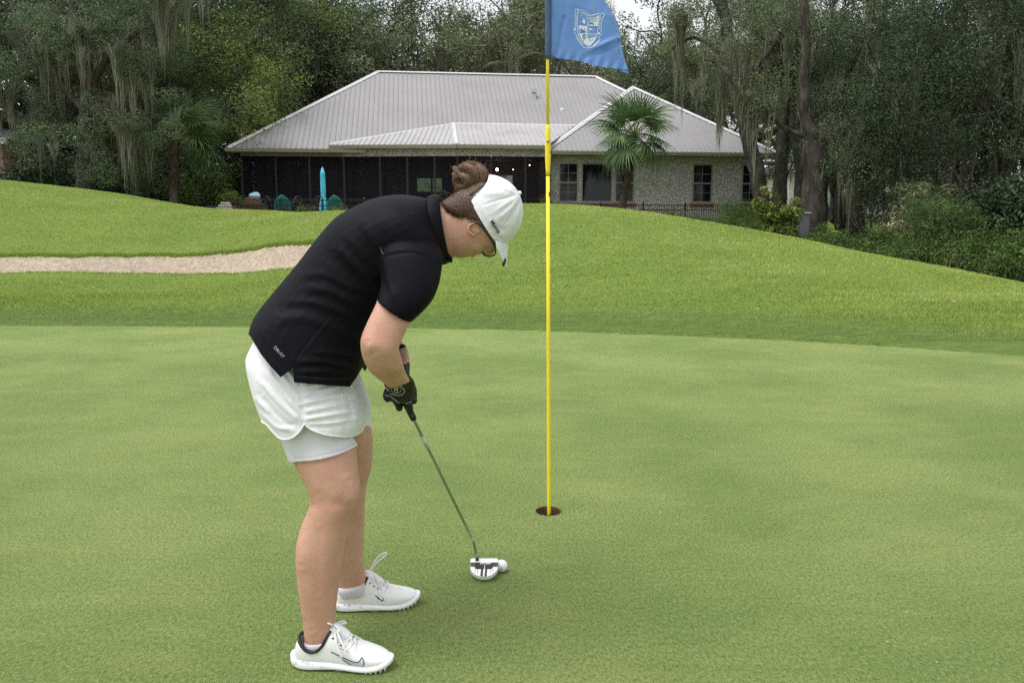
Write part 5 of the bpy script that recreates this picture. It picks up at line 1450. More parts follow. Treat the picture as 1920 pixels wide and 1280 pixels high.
def palm(name, base, crown, r, seed, fronds, size, label, boots=True, stalk=1.0):
    g = np.random.default_rng(seed); root = empty(name, tuple(base)); tag(root, label, 'palm tree')
    c = np.array(crown)-np.array(base); mid = c*0.5+np.array([-0.03*c[0], 0, 0])
    w = Wood(seed); P = w.limb([(0, 0, -0.3), tuple(c*.25+np.array([-.05*c[0], 0, 0])), tuple(mid), tuple(c)], r*1.05, r*0.95, 12)
    tk = link('trunk', w.mb.mesh('trunk', True), MAT_PALMBARK, root)
    if boots:
        m = 60; 
        for k in range(m):
            t_ = 0.48+0.5*k/m; q = P[int((len(P)-1)*t_)]; a = k*2.4; d = np.array([math.cos(a), math.sin(a), 0]); s = np.array([-d[1], d[0], 0])
            b0 = q+d*r*.8; b1 = q+d*(r*1.25+.04)+np.array([0, 0, .20]); b2 = q+d*(r*1.6+.06)+np.array([0, 0, .34])
            MB().add([b0-s*.07, b0+s*.07, b1+s*.05, b1-s*.05, b2, b0-s*.06+np.array([0, 0, -.05])], [(0, 1, 2, 3), (3, 2, 4)]).build('boot', MAT_PALMBARK, tk)
    MAT_ST = plain('palm_stalk_%d' % seed, (0.16, 0.19, 0.06), 0.5)
    for k, (az, el) in enumerate(fronds):
        az, el = R(az), R(el); d = np.array([math.cos(az)*math.cos(el), math.sin(az)*math.cos(el), math.sin(el)])
        sl = size*stalk*g.uniform(.75, 1.05); tip = c+d*sl+np.array([0, 0, -0.10*sl*math.cos(el)])
        fr = empty('frond'); fr.parent = root
        MB().tube([c+d*.04, c+d*sl*.5+np.array([0, 0, .02]), tip], [.022, .016, .012], 5).build('stalk', MAT_ST, fr)
        V_, F_, T_ = frond(size*g.uniform(.88, 1.1), R(116), g, 0.62)
        yv = unit(d+np.array([0, 0, -.30*math.cos(el)])); xv = unit(np.cross(yv, [0, 0, 1.0])+1e-6); zv = np.cross(xv, yv)
        roll = g.normal(0, .35); xv, zv = xv*math.cos(roll)+zv*math.sin(roll), zv*math.cos(roll)-xv*math.sin(roll)
        W_ = tip+V_[:, :1]*xv+V_[:, 1:2]*yv+V_[:, 2:3]*zv
        link('leaf_fan', npmesh('leaf_fan', W_, F_, False, [('tint', 'FACE', T_)]), L_PALM, fr)
    return root
pbx = at(1162, 388, 33.0); pbase = (pbx.x, 33.0, gz(pbx.x, 33.0)); pc = np.array(at(1189, 252, 33.0))
palm('sabal_palm', pbase, pc, 0.15, 91, [(95, 82), (20, 62), (165, 60), (-60, 60), (5, 32), (178, 30), (-95, 25), (-40, 18), (215, 12), (-5, -4), (186, -8), (-70, -20), (-115, -25), (8, -38), (172, -40), (60, 30), (125, 25), (-25, -50), (205, -55), (-10, 48), (195, 46), (-130, 45), (-75, 40), (-20, -20), (200, -25), (-50, 0), (-130, 0)], 1.05,
     'sabal palm with a leaning booted trunk in front of the right wing', True, 0.95)
lbx = at(322, 372, 30.0); lb = (lbx.x, 30.0, gz(lbx.x, 30.0)); lc = np.array(at(328, 262, 30.6))
palm('sabal_palm', lb, lc, 0.15, 92, [(10, 55), (-12, 30), (20, 35), (0, 12), (-20, 5), (15, -8), (30, 60), (-10, -25), (60, 30), (100, 60), (90, 25), (8, 75)], 1.2,
     'fan palm with a rough trunk at the edge of the left wood', True, 0.85)

# ---- right hand side: utility pedestal, log, road, far houses
b = base_at(1495, 26.5); r = empty('utility_box', (b[0], b[1], at(1495, 436, 26.5).z)); tag(r, 'grey utility box with a pale cap beside the forked oak', 'utility box')
hb_ = at(1495, 398, 26.5).z-r.location.z
link('box_body', bevel_mesh(MB().box(-.19, .19, -.19, .19, -.5, hb_-.06).mesh('box_body'), .015), plain('box_grey', (0.13, 0.135, 0.145), 0.7), r); link('box_cap', bevel_mesh(MB().box(-.225, .225, -.225, .225, hb_-.058, hb_).mesh('box_cap'), .012), plain('box_cap_grey', (0.30, 0.31, 0.32), 0.6), r)
w = Wood(95); lb0 = np.array(at(1585, 425, 30)); w.limb([np.array(at(1555, 402, 30))-lb0, np.array(at(1580, 415, 30))-lb0, np.array(at(1612, 438, 29.7))-lb0, np.array(at(1640, 450, 29.5))-lb0], 0.28, 0.34, 12, 0.03)
r = empty('fallen_log', tuple(lb0)); link('bark_log', w.mb.mesh('bark_log', True), MAT_BARK, r); tag(r, 'dark fallen log leaning behind the low bushes', 'log')
def sheet(name, x0, x1, y0, y1, mat, label, dz=0.03):
    xs = np.linspace(x0, x1, 40); ys = np.linspace(y0, y1, 8); X_, Y_ = np.meshgrid(xs, ys); Z_ = terrain_z(X_, Y_)+dz
    Fq = np.array([[j*40+i, j*40+i+1, (j+1)*40+i+1, (j+1)*40+i] for j in range(7) for i in range(39)])
    o = link(name, npmesh(name, np.stack([X_.ravel(), Y_.ravel(), Z_.ravel()], 1), Fq, True), mat); tag(o, label, name.replace('_', ' '), kind='structure'); return o
t = NT('asphalt_pale'); n1 = t.noise(4, 4); t.set(Base_Color=t.ramp(n1, [(0.3, (0.20, 0.175, 0.165)), (0.7, (0.27, 0.24, 0.225))]), Roughness=0.95)
sheet('road', 10, 60, 60, 66, t.m, 'pale road crossing behind the right trunks', 0.05)
sheet('footpath', 10, 60, 51.5, 52.8, t.m, 'narrow footpath in the grass before the road', 0.05)
def far_house(name, px0, px1, Y_, z0, eave, ridge, wallm, roofm, label, depth=9, wins=()):
    a, b = at(px0, 400, Y_).x, at(px1, 400, Y_).x; r = empty(name, (a, Y_, 0)); tag(r, label, 'house'); L_ = b-a
    MB().box(0, L_, 0, depth, z0-.5, eave).build('wall', wallm, r)
    mb = MB(); o_ = .5; hgt = ridge-eave; mb.add([(-o_, -o_, eave), (L_+o_, -o_, eave), (L_+o_, depth+o_, eave), (-o_, depth+o_, eave), (depth*.4, depth/2, ridge), (L_-depth*.4, depth/2, ridge)], [(0, 1, 5, 4), (1, 2, 5), (2, 3, 4, 5), (3, 0, 4), (3, 2, 1, 0)]); mb.build('roof', roofm, r)
    MB().box(-o_-.05, L_+o_+.05, -o_-.08, -o_-.002, eave-.22, eave+.02).build('fascia', plain('fascia_white', (0.6, 0.6, 0.58), 0.6), r)
    for (u, w_, zb, zt) in wins: MB().box(u*L_, u*L_+w_, -.03, .05, zb, zt).build('window', MAT_GLASS, r)
    return r
MAT_WHALL = plain('white_siding', (0.55, 0.54, 0.51), 0.8, 0, 0.06, 1); MAT_DROOF = plain('dark_shingle', (0.085, 0.085, 0.10), 0.9, 0, 0.25, 8)
zg = 1.85
far_house('white_house', 1478, 1735, 74, zg, at(1500, 318, 74).z, at(1500, 255, 78).z, MAT_WHALL, MAT_DROOF, 'white house with dark roof across the road behind the trunks', 10, ((0.12, 1.0, 3.0, 4.6), (0.3, 1.0, 3.0, 4.6), (0.55, 1.2, 2.9, 4.6), (0.8, 1.0, 3.0, 4.6)))
MAT_PINK = plain('pink_stucco', (0.42, 0.27, 0.24), 0.9, 0, 0.08, 3)
far_house('pink_house', -260, 15, 34, 1.9, at(0, 262, 34).z, at(0, 200, 36).z, MAT_PINK, MAT_DROOF, 'pink stucco house cut off by the left frame edge', 8)
for k, (px, Y_, sc, nm) in enumerate(((1580, 69, 1.0, 'left of the straight grey trunk'), (1560, 70, 0.9, 'under the white house eave'), (1660, 69, 1.0, 'right of the straight grey trunk'), (1690, 68, 1.1, 'beyond the road behind the silvery shrub'))):
    puts(sb1, px, Y_, k*1.7, sc*0.9, 'dark hedge bush beyond the road ' + nm, 'hedge bushes beyond the road')
# ================================================================== the golfer
# ------------------------------------------------------------------ materials
t = NT('skin')
n1, n2, n3 = t.noise(11, 5, 0.65), t.noise(60, 4, 0.7), t.noise(420, 2)
sp = t.noise(130, 2, 0.5)
c = t.ramp(n1, [(0.28, (0.50, 0.268, 0.190)), (0.52, (0.56, 0.322, 0.232)), (0.75, (0.62, 0.375, 0.280))])
c = t.mix(t.mapr(n2, 0.48, 0.75, 0, 0.35), c, (0.56, 0.250, 0.185))
c = t.mix(t.mapr(sp, 0.70, 0.76, 0, 0.45), c, (0.27, 0.115, 0.07))
t.set(Base_Color=c, Roughness=0.5, Subsurface_Weight=0.12, Subsurface_Scale=0.02); t.b.inputs['Subsurface Radius'].default_value = (1.0, 0.35, 0.2)
t.b.inputs['Specular IOR Level'].default_value = 0.35
t.bump(t.math('ADD', n3, t.math('MULTIPLY', n2, 0.7)), 0.3, 0.004)
MAT_SKIN = t.m
t = NT('shirt_knit')
n1, n2, n3 = t.noise(900, 2), t.noise(14, 4), t.noise(3, 3)
t.set(Base_Color=t.ramp(n3, [(0.3, (0.0026, 0.0026, 0.0052)), (0.7, (0.0040, 0.0040, 0.0074))]), Roughness=0.6, Sheen_Weight=0.0, Sheen_Roughness=0.4)
t.b.inputs['Sheen Tint'].default_value = (0.55, 0.58, 0.7, 1)
t.bump(t.math('ADD', t.math('MULTIPLY', n1, 0.12), n2), 0.28, 0.012)
t.b.inputs['Specular IOR Level'].default_value = 0.12
MAT_SHIRT = t.m
def whitecloth(name, col, bump=0.2):
    t = NT(name); n1, n2, n3 = t.noise(800, 2), t.noise(22, 4), t.noise(4, 3)
    t.set(Base_Color=t.ramp(n3, [(0.3, tuple(x*0.95 for x in col)), (0.7, col)]), Roughness=0.75, Sheen_Weight=0.1)
    t.bump(t.math('ADD', t.math('MULTIPLY', n1, 0.03), n2), bump*0.5, 0.008); return t.m
MAT_SKORT = whitecloth('skort_white', (0.80, 0.805, 0.84), 0.22)
MAT_INNER = whitecloth('inner_short_white', (0.74, 0.73, 0.79), 0.1)
t = NT('cap_cotton'); n1, n2, n3, n4 = t.noise(700, 2), t.noise(30, 4), t.noise(14, 5, 0.65), t.noise(8, 3)
c = t.ramp(n4, [(0.3, (0.73, 0.73, 0.77)), (0.7, (0.80, 0.80, 0.84))])
c = t.mix(t.mapr(n3, 0.58, 0.78, 0, 0.45), c, (0.50, 0.47, 0.42))
t.set(Base_Color=c, Roughness=0.8); t.bump(t.math('ADD', t.math('MULTIPLY', n1, 0.2), n2), 0.35, 0.008); MAT_CAPW = t.m
t = NT('hair'); n1, n2 = t.noise(260, 3, 0.6), t.noise(20, 3)
c = t.ramp(n1, [(0.3, (0.055, 0.031, 0.020)), (0.55, (0.125, 0.073, 0.047)), (0.8, (0.25, 0.160, 0.105))])
t.set(Base_Color=c, Roughness=0.42); t.b.inputs['Specular IOR Level'].default_value = 0.5; MAT_HAIR = t.m
t = NT('bun_hair'); n1, n2 = t.noise(200, 3, 0.6), t.noise(30, 3)
c = t.ramp(n1, [(0.3, (0.070, 0.036, 0.021)), (0.55, (0.165, 0.090, 0.053)), (0.8, (0.31, 0.190, 0.120))])
t.set(Base_Color=c, Roughness=0.42); t.b.inputs['Specular IOR Level'].default_value = 0.5; MAT_BUN = t.m
t = NT('glove_leather'); n1 = t.noise(160, 3)
t.set(Base_Color=(0.006, 0.006, 0.007), Roughness=t.mapr(n1, 0.3, 0.7, 0.45, 0.65)); t.bump(n1, 0.25, 0.004); MAT_GLOVE = t.m
MAT_PIPING = plain('glove_piping', (0.42, 0.43, 0.46), 0.5)
MAT_LOGO = plain('glove_logo', (0.42, 0.36, 0.30), 0.5)
MAT_BLACK = plain('matte_black', (0.010, 0.010, 0.011), 0.45)
MAT_PRINT = plain('grey_print', (0.42, 0.42, 0.42), 0.6)
MAT_WHITE = plain('shoe_white', (0.80, 0.80, 0.81), 0.5, 0, 0.03)
YC = 2.24

person = empty('person', tuple(gnd(640, 1190)))
tag(person, 'golfer bending over a putt in black polo, white skort and white cap', 'person')
PB_ = np.array(person.location)
def wlink(o): o.location = -person.location; return o    # geometry is built in world space

# ------------------------------------------------------------------ body
def R_(p1, p2, Y, d, **k): return ringpx(p1, p2, Y, d, n=28, **k)
near_leg = densify([R_((535, 770), (650, 770), 2.16, .074), R_((540, 815), (655, 806), 2.155, .080), R_((549, 852), (666, 842), 2.15, .086), R_((559, 875), (668, 860), 2.14, .082), R_((574, 905), (672, 893), 2.125, .072),
    R_((582, 935), (674, 920), 2.115, .064), R_((578, 956), (665, 948), 2.11, .060), R_((568, 980), (655, 973), 2.108, .060), R_((559, 1012), (648, 1006), 2.106, .062), R_((556, 1040), (644, 1035), 2.104, .062),
    R_((558, 1085), (637, 1083), 2.10, .056), R_((564, 1130), (631, 1130), 2.097, .046), R_((569, 1165), (627, 1165), 2.095, .040), R_((571, 1190), (630, 1190), 2.093, .038), R_((574, 1215), (640, 1225), 2.092, .036)])
far_leg = densify([R_((560, 770), (688, 775), 2.32, .085), R_((580, 810), (697, 812), 2.33, .082), R_((598, 850), (698, 848), 2.35, .076), R_((608, 885), (696, 880), 2.37, .067), R_((611, 912), (688, 906), 2.38, .06), R_((604, 945), (684, 942), 2.385, .058),
    R_((599, 980), (683, 978), 2.39, .059), R_((602, 1010), (682, 1008), 2.395, .057), R_((615, 1045), (681, 1045), 2.40, .047), R_((630, 1075), (684, 1073), 2.405, .040), R_((634, 1090), (686, 1088), 2.407, .035), R_((640, 1102), (682, 1102), 2.408, .027), R_((648, 1114), (680, 1114), 2.41, .018)])
torso = densify([R_((545, 772), (655, 772), YC, .12), R_((520, 745), (664, 755), YC, .15), R_((490, 680), (662, 715), YC, .155), R_((508, 600), (690, 650), YC, .145), R_((560, 515), (730, 580), YC, .14), R_((620, 435), (775, 525), YC, .15), R_((680, 395), (805, 490), YC, .165), R_((740, 378), (822, 470), YC, .15), R_((785, 384), (830, 462), YC, .095), R_((808, 390), (836, 476), YC, .062)])
neck = densify([R_((780, 392), (826, 470), YC, .07), R_((806, 384), (838, 484), YC, .060), R_((828, 378), (848, 484), YC, .059), R_((846, 372), (858, 482), YC, .060), R_((866, 366), (874, 480), YC, .062)])
head = densify([R_((838, 390), (846, 472), YC, .050, p=2.4), R_((846, 378), (851, 480), YC, .058, p=2.4), R_((858, 368), (866, 483.5), YC, .064, p=2.4), R_((876, 358), (888, 480), YC, .070, p=2.4), R_((895, 347), (909, 474), YC, .074, p=2.4), R_((915, 338), (930, 463), YC, .075, p=2.4), R_((938, 344), (946, 447), YC, .070, p=2.4), R_((956, 358), (958, 432), YC, .056, p=2.4), R_((968, 376), (967, 410), YC, .03, p=2.4)])
arm_r = densify([R_((728, 455), (806, 470), 2.12, .052), R_((720, 510), (806, 528), 2.085, .051), R_((713, 545), (790, 572), 2.06, .047), R_((704, 572), (768, 606), 2.04, .045), R_((689, 603), (757, 630), 2.025, .045), R_((677, 634), (749, 648), 2.015, .044), R_((678, 660), (748, 657), 2.018, .043), R_((686, 683), (752, 670), 2.035, .041), R_((700, 702), (757, 688), 2.065, .037), R_((717, 715), (761, 700), 2.105, .031), R_((730, 727), (770, 714), 2.15, .028)])
arm_l = densify([R_((730, 465), (800, 480), 2.39, .053), R_((722, 530), (788, 550), 2.44, .05), R_((708, 575), (764, 600), 2.465, .046), R_((696, 605), (752, 622), 2.455, .043), R_((702, 632), (751, 630), 2.41, .041), R_((720, 652), (754, 642), 2.35, .036), R_((736, 668), (764, 656), 2.30, .030), R_((742, 690), (768, 678), 2.25, .026)])
nose = ellipsoid(A(914, 470, 2.262), [A(924, 476, 2.262)-A(914, 470, 2.262), np.array([0, .013, 0]), A(904, 478, 2.262)-A(914, 470, 2.262)])
chin = ellipsoid(A(862, 473, 2.25), [A(876, 474, 2.25)-A(862, 473, 2.25), np.array([0, .022, 0]), A(863, 484.5, 2.25)-A(862, 473, 2.25)])
lips = ellipsoid(A(885, 476, 2.262), [A(892, 476.5, 2.262)-A(885, 476, 2.262), np.array([0, .022, 0]), A(886, 483, 2.262)-A(885, 476, 2.262)])
cheek = ellipsoid(A(892, 458, 2.215), [A(916, 458, 2.215)-A(892, 458, 2.215), np.array([0, .034, 0]), A(893, 474, 2.215)-A(892, 458, 2.215)])
BV, BQ = solid([loft(x) for x in (near_leg, far_leg, torso, neck, head, arm_r, arm_l)] + [nose, chin, lips, cheek], 0.0042, 7)
# knee hollow, knee cap, shin and calf relief, elbow, collarbone
BV = fold(BV, BQ, [([(600, 932), (625, 946), (650, 940)], -0.0026, 10), ([(652, 900), (662, 922), (655, 945)], 0.0036, 12), ([(636, 940), (652, 956)], -0.0032, 8), ([(584, 938), (590, 948), (598, 950)], -0.0028, 7), ([(575, 965), (565, 1010), (566, 1060)], 0.003, 12), ([(600, 985), (598, 1060), (596, 1120)], -0.002, 10),
    ([(584, 1180), (590, 1188), (594, 1193)], 0.0028, 9), ([(690, 640), (700, 655)], 0.004, 9), ([(690, 668), (700, 662), (712, 655)], -0.003, 5), ([(700, 690), (720, 690), (740, 685)], 0.002, 9)])
mb = MB(); mb.v = [tuple(v) for v in BV]; mb.f = [list(dict.fromkeys(q)) for q in BQ.tolist()]
# near ear: helix, lobe, bowl
EY = 2.168
ex = lambda x, y, d=0: A(x, y, EY-d)
v_, f_ = capsule([ex(905, 421.5), ex(897, 418, .002), ex(887, 418.5, .005), ex(879.5, 424, .006), ex(878, 431, .006), ex(882, 437.5, .004), ex(888, 441, .002), ex(892, 441, -.002)], [0.0024, 0.0030, 0.0034, 0.0034, 0.0034, 0.0042, 0.004, 0.0025], 8); mb.add(v_, f_)
v_, f_ = capsule([ex(900, 424, .001), ex(893, 423, .004), ex(887, 425, .005)], [0.0012, 0.0020, 0.0012], 8); mb.add(v_, f_)
v_, f_ = capsule([ex(900, 431, .0), ex(897, 434, .003), ex(892, 437, .002)], [0.0015, 0.0028, 0.0015], 8); mb.add(v_, f_)
v_, f_ = ellipsoid(ex(890, 429, -0.004), [ex(901, 429)-ex(890, 429), np.array([0, .008, 0]), ex(890, 440)-ex(890, 429)]); mb.add(v_, f_)
v_, f_ = ellipsoid(A(890, 429, 2*YC-EY+.004), [ex(901, 429)-ex(890, 429), np.array([0, .012, 0]), ex(890, 440)-ex(890, 429)]); mb.add(v_, f_)
body = wlink(mb.build('body', MAT_SKIN, person, True))
# eyes sit behind the lenses
for s in (-1, 1):
    v_, f_ = ellipsoid(A(916, 455, YC+s*0.030), np.eye(3)*0.0095)
    m_ = MB().add(v_, f_); wlink(m_.build('eye', plain('eye_white', (0.7, 0.68, 0.66), 0.2), person, True))

# ------------------------------------------------------------------ inner short legs, then the ruched outer skirt
inner = [densify([R_((512, 760), (654, 760), 2.155, .080), R_((522, 800), (655, 795), 2.152, .084), R_((533, 832), (661, 822), 2.15, .086), R_((547, 868), (669, 838), 2.145, .089), R_((558, 892), (670, 862), 2.14, .085)]),
         densify([R_((560, 760), (690, 765), 2.325, .092), R_((582, 800), (695, 795), 2.332, .09), R_((592, 825), (697, 818), 2.34, .087), R_((600, 850), (698, 838), 2.35, .083)])]
IV, IQ = solid([loft(x) for x in inner], 0.0042, 5)
hem_in = curve_px([(530, 868), (548, 866), (590, 862.5), (630, 853), (655, 843), (670, 835.5), (690, 828)])
keep_in = [(440, 700)] + [(440, 870)] + hem_in + [(720, 820), (720, 700)]
f = sdf_keep(IV, keep_in); f = np.where(IV[:, 1] > 2.245, (IV[:, 2] - A(640, 812, 2.34)[2])*600, f)
IV2, IT, ics = trim(IV, IQ, f)
inner_o = wlink(cloth('inner_shorts', IV2, IT, MAT_INNER, person, 0.003))
bv_in = bvh_of(IV2, IT)
wlink(decal_strip([(curve_px([(551, 858), (590, 854), (630, 845), (655, 836), (667, 830)]), 0.7)], bv_in, 'hem_stitch', plain('stitch_shade', (0.5, 0.49, 0.54), 0.9), person, 0.0006))
KP = dict(p=2.7)
skirt = densify([R_((486, 632), (658, 676), YC, .150, **KP), R_((476, 655), (666, 704), YC, .170, **KP), R_((474, 668), (672, 718), YC, .180, **KP), R_((480, 698), (682, 745), YC, .190, **KP), R_((491, 736), (690, 770), YC, .197, **KP), R_((506, 772), (687, 790), YC, .199, **KP), R_((524, 806), (678, 808), YC, .199, **KP), R_((538, 835), (671, 832), YC, .196, **KP), R_((546, 860), (667, 855), YC, .192, **KP)])
KV, KQ = solid([loft(skirt)], 0.0042, 5)
cin = (571, 793)
kf = []
for pl in ([(500, 690), (535, 738), (566, 782)], [(488, 712), (525, 755), (562, 788)], [(520, 690), (548, 730), (566, 772)], [(484, 748), (515, 785), (545, 806)], [(535, 690), (552, 715), (563, 755)], [(494, 775), (520, 800), (548, 803)], [(540, 745), (556, 770), (568, 788)]):
    kf += [(pl, 0.0075, 4.0), ([(x+6, y-5) for x, y in pl], -0.005, 4.0)]
for pl in ([(566, 742), (610, 730), (662, 716)], [(567, 757), (615, 746), (664, 736)], [(570, 772), (620, 762), (668, 752)], [(572, 785), (620, 778), (676, 768)], [(566, 728), (600, 718), (640, 706)], [(575, 793), (630, 792), (680, 780)]):
    kf += [(pl, 0.0068, 3.8), ([(x, y+7) for x, y in pl], -0.0045, 3.6)]
kf += [([(556, 716), (561, 752), (568, 786)], -0.006, 4.5), ([(470, 660), (474, 700), (486, 740)], 0.003, 9), ([(663, 726), (668, 760), (664, 800)], 0.006, 5), ([(653, 730), (657, 765), (652, 800)], -0.004, 5)]
for k in range(9):
    y_ = 722+k*7; kf.append(([(551+k*1.4, y_), (560+k*1.4, y_+1.5), (568+k*1.2, y_)], 0.0028, 1.8))
g = np.random.default_rng(2); kf = [(a_, b_*g.uniform(0.35, 0.85), c_*g.uniform(0.9, 1.3)) for a_, b_, c_ in kf]
KV = fold(KV, KQ, kf)
hem_k = curve_px([(490, 790), (500, 796), (512, 810), (522, 820), (532, 823.5), (546, 821.5), (558, 813), (566, 803), (571, 793)], 4) + curve_px([(571, 793), (577, 801), (592, 809), (612, 815), (640, 818.5), (662, 817), (676, 810), (690, 801), (705, 792)], 4)
keep_k = [(430, 560), (430, 790)] + hem_k + [(740, 790), (740, 560)]
f = sdf_keep(KV, keep_k, YC)
KV2, KT, kcs = trim(KV, KQ, f)
wlink(cloth('skort', KV2, KT, MAT_SKORT, person, 0.003))
wlink(rim(KV2, kcs, 0.0026, 'hem_piping', MAT_SKORT, person, keep=lambda P: proj(P)[1] > 780))

# ------------------------------------------------------------------ polo shirt
sh = densify([ringpx((464, 690), (672, 770), YC, .210, p=2.6), ringpx((472, 655), (680, 722), YC, .210, p=2.55), ringpx((477, 628), (684, 692), YC, .204, p=2.5), ringpx((487, 588), (694, 655), YC, .192, p=2.4), ringpx((522, 541), (714, 618), YC, .175), ringpx((560, 495), (735, 588), YC, .168), ringpx((597, 447), (762, 556), YC, .168), ringpx((632, 408), (790, 532), YC, .175),
     ringpx((668, 387), (812, 512), YC, .184), ringpx((705, 372), (824, 498), YC, .186), ringpx((745, 365), (832, 486), YC, .172), ringpx((780, 368), (836, 480), YC, .132), ringpx((802, 373), (838, 480), YC, .088), ringpx((812, 377), (840, 482), YC, .072)])
def sleeve(m):
    yy_ = lambda v: 2*YC-v if m else v
    dx = 0
    return densify([ringpx((735, 415), (820, 455), yy_(2.17), .085), ringpx((716, 450), (829, 474), yy_(2.125), .080), ringpx((710, 488), (829, 497), yy_(2.095), .074), ringpx((714, 520), (824, 530), yy_(2.072), .067), ringpx((713, 541), (812, 561), yy_(2.055), .061), ringpx((710, 552), (793, 584), yy_(2.046), .057), ringpx((707, 560), (772, 603), yy_(2.040), .054), ringpx((706.5, 561), (771, 604), yy_(2.0398), .052)])
SV, SQ = solid([loft(sh), loft(sleeve(0)), loft(sleeve(1))], 0.0040, 9)
sf = [([(683, 422), (704, 458), (714, 492)], 0.008, 6), ([(672, 425), (694, 462), (706, 496)], -0.006, 6), ([(645, 440), (668, 462), (690, 492)], 0.006, 6), ([(633, 464), (675, 506), (702, 540)], 0.007, 7), ([(622, 480), (662, 520), (694, 552)], -0.006, 7),
      ([(568, 517), (606, 514), (654, 536), (704, 545)], 0.0085, 6), ([(568, 528), (610, 527), (655, 550), (700, 560)], -0.006, 6), ([(582, 543), (618, 547), (668, 572), (700, 585)], 0.0075, 6), ([(575, 553), (618, 560), (664, 586)], -0.005, 6), ([(536, 567), (580, 566), (640, 585), (690, 610)], 0.0065, 7), ([(530, 580), (580, 580), (640, 602)], -0.005, 7),
      ([(520, 600), (570, 596), (630, 618), (676, 640)], 0.0045, 8), ([(500, 625), (530, 600), (560, 590)], 0.004, 8),
      ([(556, 678), (610, 678), (664, 694)], 0.0075, 4.5), ([(560, 687), (612, 687), (662, 703)], -0.006, 4), ([(566, 697), (624, 696), (664, 708)], 0.006, 4), ([(590, 660), (640, 664), (680, 676)], 0.006, 6), ([(590, 670), (640, 673), (676, 684)], -0.004, 4), ([(610, 640), (650, 646), (684, 655)], 0.005, 6),
      ([(630, 577), (594, 621), (562, 662), (549, 688)], -0.0028, 2.2), ([(636, 580), (600, 624), (567, 665)], 0.002, 3),
      ([(713, 485), (738, 477), (770, 474), (798, 482), (823, 500)], -0.004, 2.4), ([(712, 480), (738, 471), (770, 468), (800, 475)], 0.0025, 3.2), ([(700, 430), (709, 458), (713, 485)], -0.003, 2.4),
      ([(713, 485), (716, 515), (722, 545)], -0.006, 4.5), ([(726, 512), (734, 540), (744, 566)], 0.0045, 5), ([(737, 545), (748, 572), (757, 592)], 0.005, 4), ([(800, 520), (795, 550), (780, 580)], 0.003, 7), ([(746, 500), (768, 540), (776, 580)], -0.003, 7),
      ([(716, 590), (700, 570), (690, 548)], -0.007, 6), ([(770, 395), (786, 420), (800, 455)], 0.0035, 6), ([(745, 385), (765, 410), (785, 450)], -0.003, 7), ([(700, 385), (730, 395), (760, 420)], 0.003, 9),
      ([(494, 640), (512, 668), (531, 690)], -0.0022, 2.0), ([(552, 702), (600, 708), (655, 710)], -0.0022, 2.0)]
g = np.random.default_rng(12); sf = [(a_, b_*(g.uniform(0.25, 0.75) if abs(b_) > 0.003 else 0.5), c_*g.uniform(0.85, 1.6)) for a_, b_, c_ in sf]
SV = fold(SV, SQ, sf)
g = np.random.default_rng(3)
keep_s = [(700, 300), (836, 352), (836, 372), (841, 430), (848, 500), (840, 505), (832, 520), (824, 560), (812, 610), (769, 640), (740, 650), (720, 660), (697, 672), (680, 688), (670, 705), (656, 725), (600, 721), (551, 716.5), (549, 690), (526, 707), (505, 684), (490, 665), (478, 645), (469, 630), (440, 600), (440, 400)]
f = sdf_keep(SV, keep_s, YC)
# the far half keeps a plain hem
SV2, ST, scs = trim(SV, SQ, f)
wlink(cloth('polo_shirt', SV2, ST, MAT_SHIRT, person, 0.0025))
bv_sh = bvh_of(SV2, ST)
# collar: folded band round the neck
cb = []
for (p1, p2, dp) in (((799, 371), (826, 497), .098), ((806, 366), (834, 497), .094), ((817, 364), (842, 493), .087), ((825, 367), (846, 487), .080), ((826, 373), (845, 482), .074), ((819, 378), (840, 480), .070), ((808, 380), (832, 480), .072)):
    cb.append(ringpx(p1, p2, YC, dp, n=48))
mb = MB(); n = 48
for r in cb: mb.v += [tuple(q) for q in r]
m = len(cb)
for i in range(m):
    for k in range(n): mb.f.append([i*n+k, i*n+(k+1) % n, ((i+1) % m)*n+(k+1) % n, ((i+1) % m)*n+k])
co = wlink(mb.build('collar', MAT_SHIRT, person, True))
md = co.modifiers.new('s', 'SUBSURF'); md.levels = 1; md.render_levels = 2
v_, f_ = capsule([A(836, 478, 2.205), A(843, 486, 2.20), A(846, 491, 2.20)], [0.006, 0.009, 0.003], 8); wlink(MB().add(v_, f_).build('collar_point', MAT_SHIRT, person, True))
a_ = math.atan2(672-648, 533-512)
ri = (math.cos(a_), math.sin(a_)); up_ = (math.sin(a_), -math.cos(a_))
wlink(decal_text(text_polys('DRI-FIT', (523, 660), ri, up_, 8.2), bv_sh, 'shirt_print', MAT_PRINT, person, 0.0016))
wlink(decal_strip([([(713, 463), (716, 473), (719, 476)], 1.4)], bv_sh, 'sleeve_mark', plain('dark_print', (0.10, 0.10, 0.11), 0.4), person))
wlink(decal_strip([(curve_px([(556, 705), (600, 709), (655, 711)]), 0.6)], bv_sh, 'hem_stitch', plain('dark_stitch', (0.03, 0.03, 0.035), 0.7), person, 0.0007))

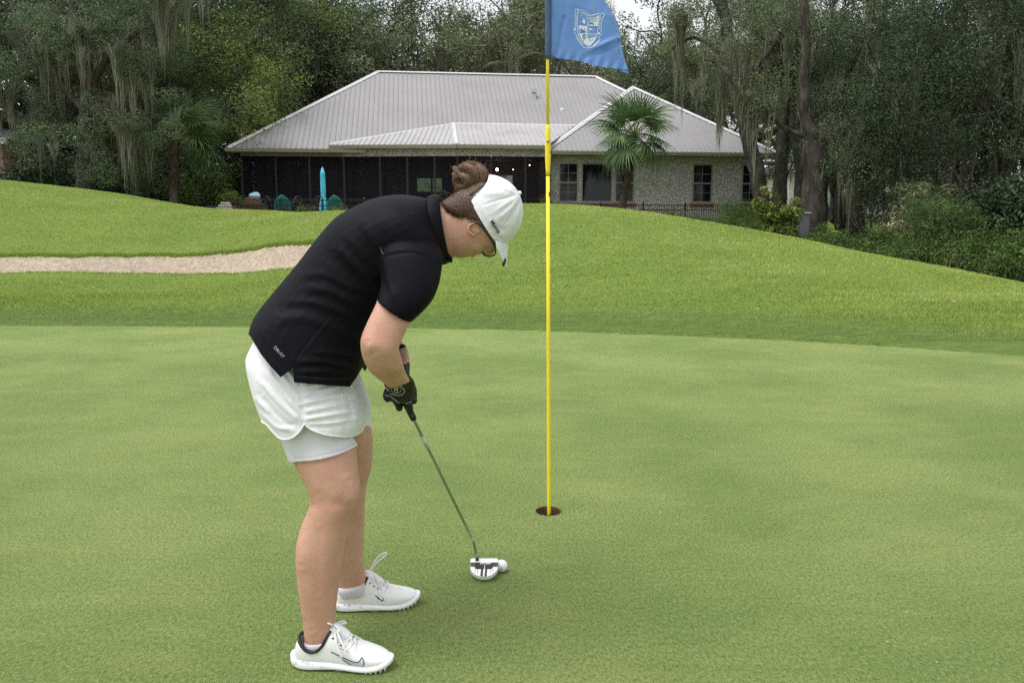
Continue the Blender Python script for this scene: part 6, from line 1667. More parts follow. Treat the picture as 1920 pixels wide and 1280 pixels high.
# ------------------------------------------------------------------ cap
dome = densify([R_((840, 372), (850, 490), YC, .062), R_((858, 356), (868, 492), YC, .074), R_((876, 346), (890, 488), YC, .080), R_((897, 336), (912, 482), YC, .084), R_((919, 327.5), (936, 470), YC, .085), R_((941, 333), (953, 455), YC, .080), R_((959, 344), (966, 441), YC, .068), R_((973, 362), (976, 424), YC, .046), R_((980.5, 384), (981, 402), YC, .02)])
CV, CQ = solid([loft(dome)], 0.0035, 6)
cf = [([(925, 350), (945, 352), (966, 362)], 0.003, 5), ([(905, 385), (935, 375), (968, 366)], -0.0022, 2), ([(935, 410), (958, 390), (970, 372)], 0.0035, 4), ([(945, 425), (962, 400), (973, 380)], -0.003, 3), ([(930, 395), (955, 378), (968, 370)], 0.003, 4), ([(952, 438), (966, 415), (974, 390)], 0.003, 4), ([(900, 360), (925, 362), (950, 360)], 0.003, 6), ([(915, 340), (930, 345)], -0.003, 5), ([(890, 372), (905, 400), (925, 430), (945, 446)], 0.002, 4), ([(925, 425), (940, 430), (955, 430)], -0.003, 5), ([(893, 378), (907, 405), (928, 437), (946, 452)], -0.0022, 1.6),
      ([(972, 361), (930, 340), (915, 330)], -0.002, 2)]
CV = fold(CV, CQ, cf)
keep_c = [(878, 366), (884, 367), (896, 362), (907, 352), (915, 340), (920, 318), (1010, 290), (1010, 470), (953, 463)] + curve_px([(953, 463), (940, 458), (928, 451), (912, 428), (898, 405), (888, 386), (878, 366)], 4)[1:-1]
f = sdf_keep(CV, keep_c, YC)
CV2, CT, ccs = trim(CV, CQ, f)
cap_o = wlink(cloth('cap', CV2, CT, MAT_CAPW, person, 0.003))
wlink(rim(CV2, ccs, 0.0016, 'cap_edge', MAT_CAPW, person, keep=lambda P: proj(P)[0] > 889))
v_, f_ = ellipsoid(A(974, 362, YC), np.eye(3)*0.006); wlink(MB().add(v_, f_).build('cap_button', MAT_CAPW, person, True))
mb = MB(); ns, nt = 24, 10; P0c, P0s = (952, 458), (929.5, 452)
for j in range(nt+1):
    for i in range(ns+1):
        s = -1+2*i/ns; k = abs(s)**1.7; tt = j/nt
        L_ = 44*math.sqrt(max(0.0, 1-(0.93*s)**2))*(1-0.12*abs(s))
        x = P0c[0]+(P0s[0]-P0c[0])*k + (-4*(1-k)+3*k)*tt; y = P0c[1]+(P0s[1]-P0c[1])*k + L_*tt
        mb.v.append(tuple(A(x, y, YC+0.083*s)))
for j in range(nt):
    for i in range(ns): mb.f.append([j*(ns+1)+i, j*(ns+1)+i+1, (j+1)*(ns+1)+i+1, (j+1)*(ns+1)+i])
br = wlink(mb.build('cap_brim', MAT_CAPW, person, True)); md = br.modifiers.new('t', 'SOLIDIFY'); md.thickness = 0.0045; md.offset = 0
md = br.modifiers.new('s', 'SUBSURF'); md.levels = 1; md.render_levels = 1
v_, f_ = ellipsoid(A(945.5, 492, YC-0.035), [A(948, 484, YC)-A(945.5, 492, YC), np.array([0, .012, 0]), A(948.5, 493, YC)-A(945.5, 492, YC)]); wlink(MB().add(v_, f_).build('ball_marker_clip', plain('clip_metal', (0.08, 0.07, 0.05), 0.25, 0.9), person, True))
bv_cap = bvh_of(CV2, CT)
a_ = math.atan2(436-416, 936-922); ri = (math.cos(a_), math.sin(a_)); up_ = (math.sin(a_), -math.cos(a_))
wlink(decal_text(text_polys('Moms', (928.8, 425.2), ri, up_, 11.0, 0.035), bv_cap, 'cap_lettering', MAT_BLACK, person, 0.006))

# ------------------------------------------------------------------ hair
hb = densify([R_((824, 381), (836, 424), YC, .045), R_((836, 374), (852, 434), YC, .0605), R_((850, 366), (868, 436), YC, .0675), R_((864, 353), (890, 432), YC, .0718), R_((880, 342), (908, 428), YC, .0730), R_((896, 337), (918, 420), YC, .0720), R_((910, 336), (926, 410), YC, .0700)])
HV_, HQ = solid([loft(hb)], 0.004, 5)
keep_h = [(822, 378), (830, 372), (842, 360), (852, 345), (866, 325), (935, 318), (930, 440), (912, 434), (906, 424), (898, 415), (890, 411), (880, 409), (868, 404), (856, 401), (846, 397), (838, 391), (830, 385)]
HV2, HT, _h = trim(HV_, HQ, sdf_keep(HV_, keep_h, YC))
bv_h = bvh_of(np.concatenate([HV2, BV]), np.concatenate([np.concatenate([HT, HT[:, 2:]], 1), BQ+len(HV2)]))
mb = MB(); mb.add(HV2.tolist(), HT.tolist())
g = np.random.default_rng(19)
bun_c = A(886, 336, YC-0.008)
hl = curve_px([(822, 379), (829, 389), (840, 400), (852, 407), (866, 410), (880, 412), (892, 414), (903, 421), (911, 432)], 8)
for k in range(1500):      # strands swept from hairline and nape up to the bun
    u_ = g.uniform(0, 1)
    s = hl[int(u_*(len(hl)-1))]; back = abs(g.normal(0, 9)); 
    e = (862+13*u_+g.normal(0, 3), 356+3*u_+g.normal(0, 3))
    dx, dy = e[0]-s[0], e[1]-s[1]; l = math.hypot(dx, dy); st = back/l if back < l*.6 else .5; st -= max(0, g.normal(0.0, 0.05))
    s = (s[0]+dx*st, s[1]+dy*st)
    mid = ((s[0]+e[0])/2+g.normal(-2, 1.6), (s[1]+e[1])/2+g.normal(0, 1.2))
    P = []
    for q in curve_px([s, mid, e], 4):
        h_ = drop(q[0], q[1], bv_h, 0.0005+abs(g.normal(0, .0009)))
        if h_ is not None and abs(h_.y-YC) < 0.1 and not in_poly(np.array([q[0]+1.5]), np.array([q[1]]), keep_c)[0]: P.append(h_)
    if len(P) > 3: mb.tube(P, [0.00025]+[0.00075]*(len(P)-2)+[0.0005], 3)
for k in range(420):      # hair drawn back from under the cap opening to the bun
    u_ = g.uniform(0, 1); ce = curve_px([(883, 370), (896, 364), (908, 354), (916, 342), (921, 328)], 6); s = ce[int(u_*(len(ce)-1))]
    e = (876+18*u_+g.normal(0, 2.5), 352-10*u_+g.normal(0, 2.5)); P = []
    for q in curve_px([s, ((s[0]+e[0])/2+g.normal(0, 1), (s[1]+e[1])/2-1.5+g.normal(0, 1)), e], 4):
        h_ = drop(q[0], q[1], bv_h, 0.0006+abs(g.normal(0, .0008)))
        if h_ is not None and abs(h_.y-YC) < 0.1 and not in_poly(np.array([q[0]+0.5]), np.array([q[1]]), keep_c)[0]: P.append(h_)
    if len(P) > 2: mb.tube(P, [0.0006]*(len(P)-1)+[0.0004], 3)
for k in range(40):       # loose fly-aways at the nape
    x0, y0 = g.uniform(824, 852), g.uniform(362, 392); P = [A(x0, y0, YC+g.normal(0, .03))]; d = np.array([g.normal(-.003, .002), g.normal(0, .002), g.normal(.003, .002)])
    for _ in range(4): d = d+g.normal(0, .0012, 3); P.append(P[-1]+d)
    mb.tube(P, [0.0003]*4+[0.00015], 3)
wlink(mb.build('hair', MAT_HAIR, person, True))
mb = MB(); v_, f_ = ellipsoid(bun_c, [np.array([.036, 0, 0]), np.array([0, .034, 0]), np.array([0, 0, .032])], 20, 12); mb.add(v_, f_)
def roll(cl, R0, count, twist, closed_ends=0.25):
    P = [np.array(q) for q in smooth_path([A(*q) for q in cl], 6)]; m_ = len(P)
    T_ = [unit(P[min(i+1, m_-1)]-P[max(i-1, 0)]) for i in range(m_)]
    n0 = unit(np.cross(T_[0], [0, 1, 0.2])); Ns = []
    for t_ in T_: n0 = unit(n0-t_*np.dot(n0, t_)); Ns.append(n0)
    mb.tube(P, [R0*0.93*(closed_ends+(1-closed_ends)*math.sin(math.pi*i/(m_-1))**0.45) for i in range(m_)], 14)
    for k in range(int(count*1.3)):
        a0 = g.uniform(0, 6.283); dep = R0*(1.0-0.07*g.uniform(0, 1)**2); wv, wp = g.normal(0, .0005), g.uniform(0, 6.28); t0, t1 = max(0, g.normal(-.05, .12)), min(1, g.normal(1.05, .12)); Q = []
        for i in range(m_):
            t_ = i/(m_-1)
            if t_ < t0 or t_ > t1: continue
            q = a0+twist*t_; r_ = (dep+wv*math.sin(7*t_+wp))*(closed_ends+(1-closed_ends)*math.sin(math.pi*min(1, max(0, t_)))**0.45)
            Q.append(P[i]+(Ns[i]*math.cos(q)+np.cross(T_[i], Ns[i])*math.sin(q))*r_)
        if len(Q) > 4: mb.tube(Q, [0.0002]+[0.0006]*(len(Q)-2)+[0.0002], 3)
Yb = YC-0.010
roll([(866, 360, Yb), (857, 345, Yb), (858, 326, Yb), (872, 313, Yb), (891, 313, Yb), (905, 321, Yb), (909, 337, Yb), (901, 352, Yb), (886, 358, Yb)], 0.0128, 640, 1.9, .5)
roll([(893, 311, Yb-.010), (903, 322, Yb-.020), (903, 338, Yb-.022), (893, 352, Yb-.018), (878, 358, Yb-.010)], 0.0115, 440, 1.6, .45)
roll([(862, 318, Yb-.008), (874, 314, Yb-.022), (888, 322, Yb-.030), (889, 338, Yb-.030), (878, 350, Yb-.022), (868, 356, Yb-.012)], 0.0115, 440, 2.4, .35)
roll([(856, 334, Yb-.010), (866, 330, Yb-.026), (877, 337, Yb-.034), (874, 348, Yb-.030), (864, 352, Yb-.018)], 0.0090, 300, 1.8, .3)
roll([(872, 330, Yb-.026), (862, 326, Yb-.014), (855, 319, Yb-.006), (851, 312, Yb)], 0.0065, 130, 1.6, .1)
roll([(858, 338, Yb-.014), (853, 330, Yb-.010), (850, 324, Yb-.006)], 0.0055, 90, 1.0, .1)
roll([(874, 354, Yb-.022), (862, 350, Yb-.014), (858, 360, Yb-.006), (868, 368, Yb)], 0.0085, 160, 1.4, .3)
for k in range(110):
    d = unit(g.normal(0, 1, 3)+np.array([-.5, -.2, .6])); P = [bun_c+d*0.043]; v0 = unit(np.cross(d, g.normal(0, 1, 3)))*0.005+d*0.0016
    for _ in range(5): v0 = v0+g.normal(0, .0010, 3); P.append(P[-1]+v0)
    mb.tube(P, [0.0003]*5+[0.00015], 3)
wlink(mb.build('hair_bun', MAT_BUN, person, True))

# ------------------------------------------------------------------ glasses
gl_ = empty('glasses'); gl_.parent = person; gl_.location = -person.location
t = NT('lens'); t.set(Base_Color=(1, 1, 1), Roughness=0.02, Transmission_Weight=1.0, IOR=1.02); MAT_LENS = t.m
for s in (-1, 1):
    Y_ = YC+s*0.034; lens = [(927, 458), (929, 468), (927.5, 477), (918, 480.5), (909, 478.5), (905.5, 472), (908, 463), (917, 457)]
    yo = [0.022, 0.024, 0.020, 0.0, -0.02, -0.024, -0.02, 0.0]
    P = [A(x, y, Y_+s*0.0) for x, y in lens]; P = smooth_path(P+[P[0]], 3)
    MB().tube(P, 0.0022, 6).build('lens_rim', MAT_BLACK, gl_, True)
    MB().add([A(x, y, Y_) for x, y in lens], [list(range(8))]).build('lens', MAT_LENS, gl_)
    yt_ = YC+s*0.079
    MB().tube([A(927, 462, Y_), A(926, 456, YC+s*0.07), A(913, 437, yt_), A(898, 419, yt_), A(886, 414, yt_), A(880, 421, yt_-s*.004)], [0.003, 0.003, 0.0028, 0.0026, 0.0022, 0.002], 6).build('temple', MAT_BLACK, gl_, True)
MB().tube([A(924, 459, YC-.012), A(926, 461, YC), A(924, 459, YC+.012)], 0.002, 6).build('bridge', MAT_BLACK, gl_, True)

# ------------------------------------------------------------------ gloved hands on the grip
GT, GB = A(718, 664, 2.18), A(776, 786, 2.255)          # grip line from butt to lower end
ga = unit(GB-GT)
def gp(px_y):                                            # point on the grip axis at a given picture row
    k = (px_y-664)/(786-664); return GT+(GB-GT)*k
nn = unit(np.array([0.25, -1.0, 0.25]) - ga*np.dot(ga, [0.25, -1.0, 0.25])); mm = np.cross(nn, ga)   # nn faces the camera
if mm[0] < 0: mm = -mm
def around(row, ang, rad): return gp(row) + (nn*math.cos(ang)+mm*math.sin(ang))*rad
parts = [loft(densify([R_((718, 712), (762, 698), 2.125, .031), R_((723, 722), (770, 706), 2.15, .030), R_((721, 734), (777, 716), 2.17, .029), R_((722, 744), (779, 730), 2.185, .028), R_((729, 750), (776, 744), 2.195, .024), R_((739, 754), (772, 753), 2.205, .018)]))]
for i, (row, r_) in enumerate(((733, .0100), (744, .0105), (754, .0105))):       # pinky, ring, middle close round the grip
    parts.append(capsule([around(row, 1.1, .024), around(row+2, 1.9, .0245), around(row+3, 2.7, .0235), around(row+3, 3.5, .0225), around(row+1, 4.3, .023), around(row, 5.0, .025)], r_, 10))
parts.append(capsule([A(726, 733, 2.165), A(724, 743, 2.16), A(727, 748.5, 2.172), A(731, 746, 2.19)], [.0095, .0095, .0085, .007], 10))
parts.append(capsule([A(736, 745, 2.168), A(741, 750, 2.172), A(747, 752, 2.185)], [.009, .009, .008], 10))
parts.append(capsule([A(762, 744, 2.19), A(766.5, 757, 2.198), A(768.5, 767, 2.212), A(769.5, 775.5, 2.222)], [.0125, .0108, .0100, .0086], 12))   # index finger down the shaft
parts.append(capsule([A(765, 715, 2.20), A(774, 730, 2.235), A(776, 748, 2.25)], [.013, .0115, .009], 10))                                              # thumb on the far side
def glove(parts, name, cuff, vox=0.0025):
    gv, gq = solid(parts, vox, 4)
    gv2, gt_, gcs = trim(gv, gq, sdf_keep(gv, cuff))
    o = wlink(cloth(name, gv2, gt_, MAT_GLOVE, person, 0.0015)); return o, gv2, gt_, gcs
rg, rv, rt, rcs = glove(parts, 'glove', [(715, 719), (722, 717), (740, 719), (752, 713), (762, 702), (770, 690), (820, 690), (820, 830), (690, 830), (690, 715)])
rg['label'] = 'black glove with pale round logo on the lower hand'
bv_g = bvh_of(rv, rt)
wlink(decal_strip([(curve_px([(720.8, 716), (731, 720), (742, 721), (750, 723), (757, 729), (758, 735), (753, 740), (744, 740.5), (731, 738)], 4), 1.4), ([(721, 724), (729, 733)], 1.8), (curve_px([(723, 741), (732, 743), (741, 750), (750, 755.5), (760, 756), (771.5, 753)], 4), 1.0), (curve_px([(762, 702), (763.5, 708), (758, 716), (748, 719)], 4), 0.9)], bv_g, 'piping', MAT_PIPING, rg, 0.0012))
circ = [(743+9.4*math.cos(a), 730.5+6.4*math.sin(a)) for a in np.linspace(0, 2*math.pi, 25)]
wlink(decal_strip([(circ, 0.9)], bv_g, 'logo_ring', MAT_LOGO, rg, 0.0013))
wlink(decal_text(text_polys('FJ', (742.6, 730.6), (0.99, 0.05), (0.1, -0.99), 11.5, 0.045), bv_g, 'logo_letters', MAT_LOGO, rg, 0.0016))
for ch in rg.children: ch.location = (0, 0, 0)
lparts = [loft(densify([R_((731, 650), (759, 645), 2.335, .031), R_((737, 662), (763, 655), 2.31, .030), R_((742, 676), (765, 668), 2.28, .029), R_((744, 690), (768, 682), 2.255, .029), R_((738, 705), (768, 698), 2.24, .027), R_((738, 716), (768, 710), 2.235, .020)]))]
for row, r_ in ((690, .0105), (701, .0105), (711, .0105), (720, .010)):
    lparts.append(capsule([around(row, 2.6, .026), around(row, 1.7, .0245), around(row, 0.9, .0235), around(row+1, 0.1, .0225), around(row+1, -.7, .023), around(row, -1.5, .024)], r_, 10))
lparts.append(capsule([A(757, 690, 2.23), A(759, 708, 2.22), A(762, 724, 2.222)], [.0125, .0115, .009], 10))
lg, lv, lt_, lcs = glove(lparts, 'glove', [(735, 652), (745, 649.5), (757, 647.5), (760, 646), (820, 640), (820, 760), (690, 760), (690, 660)])
lg['label'] = 'black glove on the upper hand with a small hooked cuff tab'
v_, f_ = capsule([A(752, 648.5, 2.315), A(757, 648, 2.31)], .0045, 8); wlink(MB().add(v_, f_).build('cuff_tab', MAT_GLOVE, lg, True)).location = (0, 0, 0)
# ================================================================== shoes
t = NT('shoe_upper'); n1, n2, n3 = t.noise(500, 2), t.noise(18, 4, 0.7), t.noise(70, 4, 0.75)
c = t.ramp(n2, [(0.3, (0.74, 0.76, 0.75)), (0.6, (0.83, 0.84, 0.84))])
c = t.mix(t.mapr(n3, 0.70, 0.80, 0, 0.35), c, (0.25, 0.22, 0.15))
t.set(Base_Color=c, Roughness=0.55); t.bump(n1, 0.12, 0.003); MAT_UPPER = t.m
t = NT('shoe_midsole'); n1, n2 = t.noise(75, 5, 0.75), t.noise(10, 3)
sx = t.n.new('ShaderNodeSeparateXYZ'); t.l.new(t.co(), sx.inputs[0])
heel = t.mapr(sx.outputs['X'], 0.02, 0.13, 1.0, 0.0)
dirt = t.math('MULTIPLY', t.mapr(n1, 0.56, 0.62, 0, 1), t.math('ADD', t.math('MULTIPLY', heel, 0.9), 0.06))
c = t.mix(dirt, (0.84, 0.83, 0.86), (0.055, 0.035, 0.022)); t.set(Base_Color=c, Roughness=0.6); MAT_MID = t.m
t = NT('sole_pod'); t.set(Base_Color=(0.30, 0.42, 0.36), Roughness=0.25, Transmission_Weight=0.4); n1 = t.noise(20); MAT_POD = t.m
MAT_LACE = whitecloth('lace', (0.80, 0.79, 0.82), 0.3)
MAT_SOCK = whitecloth('sock', (0.70, 0.66, 0.73), 0.3)
MAT_SILVER = plain('swoosh_grey', (0.52, 0.55, 0.60), 0.3)
UP = [(0.003, .020, .066, .030), (0.010, .028, .086, .028), (0.022, .033, .100, .026), (0.045, .0355, .104, .025), (0.08, .037, .110, .024), (0.105, .0385, .119, .023), (0.122, .040, .112, .022), (0.14, .0415, .098, .022), (0.165, .0445, .083, .022), (0.19, .0470, .070, .022), (0.215, .0465, .0615, .023), (0.24, .042, .0545, .025), (0.26, .033, .048, .028), (0.273, .021, .042, .031), (0.279, .010, .038, .034)]
MIDS = [(-0.013, .012, .028, .043), (-0.006, .024, .016, .044), (0.01, .034, .010, .040), (0.04, .040, .008, .037), (0.09, .042, .010, .033), (0.13, .044, .011, .030), (0.17, .049, .010, .028), (0.20, .0515, .010, .028), (0.225, .0505, .011, .029), (0.25, .045, .015, .033), (0.27, .034, .021, .038), (0.282, .020, .026, .041), (0.287, .009, .030, .042)]
def foot_curve(x): return -0.008*math.sin(math.pi*min(1, max(0, (x-0.05)/0.23)))
def xring(x, hw, zt, zb, p=2.3, pb=4.5, n=28, side=1):
    out = []; zc = zb+(zt-zb)*0.38
    for k in range(n):
        th = 2*math.pi*k/n; c_, s_ = math.cos(th), math.sin(th)
        y = hw*math.copysign(abs(c_)**(2/(p if s_ > 0 else pb)), c_)
        z = zc+(zt-zc)*abs(s_)**(2/p) if s_ > 0 else zc-(zc-zb)*abs(s_)**(2/pb)
        out.append((x, y+side*foot_curve(x), z))
    return np.array(out)
def shoe(name, heel_pt, toe_pt, side, lace_style, label):
    h_, t_ = np.array(heel_pt), np.array(toe_pt); d = t_-h_; rz = math.atan2(d[1], d[0])
    root = empty(name); root.parent = person
    root.location = Vector((h_[0], h_[1], -0.006)) - person.location; root.rotation_euler = (0, 0, rz)
    root['label'] = label
    sc = float(np.linalg.norm(d[:2]))/0.287; root.scale = (sc, 1.0, 1.0)
    M_ = Matrix.LocRotScale(Vector((h_[0], h_[1], -0.006)), Euler((0, 0, rz)), Vector((sc, 1, 1)))
    UVt, UQ = solid([loft(densify([xring(x, hw, zt, zb, side=side) for x, hw, zt, zb in UP], 3))], 0.0032, 3)
    cut = np.interp(UVt[:, 0], [-1, 0.0, 0.012, 0.026, 0.042, 0.058, 0.075, 0.09, 0.103, 0.112, 0.116, 1], [.098, .098, .096, .080, .066, .060, .065, .080, .104, .118, .3, .3])
    cv, ct, ccs_ = trim(UVt, UQ, cut-UVt[:, 2])
    up = cloth('shoe_upper', cv, ct, MAT_UPPER, root, 0.003)
    rim(cv, ccs_, 0.0048, 'collar_lining', MAT_BLACK, root)
    # heel padding inside the collar
    link('midsole', npmesh('midsole', *(lambda vf: (vf[0], vf[1]))(loft(densify([xring(x, hw, zt, zb, 3.5, 5, 28, side) for x, hw, zb, zt in MIDS], 3))), True), MAT_MID, root)
    for (x, l) in ((0.135, .024), (0.185, .028)):
        v_, f_ = ellipsoid((x, side*foot_curve(x), 0.010), [np.array([l, 0, 0]), np.array([0, .042, 0]), np.array([0, 0, .0115])]); MB().add(v_, f_).build('sole_pod', MAT_POD, root, True)
    spk = None
    for x in (0.215, 0.229, 0.243, 0.256, 0.268):
        hw = np.interp(x, [m_[0] for m_ in MIDS], [m_[1] for m_ in MIDS]); zb = np.interp(x, [m_[0] for m_ in MIDS], [m_[2] for m_ in MIDS])
        for s in (-1, 1):
            if spk is None: spk = MB().lathe([(0.0012, -0.009), (0.0055, 0.004)], 6).mesh('spike')
            link('spike', spk, MAT_WHITE, root, (x, s*(hw-0.008)+side*foot_curve(x), max(zb, .010)))
    # laces
    ztop = lambda x: np.interp(x, [u[0] for u in UP], [u[2] for u in UP])
    tg = capsule([(0.10, side*foot_curve(.1), 0.112), (0.118, side*foot_curve(.118), 0.112), (0.15, side*foot_curve(.15), 0.092)], [0.013, 0.015, 0.012], 10)
    tv = tg[0].copy(); tv[:, 1] = (tv[:, 1]-side*foot_curve(.12))*1.5+side*foot_curve(.12); link('tongue', npmesh('tongue', tv, tg[1], True), MAT_UPPER, root)
    for i, x in enumerate((0.122, 0.134, 0.146, 0.158, 0.170)):
        w_ = .026+.002*i; z0 = ztop(x); yo = side*foot_curve(x)
        for s in (-1, 1):
            P = [(x-0.004, s*w_+yo, z0-.010), (x+0.001, s*w_*0.55+yo, z0-.0005), (x+0.005, 0+yo, z0+.004), (x+0.009, -s*w_*.55+yo, ztop(x+.009)+.0005), (x+.011, -s*w_*0.95+yo, ztop(x+.011)-.009)]
            v_, f_ = capsule(P, 0.0026, 6, 3); MB().add(v_, f_).build('lace', MAT_LACE, root, True)
        for s in (-1, 1):
            if i < 3: MB().lathe([(0.0035, -0.001), (0.004, 0.001)], 8).build('eyelet', MAT_BLACK, root, True, (x-0.004, s*(w_+.003)+yo, z0-.013))
    k0 = (0.116, side*foot_curve(.116), 0.119)
    if lace_style == 'bow':
        loops = [[k0, (0.112, -0.020, 0.138), (0.106, -0.024, 0.143), (0.112, -0.012, 0.134), k0], [k0, (0.124, -0.016, 0.133), (0.138, -0.024, 0.128), (0.140, -0.028, 0.121), (0.128, -0.014, 0.122), k0], [k0, (0.135, -0.025, 0.112), (0.155, -0.043, 0.088), (0.165, -0.048, 0.068)], [k0, (0.130, -0.034, 0.105), (0.140, -0.046, 0.082), (0.150, -0.050, 0.060)],
                 [k0, (0.128, 0.02, 0.126), (0.142, 0.03, 0.118), (0.130, 0.012, 0.122), k0]]
    else:
        loops = [[k0, (0.125, 0.0, 0.140), (0.145, 0.004, 0.165), (0.168, 0.008, 0.178), (0.176, 0.004, 0.176), (0.160, 0.0, 0.164), (0.140, -0.004, 0.150), k0], [k0, (0.122, -0.022, 0.110), (0.135, -0.038, 0.090), (0.148, -0.048, 0.062), (0.152, -0.050, 0.045)], [k0, (0.132, -0.02, 0.116), (0.146, -0.034, 0.098), (0.156, -0.042, 0.078)], [k0, (0.112, -0.012, 0.126), (0.108, -0.016, 0.128)]]
    for lp in loops:
        v_, f_ = capsule(lp, 0.0027, 6, 4); MB().add(v_, f_).build('lace', MAT_LACE, root, True)
    W_ = np.array([tuple(M_ @ Vector(q)) for q in cv])
    return root, bvh_of(W_, ct), M_
def unroot(o, root):       # decals are made in world space: bring them into the shoe's frame
    bpy.context.view_layer.update()
    mi = (Matrix.Translation(person.location) @ Matrix.LocRotScale(root.location, root.rotation_euler, root.scale)).inverted()
    o.data.transform(mi); o.parent = root; return o
s1_, bvs, _m = shoe('shoe', gnd(556, 1243), gnd(738, 1251), -1, 'bow', 'white golf shoe nearest the camera with outlined grey swoosh')
sw_top = curve_px([(620, 1221), (637, 1229), (654.6, 1237.2), (666, 1241), (673, 1239.8), (678.6, 1231)], 4)
sw_bot = curve_px([(678.6, 1231), (682, 1238.5), (681.5, 1246.6), (676, 1250.8), (667, 1250.2), (654.6, 1244), (642, 1235.5)], 4)
unroot(decal_poly([sw_top+sw_bot[1:]], bvs, 'swoosh_fill', MAT_SILVER, person, 0.0009), s1_)
unroot(decal_strip([(sw_top+sw_bot[1:], 1.5)], bvs, 'swoosh_outline', MAT_BLACK, person, 0.0016, 1.5), s1_)
unroot(decal_strip([([(635, 1213.5), (655, 1222)], 1.0)], bvs, 'side_mark', plain('grey_mark', (0.28, 0.28, 0.33), 0.5), person, 0.0014), s1_)
s2_, bvs2, _m = shoe('shoe', gnd(629, 1140), gnd(788, 1127), 1, 'loop', 'white golf shoe farther from the camera with small black tick')
unroot(decal_strip([(curve_px([(703.5, 1115.5), (710, 1121), (716, 1125.2), (718.5, 1123.5), (718.3, 1120)], 4), lambda k: 0.9+1.6*math.sin(math.pi*min(1, k*1.15)))], bvs2, 'tick_mark', MAT_BLACK, person, 0.0016, 1.0), s2_)
for (a, b, Y_, h_) in (((573, 1186), (632, 1180), 2.095, .041), ((635, 1086), (685, 1080), 2.407, .035)):
    rr = [ringpx((a[0]-1, a[1]+13), (b[0]+1, b[1]+9), Y_, h_+.0012, n=28), ringpx((a[0]-1.5, a[1]+20), (b[0]+2, b[1]+16), Y_, h_+.0012, n=28), ringpx((a[0]+2, a[1]+32), (b[0]+4, b[1]+30), Y_, h_-.008, n=28)]
    v_, f_ = loft(densify(rr, 4)); wlink(MB().add(v_, f_).build('sock', MAT_SOCK, person, True))

# ================================================================== putter, ball
putter = empty('putter', tuple(gnd(906, 1084))); tag(putter, 'mallet putter with black and white head held by the golfer', 'putter')
def plk(o): o.location = -putter.location; return o
t = NT('chrome_shaft'); n1 = t.noise(6, 2); t.set(Base_Color=(0.52, 0.52, 0.50), Metallic=1.0, Roughness=t.mapr(n1, 0.3, 0.7, 0.14, 0.24)); MAT_CHROME = t.m
HXc, HYb, TILT = (879-960+933.5-960)/2/F_PX*2.715, 2.606, R(22)
HW, HD, HT_ = 0.0495, 0.086, 0.019
def hl(u, v, w=0.0):       # head frame: u across, v from back (0) to face (1), w above the top plane
    return np.array([HXc+u*HW, HYb+v*HD*math.cos(TILT)-w*math.sin(TILT), 0.021+v*HD*math.sin(TILT)+w*math.cos(TILT)])
outl = [(-0.93, 1.0), (0.90, 1.0), (0.985, 0.95), (1.0, 0.82), (1.0, 0.55), (0.93, 0.38), (0.78, 0.22), (0.55, 0.09), (0.28, 0.02), (0, 0), (-0.28, 0.02), (-0.55, 0.09), (-0.78, 0.22), (-0.93, 0.38), (-1.0, 0.55), (-1.0, 0.82), (-0.985, 0.95)]
mb = MB(); n = len(outl)
for w_, sc_ in ((0.0, 0.975), (-0.002, 1.0), (-HT_+.004, 1.0), (-HT_, 0.95)): mb.v += [tuple(hl(u*sc_, 0.5+(v-.5)*sc_, w_)) for u, v in outl]
for i in range(3):
    for k in range(n): mb.f.append([i*n+k, i*n+(k+1) % n, (i+1)*n+(k+1) % n, (i+1)*n+k])
mb.f.append(list(range(n))[::-1]); mb.f.append([3*n+k for k in range(n)])
MAT_HEADW = plain('putter_white', (0.78, 0.78, 0.78), 0.35, 0, 0.03); MAT_HEADB = plain('putter_black', (0.010, 0.010, 0.011), 0.35); MAT_HEADG = plain('putter_grey', (0.07, 0.07, 0.08), 0.3, 0.5)
plk(mb.build('putter_head', MAT_HEADW, putter))
def flat(pts, w_, name, mat):
    v = [hl(u, q, w_) for u, q in pts]+[hl(u, q, w_-0.0012) for u, q in pts]; k = len(pts)
    return plk(MB().add(v, [list(range(k)), list(range(2*k-1, k-1, -1))]+[[i, (i+1) % k, k+(i+1) % k, k+i] for i in range(k)]).build(name, mat, putter))
flat([(-0.66, .50), (-0.62, .42), (-0.40, .40), (0.40, .40), (0.56, .42), (0.62, .50), (0.62, .76), (-0.66, .76)], 0.0010, 'insert_panel', MAT_HEADB)
flat([(-0.98, .53), (-0.665, .53), (-0.665, .76), (-0.98, .76)], 0.0010, 'end_block', MAT_HEADG); flat([(0.625, .53), (0.98, .53), (0.98, .76), (0.625, .76)], 0.0010, 'end_block', MAT_HEADG)
flat([(-0.24, .04), (-0.08, .01), (-0.06, .399), (-0.20, .399)], 0.0010, 'sight_stripe', MAT_HEADB); flat([(0.05, .01), (0.20, .03), (0.22, .399), (0.10, .399)], 0.0010, 'sight_stripe', MAT_HEADB)
flat([(-0.05, .01), (0.02, .01), (0.065, .62), (0.03, .62)], 0.0013, 'sight_line', MAT_HEADW)
for sgn in (-1, 1):
    for off in (0.42, 0.60): flat([(sgn*off, .16+.15*(off-.4)), (sgn*(off+.02), .17+.15*(off-.4)), (sgn*(off+.05), .40), (sgn*(off+.03), .40)], 0.0008, 'groove', MAT_HEADG)
cu = text_polys('ODYSSEY', (0, 0), (1, 0), (0, 1), 1.0, 0.03); mb = MB()
for tr_ in cu: mb.add([hl(x*0.0095/HW+0.10, 0.70+y*0.011/HD, 0.0016) for x, y in tr_], [list(range(len(tr_)))])
plk(mb.build('lettering', MAT_HEADW, putter))
hs = hl(-0.52, 0.90, 0.0)
bend = A(887, 1013, 2.665)
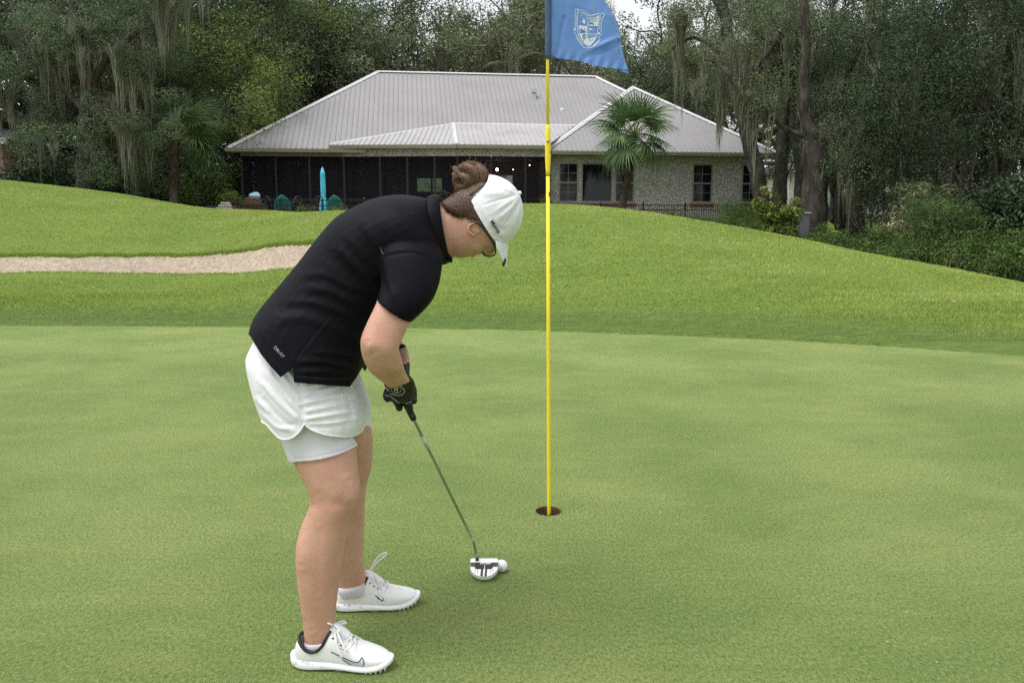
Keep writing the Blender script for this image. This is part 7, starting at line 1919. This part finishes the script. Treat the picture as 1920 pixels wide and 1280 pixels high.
plk(MB().tube([hs-np.array([0, 0, .004]), hs+np.array([0, 0, .012])], [0.0068, 0.0060], 12).build('hosel', MAT_HEADB, putter, True))
plk(MB().tube(smooth_path([hs, hs*.45+bend*.55+np.array([.001, 0, 0]), bend, bend+(GB-bend)*.06, bend+(GB-bend)*.5, GB, GB-(bend-GB)*.02], 5), [0.0045]*15+[0.0048]*16, 12).build('shaft', MAT_CHROME, putter, True))
sh0, sh1 = bend+(GB-bend)*0.80, bend+(GB-bend)*0.885
plk(MB().tube([sh0, sh1], 0.0053, 12).build('shaft_label', plain('label_silver', (0.55, 0.55, 0.55), 0.35), putter, True))
plk(MB().tube([GT-(GB-GT)*0.05, GT, GB*.5+GT*.5, GB*.97+GT*.03, GB], [0.010, 0.0125, 0.0118, 0.0095, 0.0085], 14).build('grip', MAT_GLOVE, putter, True))

t = NT('golf_ball'); v1 = t.voro(240, 'Distance'); n1 = t.noise(40)
t.set(Base_Color=(0.80, 0.81, 0.83), Roughness=0.28, Coat_Weight=0.3); t.bump(t.ramp(v1, [(0.2, (0, 0, 0)), (0.55, (1, 1, 1))]), 0.35, 0.003); MAT_BALL = t.m
bc = np.array([-0.0365, 2.694, 0.02135])
ball = empty('golf_ball', (bc[0], bc[1], 0)); tag(ball, 'white golf ball at the toe of the putter head', 'golf ball')
mb = MB(); v_, f_ = ellipsoid((0, 0, bc[2]), np.eye(3)*0.02135, 40, 24); mb.add(v_, f_).build('ball_shell', MAT_BALL, ball, True)
bvb = bvh_of(np.array(v_)+np.array([bc[0], bc[1], 0]), [f for f in f_ if len(f) == 4])
for nm, ln, wd, mt in (('black_line', [(940.5, 1061), (939.5, 1070)], 0.8, MAT_BLACK), ('blue_mark', [(934, 1054), (932.6, 1059), (933, 1063)], 1.2, plain('blue_ink', (0.05, 0.16, 0.42), 0.4))):
    o = decal_strip([(ln, wd)], bvb, nm, mt, ball, 0.0004, 1.0); o.location = -ball.location

# ================================================================== flagstick and flag
fs = empty('flagstick', (HX, HY, 0)); tag(fs, 'yellow flagstick standing in the golf hole', 'flagstick')
t = NT('pole_yellow'); n1, n2 = t.noise(5, 3, stretch=(1, 1, 0.3)), t.noise(45, 4, 0.7)
c = t.ramp(n1, [(0.3, (0.88, 0.68, 0.014)), (0.7, (0.93, 0.76, 0.03))]); c = t.mix(t.mapr(n2, 0.70, 0.76, 0, 0.5), c, (0.30, 0.17, 0.02))
t.set(Base_Color=c, Roughness=0.35); MAT_POLE = t.m
pz = lambda py: at(1028, py, HY).z
pxx = lambda py: at(1029.6-2.6*(965-py)/853, py, HY).x-HX
def pole_pt(py): return (pxx(py), 0.012, pz(py))
MB().tube([(pxx(965), .012, -0.14), pole_pt(960), pole_pt(640), pole_pt(330)], 0.0078, 14).build('lower_pole', MAT_POLE, fs, True)
MB().tube([pole_pt(328), pole_pt(320), pole_pt(300), pole_pt(258), pole_pt(240), pole_pt(234)], [0.0086, 0.0088, 0.0114, 0.0114, 0.0098, 0.0070], 14).build('ferrule', MAT_POLE, fs, True)
MB().tube([pole_pt(236), pole_pt(110), pole_pt(0), pole_pt(-80)], 0.0062, 12).build('upper_pole', MAT_POLE, fs, True)
MB().tube([tuple(np.array(pole_pt(265))+np.array([0, -.0125, 0])), tuple(np.array(pole_pt(265))+np.array([0, -.0165, 0]))], 0.006, 12).build('screw', plain('screw_zinc', (0.35, 0.34, 0.32), 0.35, 0.8), fs, True)
v_, f_ = ellipsoid(np.array(pole_pt(364))+np.array([.004, -.0062, 0]), [np.array([.0028, 0, 0]), np.array([0, .003, 0]), np.array([0, 0, .012])]); MB().add(v_, f_).build('scuff', MAT_BLACK, fs, True)
v_, f_ = ellipsoid(np.array(pole_pt(285))+np.array([.0125, -.006, 0]), [np.array([.0030, 0, 0]), np.array([0, .003, 0]), np.array([0, 0, .006])]); MB().add(v_, f_).build('scuff', MAT_BLACK, fs, True)
flag = empty('flag', (HX, HY, 0)); tag(flag, 'blue flag with a white shield crest hanging from the flagstick', 'flag')
t = NT('flag_nylon'); n1, n2, n3 = t.noise(14, 3), t.noise(400, 2), t.noise(30, 4, 0.7)
c = t.ramp(n1, [(0.3, (0.125, 0.265, 0.64)), (0.7, (0.165, 0.325, 0.74))]); c = t.mix(t.mapr(n3, 0.62, 0.8, 0, 0.35), c, (0.34, 0.50, 0.82))
t.set(Base_Color=c, Roughness=0.55, Sheen_Weight=0.2); t.bump(n2, 0.1, 0.002)
tr = t.n.new('ShaderNodeBsdfTranslucent'); t.l.new(c, tr.inputs['Color']); mx = t.n.new('ShaderNodeMixShader'); mx.inputs[0].default_value = 0.3
t.l.new(t.b.outputs[0], mx.inputs[1]); t.l.new(tr.outputs[0], mx.inputs[2]); t.l.new(mx.outputs[0], t.out.inputs['Surface']); MAT_FLAG = t.m
NU, NV = 90, 90; FVt = []
redge = pchip([-0.05, 0, 0.25, 0.5, 0.75, 0.9, 1.0], [1178, 1178.5, 1168, 1160, 1143, 1130, 1118])
for j in range(NV+1):
    v = j/NV
    for i in range(NU+1):
        u = i/NU
        xl, yl = 1033.5-0.6*v, 108-178*v
        xr, yr = float(redge(v)), 134-160*v+4*math.sin(v*9)
        x = xl+(xr-xl)*u; y = yl+(yr-yl)*u + 2.0*math.sin(u*14)*(1-v)**6*u - 2.0*math.sin(u*5)*(1-v)
        Yo = 0.010*math.sin(5.5*u-2.2*v+0.5)*u**0.7 + 0.016*u*math.sin(2.6*v+1.0)
        d1 = ((x-1100)*0.35-(y-90)*0.94) ; 
        Yo += -0.012*math.exp(-((y-(92-0.42*(x-1112)))/5.5)**2)*math.exp(-((x-1135)/26)**2) + 0.010*math.exp(-((y-(101-0.42*(x-1112)))/7)**2)*math.exp(-((x-1135)/30)**2)
        Yo += 0.005*math.sin(x*0.33+0.1*y)*math.exp(-((y-(108+(x-1034)*.18))/12.0)**2)
        Yo += 0.006*math.exp(-((x-1046-0.18*(100-y))/4)**2)*(1 if y > 30 else 0.3)
        Yo += 0.03*max(0, v-0.62)*u*2
        FVt.append(np.array(at(x, y, HY+0.012+Yo))-np.array([HX, HY, 0]))
FVt = np.array(FVt); FQ = np.array([[j*(NU+1)+i, j*(NU+1)+i+1, (j+1)*(NU+1)+i+1, (j+1)*(NU+1)+i] for j in range(NV) for i in range(NU)])
link('flag_cloth', npmesh('flag_cloth', FVt, FQ, True), MAT_FLAG, flag)
MAT_SLEEVE = plain('flag_sleeve', (0.050, 0.095, 0.19), 0.7, 0, 0.25, 40)
pt_ = lambda py, dx=0: (at(1028+dx, py, HY).x-HX, 0.012, pz(py))
MB().tube([pt_(110, .3), pt_(100, .2), pt_(50), pt_(0), pt_(-70)], [0.0118, 0.0128, 0.0130, 0.0130, 0.0130], 16).build('pole_sleeve', MAT_SLEEVE, flag, True)
bvf = bvh_of(FVt+np.array([HX, HY, 0]), FQ)
def fl(o): o.location = -flag.location; return o
Z8 = lambda pts: [(990+a/8, b/8) for a, b in pts]
fl(decal_strip([(curve_px(Z8([(365, 850), (600, 905), (900, 965), (1200, 1020), (1420, 1050), (1500, 1060)]), 3), 2.2)], bvf, 'bottom_hem', plain('hem_blue', (0.045, 0.10, 0.26), 0.7, 0, 0.4, 300), flag, 0.001))
fl(decal_strip([([(float(redge(v))-4.5+1.0*math.sin(v*70), 133-160*v) for v in np.linspace(0.04, 0.86, 60)], lambda k: 4+1.2*math.sin(k*60))], bvf, 'fly_hem', plain('frayed_blue', (0.17, 0.28, 0.56), 0.7, 0, 0.5, 200), flag, 0.0012, 1.5))
MAT_CREST = plain('crest_white', (0.62, 0.70, 0.76), 0.6, 0, 0.06)
MAT_CBLUE = plain('crest_blue', (0.055, 0.15, 0.42), 0.6)
crest = [Z8([(915, 262), (1066, 238), (1046, 398), (900, 388)]), Z8([(755, 384), (884, 395), (880, 500), (905, 690), (850, 655), (800, 590), (768, 520)]), Z8([(892, 578), (1018, 562), (985, 640), (915, 692)]), Z8([(838, 262), (862, 330), (850, 362), (822, 350), (815, 330)]),
         Z8([(925, 420), (985, 460), (922, 452)]), Z8([(1060, 480), (1082, 500), (1064, 530), (1046, 510)]), Z8([(700, 420), (722, 430), (716, 470), (694, 450)])]
fl(decal_poly(crest, bvf, 'crest_shield', MAT_CREST, flag, 0.0012, 3.0))
lines = [([(708, 142), (758, 148), (860, 178), (930, 232), (985, 222), (1060, 206), (1150, 216), (1128, 275), (1100, 360), (1098, 470), (1094, 530), (1046, 568), (1082, 590), (1030, 660), (970, 706), (905, 722), (845, 716), (790, 660), (722, 570), (738, 548), (694, 488), (692, 430), (706, 400), (708, 142)], 1.0),
         ([(752, 150), (742, 300), (738, 430), (760, 550), (820, 640), (910, 706)], 1.1), ([(1072, 236), (1056, 380), (1036, 510), (1000, 610), (910, 706)], 1.1), ([(762, 196), (800, 190), (860, 210), (900, 232), (960, 238), (1072, 212)], 0.9), ([(740, 160), (728, 300), (720, 410)], 0.8), ([(1092, 222), (1082, 330), (1070, 450)], 0.8), ([(1138, 222), (1105, 300)], 0.8),
         ([(735, 566), (790, 640), (836, 716)], 1.1), ([(1074, 598), (1020, 650), (985, 690)], 1.1), ([(800, 262), (805, 225), (850, 215), (882, 250), (872, 300)], 0.7), ([(762, 330), (800, 325)], 0.6), ([(898, 230), (890, 400), (905, 690)], 0.9), ([(890, 512), (1024, 520)], 1.2), ([(922, 410), (918, 520)], 0.7), ([(890, 540), (1020, 552)], 0.6)]
fl(decal_strip([(curve_px(Z8(p), 3) if len(p) > 2 else Z8(p), w_) for p, w_ in lines], bvf, 'crest_outline', MAT_CREST, flag, 0.0014, 1.2))
blue = [([(905, 330), (950, 270), (1030, 252)], 1.2), ([(915, 345), (970, 295), (1040, 285)], 1.1), ([(935, 352), (985, 322), (1036, 318)], 1.0), ([(910, 362), (960, 356), (990, 372)], 2.4), ([(768, 452), (800, 440), (828, 462), (862, 482), (826, 490), (790, 496), (768, 470)], 1.5), ([(790, 465), (840, 478)], 3.4), ([(846, 420), (850, 470)], 0.9), ([(842, 510), (824, 545), (842, 588), (860, 545), (842, 510)], 2.0), ([(915, 560), (932, 615), (946, 605)], 0.8), ([(836, 600), (830, 625)], 0.6), ([(965, 590), (972, 600)], 1.0)]
fl(decal_strip([(curve_px(Z8(p), 3) if len(p) > 2 else Z8(p), w_) for p, w_ in blue], bvf, 'crest_detail', MAT_CBLUE, flag, 0.0019, 1.2))
fl(decal_strip([(Z8([(950, 96), (1000, 132), (1050, 105), (1052, 40), (960, 92)]), 0.6), (Z8([(995, 140), (965, 215)]), 0.6)], bvf, 'loose_thread', plain('thread_tan', (0.42, 0.36, 0.24), 0.8), flag, 0.0016, 1.2))
# bits of leaf lying on the green
lit_spots = [(1238, 962, .007), (1268, 985, .005), (773, 608, .022), (1665, 1205, .006), (1756, 1243, .005), (846, 663, .009), (1700, 1150, .005), (1785, 604, .025), (1420, 606, .02)]
MAT_BIT = plain('leaf_bit', (0.50, 0.44, 0.32), 0.8, 0, 0.4)
g = np.random.default_rng(8)
mb = MB()
for (px, py, s) in lit_spots:
    p = gnd(px, py); z0 = 0.004 if p.y < float(green_edge(p.x)) else gz_ if False else max(0.004, float(terrain_z(p.x, p.y))+.02)
    a = g.uniform(0, 6.28); d = np.array([math.cos(a), math.sin(a), 0])*s; e = np.array([-math.sin(a), math.cos(a), 0])*s*.4
    c = np.array([p.x, p.y, z0]); mb.add([c-d, c+e, c+d+np.array([0, 0, s*.5]), c-e, c+np.array([0, 0, s*.35])], [(0, 1, 4), (1, 2, 4), (2, 3, 4), (3, 0, 4)])
o = mb.build('leaf_litter', MAT_BIT); tag(o, 'scattered dry leaf bits lying on the green', 'leaves', kind='stuff')
